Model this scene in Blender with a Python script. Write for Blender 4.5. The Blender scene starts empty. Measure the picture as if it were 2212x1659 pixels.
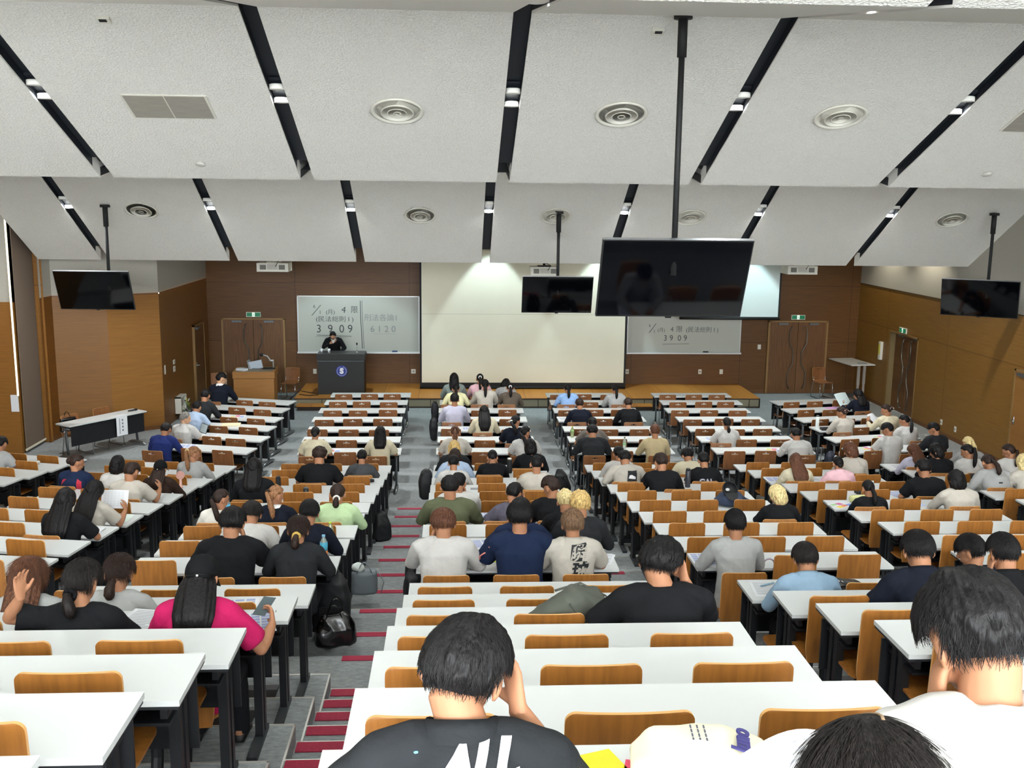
import bpy, bmesh, math, random
from mathutils import Vector, Matrix, noise
from mathutils.bvhtree import BVHTree
random.seed(7)
S = bpy.context.scene
COL = S.collection
# ---------------------------------------------------------------- camera
F_PX = 2186.06
PITCH, YAW, ROLL = 0.17748, 0.05780, 0.01152
CAMZ = 5.09
def cam_axes():
    d = Vector((math.sin(YAW)*math.cos(PITCH), math.cos(YAW)*math.cos(PITCH), -math.sin(PITCH)))
    r = Vector((math.cos(YAW), -math.sin(YAW), 0)); u = r.cross(d)
    r2 = math.cos(ROLL)*r + math.sin(ROLL)*u
    u2 = -math.sin(ROLL)*r + math.cos(ROLL)*u
    return r2, u2, d
RX, UY, FD = cam_axes()
cd = bpy.data.cameras.new('camera'); cam = bpy.data.objects.new('camera', cd); COL.objects.link(cam)
cam.matrix_world = Matrix(((RX.x, UY.x, -FD.x, 0), (RX.y, UY.y, -FD.y, 0), (RX.z, UY.z, -FD.z, CAMZ), (0, 0, 0, 1)))
cd.sensor_width = 36; cd.sensor_fit = 'HORIZONTAL'; cd.lens = 36*F_PX/2212
cd.clip_start = 0.05; cd.clip_end = 200
S.camera = cam
def in_view(p, m=40):
    q = Vector(p) - Vector((0, 0, CAMZ)); z = q.dot(FD)
    if z < 0.3: return False
    x = 1106 + F_PX*q.dot(RX)/z; y = 829.5 - F_PX*q.dot(UY)/z
    return -m < x < 2212+m and -m < y < 1659+m
# ---------------------------------------------------------------- world and exposure
W = bpy.data.worlds.new('world'); S.world = W; W.use_nodes = True
W.node_tree.nodes['Background'].inputs[0].default_value = (0.93, 0.98, 1.0, 1)
W.node_tree.nodes['Background'].inputs[1].default_value = 10.0
S.view_settings.view_transform = 'Standard'; S.view_settings.look = 'None'
S.view_settings.exposure = 1.02; S.view_settings.gamma = 1.0
S.view_settings.use_curve_mapping = False
S.cycles.use_denoising = True
S.cycles.max_bounces = 6; S.cycles.diffuse_bounces = 4; S.cycles.glossy_bounces = 2
S.cycles.transmission_bounces = 3; S.cycles.caustics_reflective = False; S.cycles.caustics_refractive = False
S.cycles.sample_clamp_indirect = 6.0
LAMP_W = 105.0      # each pair of ceiling downlights
STAGE_W = 190.0
# ---------------------------------------------------------------- materials
def lin(c):
    if isinstance(c, str):
        c = tuple(int(c[i:i+2], 16)/255 for i in (0, 2, 4))
    return tuple((v/12.92 if v <= 0.04045 else ((v+0.055)/1.055)**2.4) for v in c) + (1,)
MATS = {}
def mat(name, col, rough=0.6, metal=0.0, spec=0.5, emit=0, nscale=0, namp=0.0, bump=0, bscale=60, stretch=(1, 1, 1), coat=0, alpha=None, trans=0):
    if name in MATS: return MATS[name]
    m = bpy.data.materials.new(name); m.use_nodes = True
    nt = m.node_tree; b = nt.nodes['Principled BSDF']
    c = lin(col)
    b.inputs['Base Color'].default_value = c
    b.inputs['Roughness'].default_value = rough; b.inputs['Metallic'].default_value = metal
    b.inputs['Specular IOR Level'].default_value = spec
    b.inputs['Coat Weight'].default_value = coat
    if trans: b.inputs['Transmission Weight'].default_value = trans
    if emit:
        b.inputs['Emission Color'].default_value = c; b.inputs['Emission Strength'].default_value = emit
    if nscale or bump:
        tc = nt.nodes.new('ShaderNodeTexCoord'); mp = nt.nodes.new('ShaderNodeMapping')
        mp.inputs['Scale'].default_value = stretch
        nt.links.new(tc.outputs['Object'], mp.inputs[0])
    if nscale:
        n = nt.nodes.new('ShaderNodeTexNoise'); n.inputs['Scale'].default_value = nscale; n.inputs['Detail'].default_value = 5
        nt.links.new(mp.outputs[0], n.inputs['Vector'])
        r = nt.nodes.new('ShaderNodeValToRGB')
        r.color_ramp.elements[0].position = 0.3; r.color_ramp.elements[1].position = 0.7
        r.color_ramp.elements[0].color = tuple(v*(1-namp) for v in c[:3])+(1,)
        r.color_ramp.elements[1].color = tuple(min(1, v*(1+namp)) for v in c[:3])+(1,)
        nt.links.new(n.outputs[0], r.inputs[0]); nt.links.new(r.outputs[0], b.inputs['Base Color'])
    if bump:
        n2 = nt.nodes.new('ShaderNodeTexNoise'); n2.inputs['Scale'].default_value = bscale; n2.inputs['Detail'].default_value = 3
        nt.links.new(mp.outputs[0], n2.inputs['Vector'])
        bp = nt.nodes.new('ShaderNodeBump'); bp.inputs['Strength'].default_value = bump; bp.inputs['Distance'].default_value = 0.02
        nt.links.new(n2.outputs[0], bp.inputs['Height']); nt.links.new(bp.outputs[0], b.inputs['Normal'])
    MATS[name] = m
    return m
def panel_wood(name, base, dark, w, h, off=(0, 0), axis='x', vertical=False):
    """veneer wall panels: fine grain, thin seams between w x h panels"""
    if name in MATS: return MATS[name]
    m = mat(name, base, 0.45, spec=0.35); nt = m.node_tree; b = nt.nodes['Principled BSDF']
    tc = nt.nodes.new('ShaderNodeTexCoord'); sp = nt.nodes.new('ShaderNodeSeparateXYZ'); cb = nt.nodes.new('ShaderNodeCombineXYZ')
    nt.links.new(tc.outputs['Object'], sp.inputs[0])
    nt.links.new(sp.outputs[0 if axis == 'x' else 1], cb.inputs[0]); nt.links.new(sp.outputs[2], cb.inputs[1])
    mp = nt.nodes.new('ShaderNodeMapping'); mp.inputs['Location'].default_value = (off[0], off[1], 0)
    nt.links.new(cb.outputs[0], mp.inputs[0])
    br = nt.nodes.new('ShaderNodeTexBrick'); br.offset = 0.0
    br.inputs['Scale'].default_value = 1; br.inputs['Brick Width'].default_value = w; br.inputs['Row Height'].default_value = h
    br.inputs['Mortar Size'].default_value = 0.006; br.inputs['Mortar Smooth'].default_value = 0.1
    br.inputs['Color1'].default_value = (1, 1, 1, 1); br.inputs['Color2'].default_value = (0.86, 0.86, 0.86, 1); br.inputs['Mortar'].default_value = (0.35, 0.3, 0.26, 1)
    nt.links.new(mp.outputs[0], br.inputs[0])
    mg = nt.nodes.new('ShaderNodeMapping'); mg.inputs['Scale'].default_value = (30, 1.2, 1) if vertical else (1.0, 42, 1)
    nt.links.new(cb.outputs[0], mg.inputs[0])
    n = nt.nodes.new('ShaderNodeTexNoise'); n.inputs['Scale'].default_value = 1.6; n.inputs['Detail'].default_value = 8; n.inputs['Roughness'].default_value = 0.65
    nt.links.new(mg.outputs[0], n.inputs['Vector'])
    r = nt.nodes.new('ShaderNodeValToRGB'); r.color_ramp.elements[0].position = 0.33; r.color_ramp.elements[1].position = 0.68
    r.color_ramp.elements[0].color = lin(dark); r.color_ramp.elements[1].color = lin(base)
    nt.links.new(n.outputs[0], r.inputs[0])
    mx = nt.nodes.new('ShaderNodeMix'); mx.data_type = 'RGBA'; mx.blend_type = 'MULTIPLY'; mx.inputs[0].default_value = 1
    nt.links.new(r.outputs[0], mx.inputs[6]); nt.links.new(br.outputs[0], mx.inputs[7]); nt.links.new(mx.outputs[2], b.inputs['Base Color'])
    return m
def carpet(name, c1, c2):
    m = mat(name, c1, 0.95, spec=0.1); nt = m.node_tree; b = nt.nodes['Principled BSDF']
    tc = nt.nodes.new('ShaderNodeTexCoord')
    br = nt.nodes.new('ShaderNodeTexBrick'); br.offset = 0.5
    br.inputs['Scale'].default_value = 1; br.inputs['Brick Width'].default_value = 1.0; br.inputs['Row Height'].default_value = 0.25
    br.inputs['Mortar Size'].default_value = 0.0; br.inputs['Color1'].default_value = (1, 1, 1, 1); br.inputs['Color2'].default_value = (0.90, 0.90, 0.91, 1)
    nt.links.new(tc.outputs['Object'], br.inputs[0])
    mp = nt.nodes.new('ShaderNodeMapping'); mp.inputs['Scale'].default_value = (5, 16, 16); nt.links.new(tc.outputs['Object'], mp.inputs[0])
    n = nt.nodes.new('ShaderNodeTexNoise'); n.inputs['Scale'].default_value = 3.0; n.inputs['Detail'].default_value = 6; n.inputs['Roughness'].default_value = 0.7
    nt.links.new(mp.outputs[0], n.inputs['Vector'])
    r = nt.nodes.new('ShaderNodeValToRGB'); r.color_ramp.elements[0].position = 0.38; r.color_ramp.elements[1].position = 0.66
    r.color_ramp.elements[0].color = lin(c2); r.color_ramp.elements[1].color = lin(c1); nt.links.new(n.outputs[0], r.inputs[0])
    mx = nt.nodes.new('ShaderNodeMix'); mx.data_type = 'RGBA'; mx.blend_type = 'MULTIPLY'; mx.inputs[0].default_value = 1
    nt.links.new(r.outputs[0], mx.inputs[6]); nt.links.new(br.outputs[0], mx.inputs[7]); nt.links.new(mx.outputs[2], b.inputs['Base Color'])
    return m
WHITE = mat('desk_white', 'ced1d1', 0.32, spec=0.5)
BLACK = mat('black_steel', '15171b', 0.45)
EDGE = mat('desk_edge', '202226', 0.5)
GREY_STEEL = mat('grey_steel', '6b7074', 0.4, 0.7)
CHROME = mat('chrome', 'c8ccd0', 0.18, 1.0)
PLY = mat('plywood', '9c642a', 0.42, nscale=2.2, namp=0.22, stretch=(14, 14, 1.2), coat=0.15)
PLY_EDGE = mat('plywood_edge', 'd9a566', 0.5)
PLY_D = mat('plywood_brown', '80522f', 0.4, nscale=2.2, namp=0.2, stretch=(14, 14, 1.2), coat=0.1)
CEIL = mat('acoustic_ceiling', 'e6e4de', 0.9, spec=0.2, nscale=55, namp=0.07, bump=0.9, bscale=45)
SOFFIT = mat('smooth_ceiling', 'f2f0ea', 0.8, spec=0.2)
DARKSLOT = mat('slot_black', '1c2129', 0.6)
PLASTER = mat('grey_plaster', 'a8a49a', 0.85, spec=0.2, nscale=30, namp=0.03)
PW_F = panel_wood('veneer_front', '704a22', '543518', 3.0, 1.55, (1.2, 0.15), 'x')
PW_S = panel_wood('veneer_side', '92692c', '7a5522', 3.2, 2.05, (0.5, 0.0), 'y')
PW_L = panel_wood('veneer_left', '855a28', '6d481e', 6, 3.3, (0, 0), 'x')
DOORW = panel_wood('door_veneer', '7b5431', '583a22', 40, 40, (9, 9), 'x', True)
DOORS = panel_wood('door_veneer_side', '7b5431', '583a22', 60, 40, (9, 9), 'y', True)
CARPET = carpet('carpet_grey', 'a4a8a8', '858a8b')
RED = mat('nosing_red', 'a02440', 0.8, nscale=60, namp=0.15)
PALE = mat('nosing_edge', 'c9c7c0', 0.4, 0.6)
STAGE = panel_wood('stage_boards', 'c88a40', 'b3742f', 0.9, 60, (0, 9), 'x')
STAGE_F = mat('stage_front', '8f8973', 0.7)
PAPER = mat('paper', 'dadce0', 0.85)
GLOSS_BLACK = mat('screen_glass', '020307', 0.06, spec=0.6)
RUBBER = mat('matte_black', '0c0d0f', 0.7)
LENS = mat('lamp_glow', 'f4faff', 0.4, emit=45)
SKIN = mat('skin', 'a8775a', 0.6, spec=0.25, nscale=14, namp=0.05)
# ---------------------------------------------------------------- mesh helpers
def link(name, bm_or_me, mats, parent=None, smooth=False, loc=None, bevel=0):
    if isinstance(bm_or_me, bmesh.types.BMesh):
        bm = bm_or_me
        if bevel:
            bmesh.ops.bevel(bm, geom=[e for e in bm.edges if e.calc_face_angle(0) > 0.6], offset=bevel, segments=2, affect='EDGES', profile=0.6)
        me = bpy.data.meshes.new(name); bm.normal_update(); bm.to_mesh(me); bm.free()
        for m in (mats if isinstance(mats, (list, tuple)) else [mats]): me.materials.append(m)
        if smooth: me.shade_smooth()
    else:
        me = bm_or_me
    o = bpy.data.objects.new(name, me); COL.objects.link(o)
    if parent: o.parent = parent
    if loc is not None: o.location = loc
    return o
def tag(o, label, cat, group=None):
    o['label'] = label; o['category'] = cat
    if group: o['group'] = group
    return o
def thing(name, label, cat, loc=(0, 0, 0), rz=0, group=None):
    o = bpy.data.objects.new(name, None); COL.objects.link(o); o.empty_display_size = 0.1
    o.location = loc; o.rotation_euler = (0, 0, rz)
    return tag(o, label, cat, group)
def struct(name, bm, mats, **k):
    o = link(name, bm, mats, **k); o['kind'] = 'structure'; return o
def dup(root, loc, rz=None, label=None, group=None, cat=None):
    r = root.copy(); COL.objects.link(r); r.location = loc
    if rz is not None: r.rotation_euler = (0, 0, rz)
    if label: r['label'] = label
    if group: r['group'] = group
    if cat: r['category'] = cat
    for ch in list(root.children):
        c = ch.copy(); COL.objects.link(c); c.parent = r
        for g in list(ch.children):
            d = g.copy(); COL.objects.link(d); d.parent = c
    return r
def B(): return bmesh.new()
def box(bm, x0, y0, z0, x1, y1, z1, mi=0, M=None):
    vs = [Vector(p) for p in ((x0, y0, z0), (x1, y0, z0), (x1, y1, z0), (x0, y1, z0), (x0, y0, z1), (x1, y0, z1), (x1, y1, z1), (x0, y1, z1))]
    if M: vs = [M @ v for v in vs]
    v = [bm.verts.new(p) for p in vs]
    out = []
    for f in ((0, 3, 2, 1), (4, 5, 6, 7), (0, 1, 5, 4), (1, 2, 6, 5), (2, 3, 7, 6), (3, 0, 4, 7)):
        fc = bm.faces.new([v[i] for i in f]); fc.material_index = mi; out.append(fc)
    return out
def quad(bm, pts, mi=0):
    f = bm.faces.new([bm.verts.new(p) for p in pts]); f.material_index = mi; return f
def prism(bm, pts, z0, z1, mi=0, M=None, caps=True):
    """polygon outline (x, y) extruded z0..z1"""
    a = [Vector((p[0], p[1], z0)) for p in pts]; b = [Vector((p[0], p[1], z1)) for p in pts]
    if M: a = [M @ v for v in a]; b = [M @ v for v in b]
    A = [bm.verts.new(v) for v in a]; Bv = [bm.verts.new(v) for v in b]; n = len(pts)
    if caps:
        bm.faces.new(A[::-1]).material_index = mi; bm.faces.new(Bv).material_index = mi
    for i in range(n):
        bm.faces.new((A[i], A[(i+1) % n], Bv[(i+1) % n], Bv[i])).material_index = mi
def rrect(w, h, r, n=5, cx=0, cy=0):
    out = []
    for sx, sy, a0 in ((1, 1, 0), (-1, 1, 90), (-1, -1, 180), (1, -1, 270)):
        for i in range(n+1):
            a = math.radians(a0 + 90*i/n)
            out.append((cx+sx*(w/2-r)+r*math.cos(a), cy+sy*(h/2-r)+r*math.sin(a)))
    return out
def rings(bm, rs, cap=True, mi=0):
    prev = None; first = None
    for r in rs:
        cur = [bm.verts.new(p) for p in r]
        if prev:
            n = len(cur)
            for i in range(n):
                bm.faces.new((prev[i], prev[(i+1) % n], cur[(i+1) % n], cur[i])).material_index = mi
        else: first = cur
        prev = cur
    if cap:
        bm.faces.new(first[::-1]).material_index = mi; bm.faces.new(prev).material_index = mi
def tube(bm, pts, rad, n=12, side=None, mi=0, mod=None, cap=True):
    """swept ellipse; rad entries: r or (a, b): a along side, b across"""
    pts = [Vector(p) for p in pts]; rs = []
    s0 = Vector(side) if side is not None else None
    last = None
    for i, p in enumerate(pts):
        t = (pts[min(i+1, len(pts)-1)] - pts[max(i-1, 0)])
        t = t.normalized() if t.length > 1e-9 else Vector((0, 0, 1))
        if s0 is not None: a = s0 - t*s0.dot(t)
        elif last is not None: a = last - t*last.dot(t)
        else:
            a = Vector((1, 0, 0)) if abs(t.x) < 0.9 else Vector((0, 1, 0)); a = a - t*a.dot(t)
        a.normalize(); last = a; b = t.cross(a)
        r = rad[min(i, len(rad)-1)] if isinstance(rad, (list, tuple)) and not isinstance(rad, float) else rad
        ra, rb = (r, r) if not isinstance(r, (tuple, list)) else r
        ring = []
        for k in range(n):
            th = 2*math.pi*k/n; m = mod(th, i/(len(pts)-1)) if mod else 1
            ring.append(p + a*(ra*m*math.cos(th)) + b*(rb*m*math.sin(th)))
        rs.append(ring)
    rings(bm, rs, cap, mi)
def lathe(bm, prof, n=20, c=(0, 0, 0), M=None, mi=0):
    rs = []
    for r, z in prof:
        ring = [Vector((c[0]+r*math.cos(2*math.pi*k/n), c[1]+r*math.sin(2*math.pi*k/n), c[2]+z)) for k in range(n)]
        rs.append([M @ v for v in ring] if M else ring)
    rings(bm, rs, True, mi)
def ellipsoid(bm, c, r, M=None, u=16, v=10):
    rs = []
    c = Vector(c)
    for j in range(v+1):
        ph = math.pi*(j+0.02)/(v+0.04) - math.pi/2
        ring = [Vector((r[0]*math.cos(ph)*math.cos(2*math.pi*k/u), r[1]*math.cos(ph)*math.sin(2*math.pi*k/u), r[2]*math.sin(ph))) for k in range(u)]
        rs.append([(M @ (c+p)) if M else c+p for p in ring])
    rings(bm, rs)
def smoothstep(x, a, b):
    t = max(0, min(1, (x-a)/(b-a))); return t*t*(3-2*t)
def remesh(bm, voxel, smooth=3, disp=0, freq=9, mats=(), seed=0):
    me = bpy.data.meshes.new('tmp'); bm.normal_update(); bm.to_mesh(me); bm.free()
    o = bpy.data.objects.new('tmp', me); COL.objects.link(o)
    md = o.modifiers.new('r', 'REMESH'); md.mode = 'VOXEL'; md.voxel_size = voxel
    if smooth:
        ms = o.modifiers.new('s', 'SMOOTH'); ms.iterations = smooth; ms.factor = 0.5
    dg = bpy.context.evaluated_depsgraph_get()
    out = bpy.data.meshes.new_from_object(o.evaluated_get(dg))
    bpy.data.objects.remove(o); bpy.data.meshes.remove(me)
    if disp:
        out.update(); nrm = [v.normal.copy() for v in out.vertices]
        for v, nn in zip(out.vertices, nrm):
            p = v.co; q = Vector((p.x*freq+seed, p.y*freq, p.z*freq*0.55))
            w = noise.noise(q)+0.5*noise.noise(q*2.3)
            ridge = 1-abs(noise.noise(Vector((p.x*freq*1.4+p.z*5+seed, p.y*freq, p.z*freq*0.9))))*2
            v.co = p + nn*(disp*(w*0.7+ridge*0.5-0.2))
    out.materials.clear()
    for m in mats: out.materials.append(m)
    out.shade_smooth(); out.update()
    return out
def text_mesh(body, size, extrude=0.002, align='CENTER', shear=0, bold=0, space=1.0):
    c = bpy.data.curves.new('t', 'FONT'); c.body = body; c.size = size; c.extrude = extrude; c.align_x = align; c.align_y = 'CENTER'
    c.shear = shear; c.offset = bold; c.space_character = space; c.resolution_u = 3
    o = bpy.data.objects.new('t', c); COL.objects.link(o)
    dg = bpy.context.evaluated_depsgraph_get(); dg.update()
    me = bpy.data.meshes.new_from_object(o.evaluated_get(dg)); bpy.data.objects.remove(o)
    return me
def put_text(name, body, size, m, parent, M, **k):
    me = text_mesh(body, size, **k); me.materials.clear(); me.materials.append(m); me.transform(M)
    o = bpy.data.objects.new(name, me); COL.objects.link(o); o.parent = parent
    return o
ORD = ['', 'first', 'second', 'third', 'fourth', 'fifth', 'sixth', 'seventh', 'eighth', 'ninth', 'tenth', 'eleventh', 'twelfth', 'thirteenth', 'fourteenth', 'fifteenth', 'sixteenth', 'seventeenth', 'eighteenth']
# ---------------------------------------------------------------- the plan of the hall
SY = [0, 16.316, 15.506, 14.692, 13.85, 13.07, 12.2, 11.39, 10.55, 9.72, 8.91, 7.272, 6.435, 5.642, 4.824, 4.02, 3.215, 2.393, 1.58]
SZ = [0, .088, .206, .321, .451, .565, .699, .813, .945, 1.073, 1.188, 1.558, 1.802, 2.04, 2.285, 2.525, 2.764, 3.013, 3.26]
FY = [0, 23.13, 22.26, 21.37, 20.47, 19.56, 18.68, 17.78]
XR, XL, YF = 11.03, -8.65, 27.0
def pdir(a): return (0.0, math.sin(a), math.cos(a))
# lean, head pitch, head yaw (to the right +), head roll, left arm, right arm
POSES = {
 'U': (8, 14, 0, 0, 'w', 'w'), 'M': (20, 28, 0, 0, 'w', 'w'), 'L': (33, 42, 0, 0, 'w', 'w'), 'W': (14, 20, 0, 0, 'o', 'o'),
 'ML': (16, 22, -48, 0, 'w', 'w'), 'MR': (12, 12, 50, 0, 'w', 'w'), 'CR': (16, 22, 6, 0, 'w', 'c'), 'CL': (16, 22, -6, 0, 'c', 'w'),
 'CE': (24, 36, 0, 0, 'c', 'c'), 'HR': (17, 24, 22, 6, 'o', 'h'), 'RD': (14, 26, 14, 0, 'w', 'r'), 'RL': (12, 16, -55, 0, 'r', 'r'),
 'PH': (14, 30, 4, 0, 'w', 'p'), 'BK': (12, 20, 14, 0, 'b', 'w'), 'LEC': (24, 48, -4, 0, 'lr', 'm'), 'FH': (20, 30, -12, 0, 'c', 'w'), 'X': (30, 40, 25, 8, 'w', 'w'),
}
def pose_points(k):
    th, hp, yw, rl, al, ar = POSES[k]
    t = math.radians(th); p = math.radians(hp)
    add = lambda a, b, s=1.0: (a[0]+b[0]*s, a[1]+b[1]*s, a[2]+b[2]*s)
    P0 = (0, 0, 0.53 + (0.40 if k == 'LEC' else 0)); P1 = add(P0, pdir(t*0.5), 0.20); P2 = add(P1, pdir(t), 0.17); N = add(P2, pdir(t*1.3), 0.13)
    J = add(N, pdir(t*1.2+p*0.3), 0.058)
    # rotation of the head: pitch about x, then yaw about z
    y, z = 0.012, 0.088
    yy = y*math.cos(p)+z*math.sin(p); zz = -y*math.sin(p)+z*math.cos(p)
    H = (J[0]+0.25*yy*math.sin(math.radians(yw)), J[1]+yy, J[2]+zz)
    return P0, P1, P2, N, J, H
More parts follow.
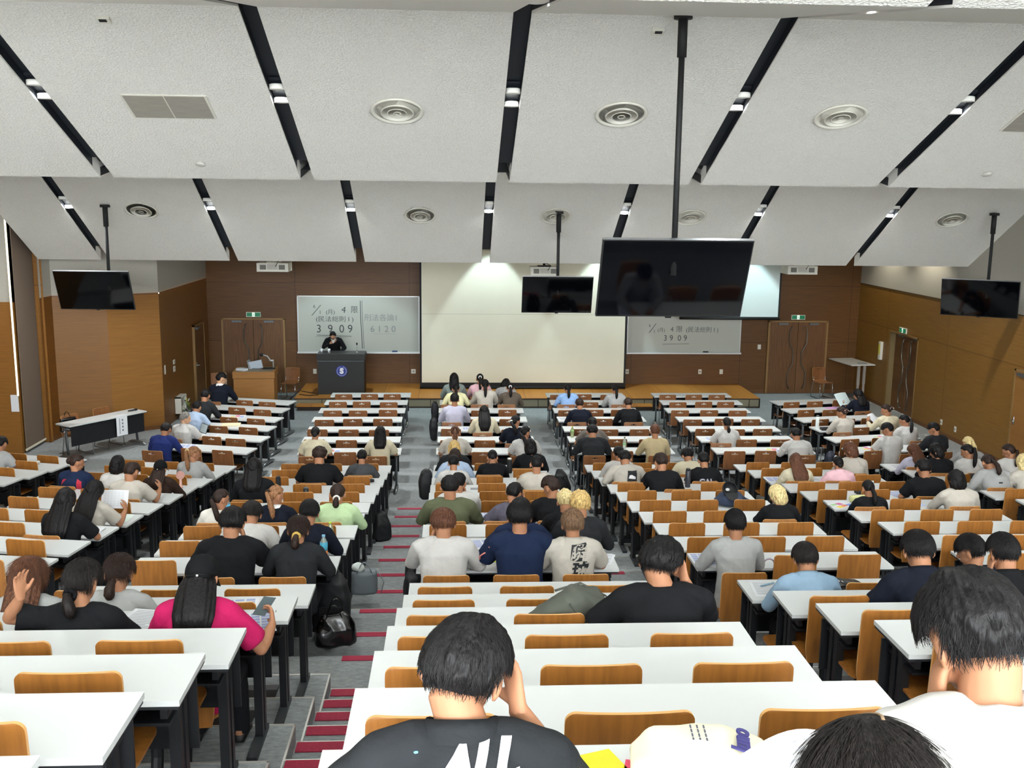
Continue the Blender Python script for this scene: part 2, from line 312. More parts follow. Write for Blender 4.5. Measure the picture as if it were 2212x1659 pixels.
PEOPLE = [
{'id': 'm1', 'b': 'F1', 'r': 1, 'seat': 0, 'loc': (-5.113, 21.924, 0), 'rz': -0.244, 's': 1.06, 'pose': 'MR', 'hair': 'short', 'hc': 'black', 'col': 'navyblack', 'slv': 'l', 'label': 'person in dark navy suit and white collar, face turned right, first desk beside the console', 'collar': 'whiteC', 'eyes': 1, 'skin': 1},
{'id': 'm2', 'b': 'F1', 'r': 3, 'seat': 0, 'loc': (-5.072, 20.16, 0), 'rz': -0.244, 's': 1.035, 'pose': 'M', 'hair': 'messy', 'hc': 'black', 'col': 'charcoal', 'slv': 'l', 'label': 'person in charcoal jacket with messy black hair, behind the suited man by left wall'},
{'id': 'm3', 'b': 'F1', 'r': 4, 'seat': 0, 'loc': (-5.04, 19.332, 0), 'rz': -0.244, 's': 0.977, 'pose': 'M', 'hair': 'short', 'hc': 'black', 'col': 'lightblue', 'slv': 's', 'label': 'person in light blue polo shirt with black hair near the left wall', 'collar': 'lightblue'},
{'id': 'm4', 'b': 'F1', 'r': 5, 'seat': 0, 'loc': (-4.99, 18.447, 0), 'rz': -0.244, 's': 0.946, 'pose': 'MR', 'hair': 'thin', 'hc': 'grey', 'col': 'white', 'slv': 's', 'label': 'older person with thin grey hair in white shirt reading at a tablet', 'skin': 1, 'eyes': 1, 'collar': 'white'},
{'id': 'm5', 'b': 'F1', 'r': 6, 'seat': 0, 'loc': (-5.139, 17.557, 0), 'rz': -0.244, 's': 0.946, 'pose': 'M', 'hair': 'short', 'hc': 'soft', 'col': 'royal', 'slv': 'l', 'label': 'broad person in royal blue jacket, lowest seat of the left angled tables', 'w': 1.12},
{'id': 'a6', 'b': 'F2', 'r': 7, 'seat': 0, 'loc': (-2.416, 17.14, 0), 'rz': 0, 's': 0.963, 'pose': 'M', 'hair': 'updo', 'hc': 'black', 'col': 'cream', 'slv': 's', 'label': 'person in cream blouse with pinned-up black hair, last flat row left of the aisle'},
{'id': 'a7', 'b': 'F2', 'r': 7, 'seat': 2, 'loc': (-1.282, 17.14, 0), 'rz': 0, 's': 0.959, 'pose': 'U', 'hair': 'long', 'hc': 'black', 'col': 'cream', 'slv': 's', 'label': 'person in cream top with long straight black hair, last flat row beside the aisle'},
{'id': 'a8', 'b': 'S2', 'r': 3, 'seat': 1, 'loc': (-1.936, 14.052, 0.321), 'rz': 0, 's': 1.014, 'pose': 'M', 'hair': 'curly', 'hc': 'dark', 'col': 'black', 'slv': 's', 'label': 'person in black tee with curly dark brown hair, left-centre block', 'w': 1.12},
{'id': 'a9', 'b': 'S2', 'r': 2, 'seat': 2, 'loc': (-1.402, 14.866, 0.206), 'rz': 0, 's': 0.916, 'pose': 'M', 'hair': 'short', 'hc': 'black', 'col': 'darkgrey', 'slv': 's', 'label': 'person in dark grey-violet shirt with short black hair near the aisle, second stepped row', 'w': 0.95},
{'id': 'a10', 'b': 'S2', 'r': 5, 'seat': 0, 'loc': (-2.522, 12.43, 0.565), 'rz': 0, 's': 1.014, 'pose': 'U', 'hair': 'long', 'hc': 'black', 'col': 'black', 'slv': 'l', 'label': 'person in black top with long black hair at the left end of its desk'},
{'id': 'a11', 'b': 'S2', 'r': 7, 'seat': 1, 'loc': (-1.967, 10.75, 0.813), 'rz': 0, 's': 0.92, 'pose': 'MR', 'hair': 'ponyhigh', 'hc': 'light', 'col': 'navyblack', 'slv': 'l', 'label': 'person with light brown ponytail, navy sweater and white collar', 'collar': 'whiteC', 'tie': ('soft', '3a2a20')},
{'id': 'a12', 'b': 'S2', 'r': 7, 'seat': 0, 'loc': (-2.56, 10.75, 0.813), 'rz': 0, 's': 0.891, 'pose': 'MR', 'hair': 'pony', 'hc': 'dark', 'col': 'stripe', 'slv': 's', 'label': 'person in striped tee with brown ponytail behind the blue-capped bottle', 'tie': ('soft', '1c1a1a')},
{'id': 'a13', 'b': 'S2', 'r': 7, 'seat': 2, 'loc': (-1.296, 10.75, 0.813), 'rz': 0, 's': 0.935, 'pose': 'M', 'hair': 'lowpony', 'hc': 'dark', 'col': 'mint', 'slv': 'l', 'label': 'person in mint green top with low ponytail and white scrunchie', 'tie': ('ring', 'e9e4dc'), 'w': 1.08},
{'id': 'a14', 'b': 'S2', 'r': 9, 'seat': 1, 'loc': (-1.933, 9.08, 1.073), 'rz': 0, 's': 0.994, 'pose': 'L', 'hair': 'messy', 'hc': 'soft', 'col': 'white', 'slv': 's', 'label': 'person in white tee leaning low, messy black hair, beside the navy-shirted student', 'w': 1.05},
{'id': 'a15', 'b': 'S2', 'r': 10, 'seat': 1, 'loc': (-1.902, 8.27, 1.188), 'rz': 0, 's': 1.019, 'pose': 'CR', 'hair': 'messy', 'hc': 'black', 'col': 'black', 'slv': 's', 'label': 'person in loose black tee with thick black hair, hand at chin', 'w': 1.15},
{'id': 'a16', 'b': 'S2', 'r': 10, 'seat': 2, 'loc': (-1.347, 8.27, 1.188), 'rz': 0, 's': 0.963, 'pose': 'M', 'hair': 'lowpony', 'hc': 'dark', 'col': 'charcoal', 'slv': 'l', 'label': 'person in charcoal sweater with yellow hair clip, left of the orange-labelled bottle', 'tie': ('ring', 'c9a85a'), 'w': 1.02},
{'id': 'a17', 'b': 'S2', 'r': 9, 'seat': 2, 'loc': (-1.368, 9.08, 1.073), 'rz': 0, 's': 0.975, 'pose': 'M', 'hair': 'short', 'hc': 'black', 'col': 'navyblack', 'slv': 'l', 'label': 'person in dark navy shirt and blue jeans, just ahead of the charcoal sweater', 'tr': 'blue'},
{'id': 'P1', 'b': 'F3', 'r': 1, 'seat': 0, 'loc': (-0.006, 22.49, 0), 'rz': 0, 's': 0.986, 'pose': 'U', 'hair': 'long', 'hc': 'black', 'col': 'greygreen', 'slv': 'l', 'label': 'person in grey-green top with long black hair, first row centre, left seat'},
{'id': 'P2', 'b': 'F3', 'r': 1, 'seat': 1, 'loc': (0.58, 22.49, 0), 'rz': 0, 's': 0.978, 'pose': 'U', 'hair': 'ponyhigh', 'hc': 'black', 'col': 'pink', 'slv': 'l', 'label': 'person in pink top with black ponytail and white tie, first row centre', 'tie': ('ring', 'efe9e6')},
{'id': 'P3', 'b': 'F3', 'r': 1, 'seat': 2, 'loc': (1.163, 22.49, 0), 'rz': 0, 's': 0.929, 'pose': 'X', 'hair': 'bob', 'hc': 'black', 'col': 'lightgrey', 'slv': 'l', 'label': 'person in pale grey top with tilted black hair, first row centre, right seat'},
{'id': 'P4', 'b': 'F3', 'r': 2, 'seat': 0, 'loc': (0.036, 21.62, 0), 'rz': 0, 's': 0.969, 'pose': 'L', 'hair': 'pony', 'hc': 'black', 'col': 'yellow', 'slv': 'l', 'label': 'person in pale yellow top with tied black hair, second row centre'},
{'id': 'P5', 'b': 'F3', 'r': 2, 'seat': 1, 'loc': (0.67, 21.62, 0), 'rz': 0, 's': 0.997, 'pose': 'U', 'hair': 'ponyhigh', 'hc': 'black', 'col': 'offwhite', 'slv': 'l', 'label': 'person in off-white sweater with high black ponytail, second row centre'},
{'id': 'P6', 'b': 'F3', 'r': 2, 'seat': 2, 'loc': (1.223, 21.62, 0), 'rz': 0, 's': 0.955, 'pose': 'M', 'hair': 'pony', 'hc': 'black', 'col': 'brown', 'slv': 'l', 'label': 'person in brown-olive top with white scrunchie, second row centre', 'tie': ('ring', 'e9e4e4')},
{'id': 'P7', 'b': 'F3', 'r': 4, 'seat': 0, 'loc': (0.005, 19.83, 0), 'rz': 0, 's': 1.014, 'pose': 'U', 'hair': 'short', 'hc': 'black', 'col': 'lavender', 'slv': 'l', 'label': 'person in lavender-grey shirt with short black hair beside black bags'},
{'id': 'P8', 'b': 'F3', 'r': 5, 'seat': 1, 'loc': (0.576, 18.92, 0), 'rz': 0, 's': 0.97, 'pose': 'M', 'hair': 'longer', 'hc': 'black', 'col': 'cream', 'slv': 'l', 'label': 'person in cream blouse with very long black hair covering the back'},
{'id': 'P9', 'b': 'F3', 'r': 6, 'seat': 2, 'loc': (1.12, 18.04, 0), 'rz': 0, 's': 0.962, 'pose': 'MR', 'hair': 'pony', 'hc': 'black', 'col': 'navyblack', 'slv': 's', 'label': 'person in dark navy top with black ponytail and pale scrunchie', 'tie': ('ring', 'e6e2dc')},
{'id': 'P10', 'b': 'F3', 'r': 7, 'seat': 0, 'loc': (0.013, 17.14, 0), 'rz': 0, 's': 0.974, 'pose': 'M', 'hair': 'ponyhigh', 'hc': 'brown', 'col': 'offwhite', 'slv': 's', 'label': 'person in off-white tee with reddish brown ponytail, last flat row', 'tie': ('soft', '3a2a20')},
{'id': 'P11', 'b': 'F3', 'r': 7, 'seat': 2, 'loc': (1.238, 17.14, 0), 'rz': 0, 's': 0.962, 'pose': 'MR', 'hair': 'pony', 'hc': 'black', 'col': 'white', 'slv': 's', 'label': 'person in white tee with black ponytail, last flat row by the right aisle'},
{'id': 'c20', 'b': 'S3', 'r': 1, 'seat': 0, 'loc': (0.002, 15.676, 0.088), 'rz': 0, 's': 0.967, 'pose': 'M', 'hair': 'bob', 'hc': 'blond', 'col': 'charcoal', 'slv': 'l', 'label': 'person with golden blond bob and charcoal cardigan, first stepped row centre'},
{'id': 'c21', 'b': 'S3', 'r': 2, 'seat': 0, 'loc': (0.012, 14.866, 0.206), 'rz': 0, 's': 0.96, 'pose': 'L', 'hair': 'bob', 'hc': 'dark', 'col': 'lightblue', 'slv': 'l', 'label': 'person in light blue shirt with dark bob, bent low behind the blond student'},
{'id': 'c22', 'b': 'S3', 'r': 3, 'seat': 0, 'loc': (-0.011, 14.052, 0.321), 'rz': 0, 's': 0.919, 'pose': 'M', 'hair': 'short', 'hc': 'black', 'col': 'white', 'slv': 'l', 'label': 'person in white shirt with short black hair, third stepped row centre'},
{'id': 'c23', 'b': 'S3', 'r': 6, 'seat': 0, 'loc': (0.047, 11.56, 0.699), 'rz': 0, 's': 0.939, 'pose': 'CR', 'hair': 'short', 'hc': 'black', 'col': 'white', 'slv': 's', 'label': 'person in white tee resting the head on a raised right hand', 'w': 1.12},
{'id': 'c24', 'b': 'S3', 'r': 7, 'seat': 0, 'loc': (-0.047, 10.75, 0.813), 'rz': 0, 's': 0.996, 'pose': 'U', 'hair': 'short', 'hc': 'black', 'col': 'olive', 'slv': 'l', 'label': 'person in olive green long-sleeved shirt with black bowl-cut hair', 'w': 1.18},
{'id': 'c25', 'b': 'S3', 'r': 2, 'seat': 1, 'loc': (0.587, 14.866, 0.206), 'rz': 0, 's': 0.923, 'pose': 'CE', 'hair': 'bun', 'hc': 'black', 'col': 'black', 'slv': 'l', 'label': 'person in black jacket holding both hands to the head, black bun'},
{'id': 'c26', 'b': 'S3', 'r': 1, 'seat': 2, 'loc': (1.221, 15.676, 0.088), 'rz': 0, 's': 0.978, 'pose': 'U', 'hair': 'bob', 'hc': 'black', 'col': 'black', 'slv': 'l', 'label': 'person in black hooded top with smooth black hair by the right aisle'},
{'id': 'c27', 'b': 'S3', 'r': 4, 'seat': 2, 'loc': (1.115, 13.21, 0.451), 'rz': 0, 's': 0.976, 'pose': 'U', 'hair': 'buzz', 'hc': 'black', 'col': 'offwhite', 'slv': 's', 'label': 'person in off-white tee with black crew cut'},
{'id': 'c28', 'b': 'S3', 'r': 7, 'seat': 1, 'loc': (0.663, 10.75, 0.813), 'rz': 0, 's': 0.934, 'pose': 'HR', 'hair': 'short', 'hc': 'black', 'col': 'purplegrey', 'slv': 's', 'label': 'person in purple-grey tee leaning the head on the right hand', 'w': 1.05},
{'id': 'c29', 'b': 'S3', 'r': 7, 'seat': 2, 'loc': (1.09, 10.75, 0.813), 'rz': 0, 's': 0.986, 'pose': 'ML', 'hair': 'messy', 'hc': 'dark', 'col': 'black', 'slv': 's', 'label': 'person in black tee turning the head left, dark brown hair'},
{'id': 'c32', 'b': 'S3', 'r': 9, 'seat': 1, 'loc': (0.631, 9.08, 1.073), 'rz': 0, 's': 0.976, 'pose': 'W', 'hair': 'messy', 'hc': 'black', 'col': 'navy', 'slv': 's', 'label': 'person in navy tee with elbows wide, hidden behind the salmon-sleeved student', 'w': 1.05},
{'id': 'c33', 'b': 'S3', 'r': 10, 'seat': 1, 'loc': (0.563, 8.27, 1.188), 'rz': 0, 's': 1.054, 'pose': 'U', 'hair': 'short', 'hc': 'black', 'col': 'navy', 'slv': 's', 'label': 'person in navy tee with salmon pattern on left sleeve', 'w': 1.1},
{'id': 'c34', 'b': 'S3', 'r': 10, 'seat': 0, 'loc': (-0.094, 8.27, 1.188), 'rz': 0, 's': 1.004, 'pose': 'CL', 'hair': 'short', 'hc': 'brown', 'col': 'white', 'slv': 'l', 'label': 'person in white shirt with reddish brown hair, chin on left hand', 'w': 1.15},
{'id': 'c35', 'b': 'S3', 'r': 10, 'seat': 2, 'loc': (1.023, 8.27, 1.188), 'rz': 0, 's': 0.996, 'pose': 'U', 'hair': 'short', 'hc': 'mix', 'col': 'offwhite', 'slv': 's', 'label': 'person in off-white shirt with large black calligraphy on the back', 'w': 1.05, 'collar': 'offwhite'},
{'id': 'c36', 'b': 'S3', 'r': 9, 'seat': 2, 'loc': (1.21, 9.08, 1.073), 'rz': 0, 's': 1.026, 'pose': 'M', 'hair': 'undercut', 'hc': 'blond', 'col': 'charcoal', 'slv': 'l', 'label': 'person with golden dyed hair in charcoal suit jacket'},
{'id': 'c37', 'b': 'S3', 'r': 8, 'seat': 2, 'loc': (1.155, 9.91, 0.945), 'rz': 0, 's': 0.951, 'pose': 'M', 'hair': 'undercut', 'hc': 'pale', 'col': 'black', 'slv': 'l', 'label': 'person with pale dyed hair and dark undercut, black jacket'},
{'id': 'c38', 'b': 'F4', 'r': 6, 'seat': 0, 'loc': (2.552, 18.04, 0), 'rz': 0, 's': 0.934, 'pose': 'W', 'hair': 'short', 'hc': 'black', 'col': 'greybrown', 'slv': 's', 'label': 'person in grey-brown tee with short black hair, elbows wide, sixth flat row'},
{'id': 'c39', 'b': 'F4', 'r': 7, 'seat': 0, 'loc': (2.436, 17.14, 0), 'rz': 0, 's': 0.988, 'pose': 'M', 'hair': 'short', 'hc': 'black', 'col': 'charcoal', 'slv': 'l', 'label': 'person in loose charcoal shirt, last flat row, right-centre column', 'w': 1.15},
{'id': 'c40', 'b': 'F4', 'r': 7, 'seat': 2, 'loc': (3.53, 17.14, 0), 'rz': 0, 's': 0.981, 'pose': 'U', 'hair': 'short', 'hc': 'brown', 'col': 'beige', 'slv': 'l', 'label': 'person in beige vest with brown hair, last flat row'},
{'id': 'c41', 'b': 'S4', 'r': 2, 'seat': 0, 'loc': (2.538, 14.866, 0.206), 'rz': 0, 's': 0.95, 'pose': 'M', 'hair': 'short', 'hc': 'black', 'col': 'white', 'slv': 'l', 'label': 'person in white tee mostly hidden behind the black-square shirt'},
{'id': 'c42', 'b': 'S4', 'r': 3, 'seat': 0, 'loc': (2.514, 14.052, 0.321), 'rz': 0, 's': 1.001, 'pose': 'L', 'hair': 'short', 'hc': 'black', 'col': 'offwhite', 'slv': 'l', 'label': 'person in off-white tee with black square logo, head bent low', 'w': 1.1},
{'id': 'c43', 'b': 'S4', 'r': 4, 'seat': 1, 'loc': (2.854, 13.21, 0.451), 'rz': 0, 's': 0.995, 'pose': 'FH', 'hair': 'messy', 'hc': 'dark', 'col': 'black', 'slv': 'l', 'label': 'person in plain black sweatshirt with dark brown shaggy hair', 'w': 1.05},
{'id': 'c44', 'b': 'S4', 'r': 2, 'seat': 2, 'loc': (3.642, 14.866, 0.206), 'rz': 0, 's': 0.957, 'pose': 'L', 'hair': 'curly', 'hc': 'black', 'col': 'cream', 'slv': 'l', 'label': 'person in cream sweater bent low with wavy black hair'},
{'id': 'c45', 'b': 'S4', 'r': 3, 'seat': 2, 'loc': (3.661, 14.052, 0.321), 'rz': 0, 's': 0.943, 'pose': 'M', 'hair': 'short', 'hc': 'black', 'col': 'black', 'slv': 's', 'label': 'person in black tee with grey lettering on the back, black hair'},
{'id': 'c47', 'b': 'F5', 'r': 6, 'seat': 0, 'loc': (5.058, 18.04, 0), 'rz': 0, 's': 0.931, 'pose': 'U', 'hair': 'lowpony', 'hc': 'black', 'col': 'white', 'slv': 's', 'label': 'person in thin white tee with low black bun, right-hand column'},
{'id': 'c48', 'b': 'F5', 'r': 7, 'seat': 2, 'loc': (6.104, 17.14, 0), 'rz': 0, 's': 0.935, 'pose': 'M', 'hair': 'short', 'hc': 'black', 'col': 'white', 'slv': 'l', 'label': 'person in white sweatshirt with short black hair, last flat row right', 'w': 1.12},
{'id': 'c50', 'b': 'F6', 'r': 4, 'seat': 0, 'loc': (7.644, 18.936, 0), 'rz': 0.157, 's': 0.948, 'pose': 'ML', 'hair': 'clip', 'hc': 'dark', 'col': 'offwhite', 'slv': 'l', 'label': 'person in off-white top with pink claw clip', 'tie': ('claw', 'e3b9ab')},
{'id': 'c51', 'b': 'F6', 'r': 2, 'seat': 2, 'loc': (8.747, 20.916, 0), 'rz': 0.157, 's': 0.932, 'pose': 'RL', 'hair': 'long', 'hc': 'black', 'col': 'navyblack', 'slv': 'l', 'label': 'person in dark top with long black hair holding up an open newspaper'},
{'id': 'c52', 'b': 'F6', 'r': 4, 'seat': 2, 'loc': (8.58, 19.084, 0), 'rz': 0.157, 's': 0.964, 'pose': 'RL', 'hair': 'clip', 'hc': 'dark', 'col': 'cream', 'slv': 'l', 'label': 'person in cream top with white claw clip leafing papers by right wall', 'tie': ('claw', 'efe6df')},
{'id': 'c53', 'b': 'F6', 'r': 5, 'seat': 2, 'loc': (8.577, 18.188, 0), 'rz': 0.157, 's': 0.949, 'pose': 'ML', 'hair': 'pony', 'hc': 'black', 'col': 'white', 'slv': 's', 'label': 'person in white tee with low black ponytail, fifth angled table by right wall'},
{'id': 'c54', 'b': 'F6', 'r': 6, 'seat': 1, 'loc': (7.818, 17.186, 0), 'rz': 0.157, 's': 0.997, 'pose': 'ML', 'hair': 'short', 'hc': 'black', 'col': 'white', 'slv': 's', 'label': 'person in white tee and dark trousers, arms lowered, black hair', 'tr': 'black'},
{'id': 'c55', 'b': 'F6', 'r': 6, 'seat': 2, 'loc': (8.741, 17.332, 0), 'rz': 0.157, 's': 0.974, 'pose': 'ML', 'hair': 'short', 'hc': 'black', 'col': 'charcoal', 'slv': 's', 'label': 'person in black shirt with face seen in left profile near right wall', 'eyes': 1},
{'id': 'c56', 'b': 'S5', 'r': 2, 'seat': 2, 'loc': (6.184, 14.866, 0.206), 'rz': 0, 's': 0.986, 'pose': 'ML', 'hair': 'bob', 'hc': 'brown', 'col': 'offwhite', 'slv': 'l', 'label': 'person in off-white knit top with brown bob, right-hand block'},
{'id': 'c57', 'b': 'S5', 'r': 3, 'seat': 1, 'loc': (5.677, 14.052, 0.321), 'rz': 0, 's': 0.896, 'pose': 'M', 'hair': 'updo', 'hc': 'black', 'col': 'pink', 'slv': 's', 'label': 'person in pale pink shirt with black hair, right-hand block', 'collar': 'pink'},
{'id': 'c58', 'b': 'S5', 'r': 3, 'seat': 0, 'loc': (5.04, 14.052, 0.321), 'rz': 0, 's': 0.927, 'pose': 'M', 'hair': 'longer', 'hc': 'brown', 'col': 'cream', 'slv': 'l', 'label': 'person in cream blouse with very long straight brown hair'},
{'id': 'c59', 'b': 'S4', 'r': 7, 'seat': 2, 'loc': (3.678, 10.75, 0.813), 'rz': 0, 's': 0.9, 'pose': 'ML', 'hair': 'bob', 'hc': 'pale', 'col': 'black', 'slv': 's', 'label': 'person with pale blond bob and black tee'},
{'id': 'c60', 'b': 'S5', 'r': 6, 'seat': 0, 'loc': (5.084, 11.56, 0.699), 'rz': 0, 's': 0.863, 'pose': 'M', 'hair': 'pony', 'hc': 'black', 'col': 'black', 'slv': 'l', 'label': 'person in black shirt with low black ponytail beside yellow pencil case'},
{'id': 'c61', 'b': 'S6', 'r': 1, 'seat': 0, 'loc': (7.579, 15.676, 0.088), 'rz': 0, 's': 0.907, 'pose': 'ML', 'hair': 'long', 'hc': 'brown', 'col': 'lavender', 'slv': 'l', 'label': 'person in lavender and black top with long light brown hair, right block front'},
{'id': 'c62', 'b': 'S6', 'r': 2, 'seat': 0, 'loc': (7.563, 14.866, 0.206), 'rz': 0, 's': 0.97, 'pose': 'ML', 'hair': 'bob', 'hc': 'black', 'col': 'black', 'slv': 'l', 'label': 'person in black top with smooth black hair, second row of far-right block'},
{'id': 'c63', 'b': 'S6', 'r': 1, 'seat': 2, 'loc': (8.497, 15.676, 0.088), 'rz': 0, 's': 1.003, 'pose': 'CL', 'hair': 'ponyhigh', 'hc': 'pale', 'col': 'grey', 'slv': 's', 'label': 'person with blond ponytail in grey top, left hand at the head'},
{'id': 'c64', 'b': 'S6', 'r': 2, 'seat': 1, 'loc': (8.062, 14.866, 0.206), 'rz': 0, 's': 0.966, 'pose': 'ML', 'hair': 'ponyhigh', 'hc': 'black', 'col': 'white', 'slv': 's', 'label': 'person in white tee with long straight black ponytail'},
{'id': 'c65', 'b': 'S6', 'r': 2, 'seat': 2, 'loc': (8.734, 14.866, 0.206), 'rz': 0, 's': 0.968, 'pose': 'ML', 'hair': 'pony', 'hc': 'dark', 'col': 'white', 'slv': 's', 'label': 'person in white tee with brown ponytail at the right edge'},
{'id': 'c66', 'b': 'S6', 'r': 4, 'seat': 0, 'loc': (7.585, 13.21, 0.451), 'rz': 0, 's': 1.01, 'pose': 'L', 'hair': 'pony', 'hc': 'dark', 'col': 'grey', 'slv': 'l', 'label': 'person in grey hooded sweatshirt bent forward, brown ponytail', 'w': 1.08},
{'id': 'c67', 'b': 'S5', 'r': 5, 'seat': 2, 'loc': (6.198, 12.43, 0.565), 'rz': 0, 's': 0.986, 'pose': 'M', 'hair': 'messy', 'hc': 'black', 'col': 'black', 'slv': 's', 'label': 'person in plain black tee with bushy black hair, right-hand block', 'w': 1.08},
{'id': 'c68', 'b': 'S5', 'r': 6, 'seat': 2, 'loc': (6.181, 11.56, 0.699), 'rz': 0, 's': 0.948, 'pose': 'CL', 'hair': 'bob', 'hc': 'black', 'col': 'offwhite', 'slv': 'l', 'label': 'person in cream sweatshirt with black bob, left hand at the ear', 'w': 1.1},
{'id': 'c69', 'b': 'S6', 'r': 4, 'seat': 1, 'loc': (8.024, 13.21, 0.451), 'rz': 0, 's': 0.976, 'pose': 'M', 'hair': 'bob', 'hc': 'pale', 'col': 'offwhite', 'slv': 'l', 'label': 'person with blond hair cut by the right photo edge'},
{'id': 'c70', 'b': 'S4', 'r': 12, 'seat': 1, 'loc': (2.961, 5.795, 1.802), 'rz': 0, 's': 0.996, 'pose': 'M', 'hair': 'short', 'hc': 'black', 'col': 'navyblack', 'slv': 's', 'label': 'person in navy polo shirt with white-tipped collar, right-centre block', 'collar': 'navyblack', 'w': 1.08},
{'id': 'c71', 'b': 'S4', 'r': 11, 'seat': 2, 'loc': (3.745, 6.632, 1.558), 'rz': 0, 's': 0.945, 'pose': 'ML', 'hair': 'short', 'hc': 'black', 'col': 'navyblack', 'slv': 's', 'label': 'person with black hair and dark navy top beside the tan bag'},
{'id': 'c72', 'b': 'S4', 'r': 12, 'seat': 2, 'loc': (3.497, 5.795, 1.802), 'rz': 0, 's': 0.978, 'pose': 'CL', 'hair': 'short', 'hc': 'black', 'col': 'black', 'slv': 'l', 'label': 'person in black collared shirt with left hand pinched near the face', 'collar': 'black'},
{'id': 'c73', 'b': 'S4', 'r': 10, 'seat': 0, 'loc': (2.453, 8.27, 1.188), 'rz': 0, 's': 0.989, 'pose': 'U', 'hair': 'short', 'hc': 'black', 'col': 'lightgrey', 'slv': 'l', 'label': 'person in light grey long-sleeved tee with black hair, upright', 'w': 0.98},
{'id': 'c74', 'b': 'S4', 'r': 11, 'seat': 0, 'loc': (2.53, 6.632, 1.558), 'rz': 0, 's': 0.906, 'pose': 'M', 'hair': 'short', 'hc': 'soft', 'col': 'denim', 'slv': 'l', 'label': 'person in pale denim shirt with dark brown hair', 'collar': 'denim', 'w': 1.05},
{'id': 'c75', 'b': 'S3', 'r': 13, 'seat': 2, 'loc': (1.115, 5.002, 2.04), 'rz': 0, 's': 0.99, 'pose': 'HR', 'hair': 'curly', 'hc': 'black', 'col': 'black', 'slv': 's', 'label': 'broad person in black tee with wavy black hair, right arm raised', 'w': 1.2},
{'id': 'c77', 'b': 'S3', 'r': 17, 'seat': 0, 'loc': (0.019, 1.923, 3.013), 'rz': 0, 's': 0.917, 'pose': 'HR', 'hair': 'messy', 'hc': 'black', 'col': 'charcoal', 'slv': 's', 'label': 'person in charcoal polo with white lettering on the back, nearest in the centre', 'collar': 'charcoal', 'w': 1.12},
{'id': 'c78', 'b': 'S3', 'r': 17, 'seat': 2, 'loc': (1.125, 1.753, 3.013), 'rz': 0, 's': 1.032, 'pose': 'FH', 'hair': 'curly', 'hc': 'black', 'col': 'white', 'slv': 's', 'label': 'person in white tee with thick wavy black hair, large at the right edge', 'w': 1.1},
{'id': 'c79', 'b': 'S3', 'r': 18, 'seat': 1, 'loc': (0.595, 0.94, 3.26), 'rz': 0, 's': 0.935, 'pose': 'L', 'hair': 'bob', 'hc': 'soft', 'col': 'white', 'slv': 's', 'label': 'person of whom only dark parted hair shows at the bottom edge'},
{'id': 'e80', 'b': 'SA', 'r': 2, 'seat': 1, 'loc': (-7.111, 15.576, 0.206), 'rz': -0.262, 's': 0.955, 'pose': 'M', 'hair': 'short', 'hc': 'black', 'col': 'lightgrey', 'slv': 's', 'label': 'person in pale grey tee cut by the left photo edge'},
{'id': 'e81', 'b': 'SB', 'r': 4, 'seat': 0, 'loc': (-5.13, 13.477, 0.451), 'rz': -0.175, 's': 0.952, 'pose': 'MR', 'hair': 'clip', 'hc': 'dark', 'col': 'navy', 'slv': 'l', 'label': 'person in navy and red jersey with big cream scrunchie', 'tie': ('ring', 'e4d8b8')},
{'id': 'e82', 'b': 'SB', 'r': 4, 'seat': 1, 'loc': (-4.537, 13.372, 0.451), 'rz': -0.175, 's': 0.948, 'pose': 'U', 'hair': 'bob', 'hc': 'black', 'col': 'white', 'slv': 's', 'label': 'person in white tee with blue mountain print and black bob'},
{'id': 'e83', 'b': 'SB', 'r': 5, 'seat': 2, 'loc': (-4.118, 12.518, 0.565), 'rz': -0.175, 's': 0.962, 'pose': 'RD', 'hair': 'short', 'hc': 'dark', 'col': 'offwhite', 'slv': 's', 'label': 'person in off-white tee with dark brown hair, right forearm on the desk edge', 'w': 1.1},
{'id': 'e84', 'b': 'SB', 'r': 4, 'seat': 2, 'loc': (-3.942, 13.268, 0.451), 'rz': -0.175, 's': 0.926, 'pose': 'U', 'hair': 'cap', 'hc': 'dark', 'col': 'darkbrown', 'slv': 'l', 'label': 'person in dark brown top and black cap with long brown hair'},
{'id': 'e85', 'b': 'SB', 'r': 2, 'seat': 2, 'loc': (-3.945, 14.924, 0.206), 'rz': -0.175, 's': 0.948, 'pose': 'MR', 'hair': 'ponyhigh', 'hc': 'light', 'col': 'lightgrey', 'slv': 'l', 'label': 'person in pale grey sweatshirt with blond-brown ponytail', 'tie': ('ring', 'cdb78a')},
{'id': 'e87', 'b': 'SB', 'r': 7, 'seat': 2, 'loc': (-3.984, 10.815, 0.813), 'rz': -0.175, 's': 0.953, 'pose': 'RD', 'hair': 'longer', 'hc': 'black', 'col': 'offwhite', 'slv': 's', 'label': 'person in white tee with blue-tipped long black hair holding a sheet'},
{'id': 'e88', 'b': 'SB', 'r': 8, 'seat': 2, 'loc': (-3.928, 9.965, 0.945), 'rz': -0.175, 's': 0.972, 'pose': 'U', 'hair': 'longer', 'hc': 'black', 'col': 'black', 'slv': 's', 'label': 'person in black tee with long black hair behind the water bottle'},
{'id': 'e89', 'b': 'S2', 'r': 12, 'seat': 0, 'loc': (-2.538, 5.795, 1.802), 'rz': 0, 's': 0.904, 'pose': 'U', 'hair': 'long', 'hc': 'brown', 'col': 'lightgrey', 'slv': 'l', 'label': 'person with long straight dark brown hair at the left edge'},
{'id': 'e90', 'b': 'S2', 'r': 13, 'seat': 1, 'loc': (-1.943, 5.002, 2.04), 'rz': 0, 's': 0.925, 'pose': 'BK', 'hair': 'lowpony', 'hc': 'soft', 'col': 'black', 'slv': 's', 'label': 'person in black tee raising the left hand behind the head', 'tie': ('ring', '111114')},
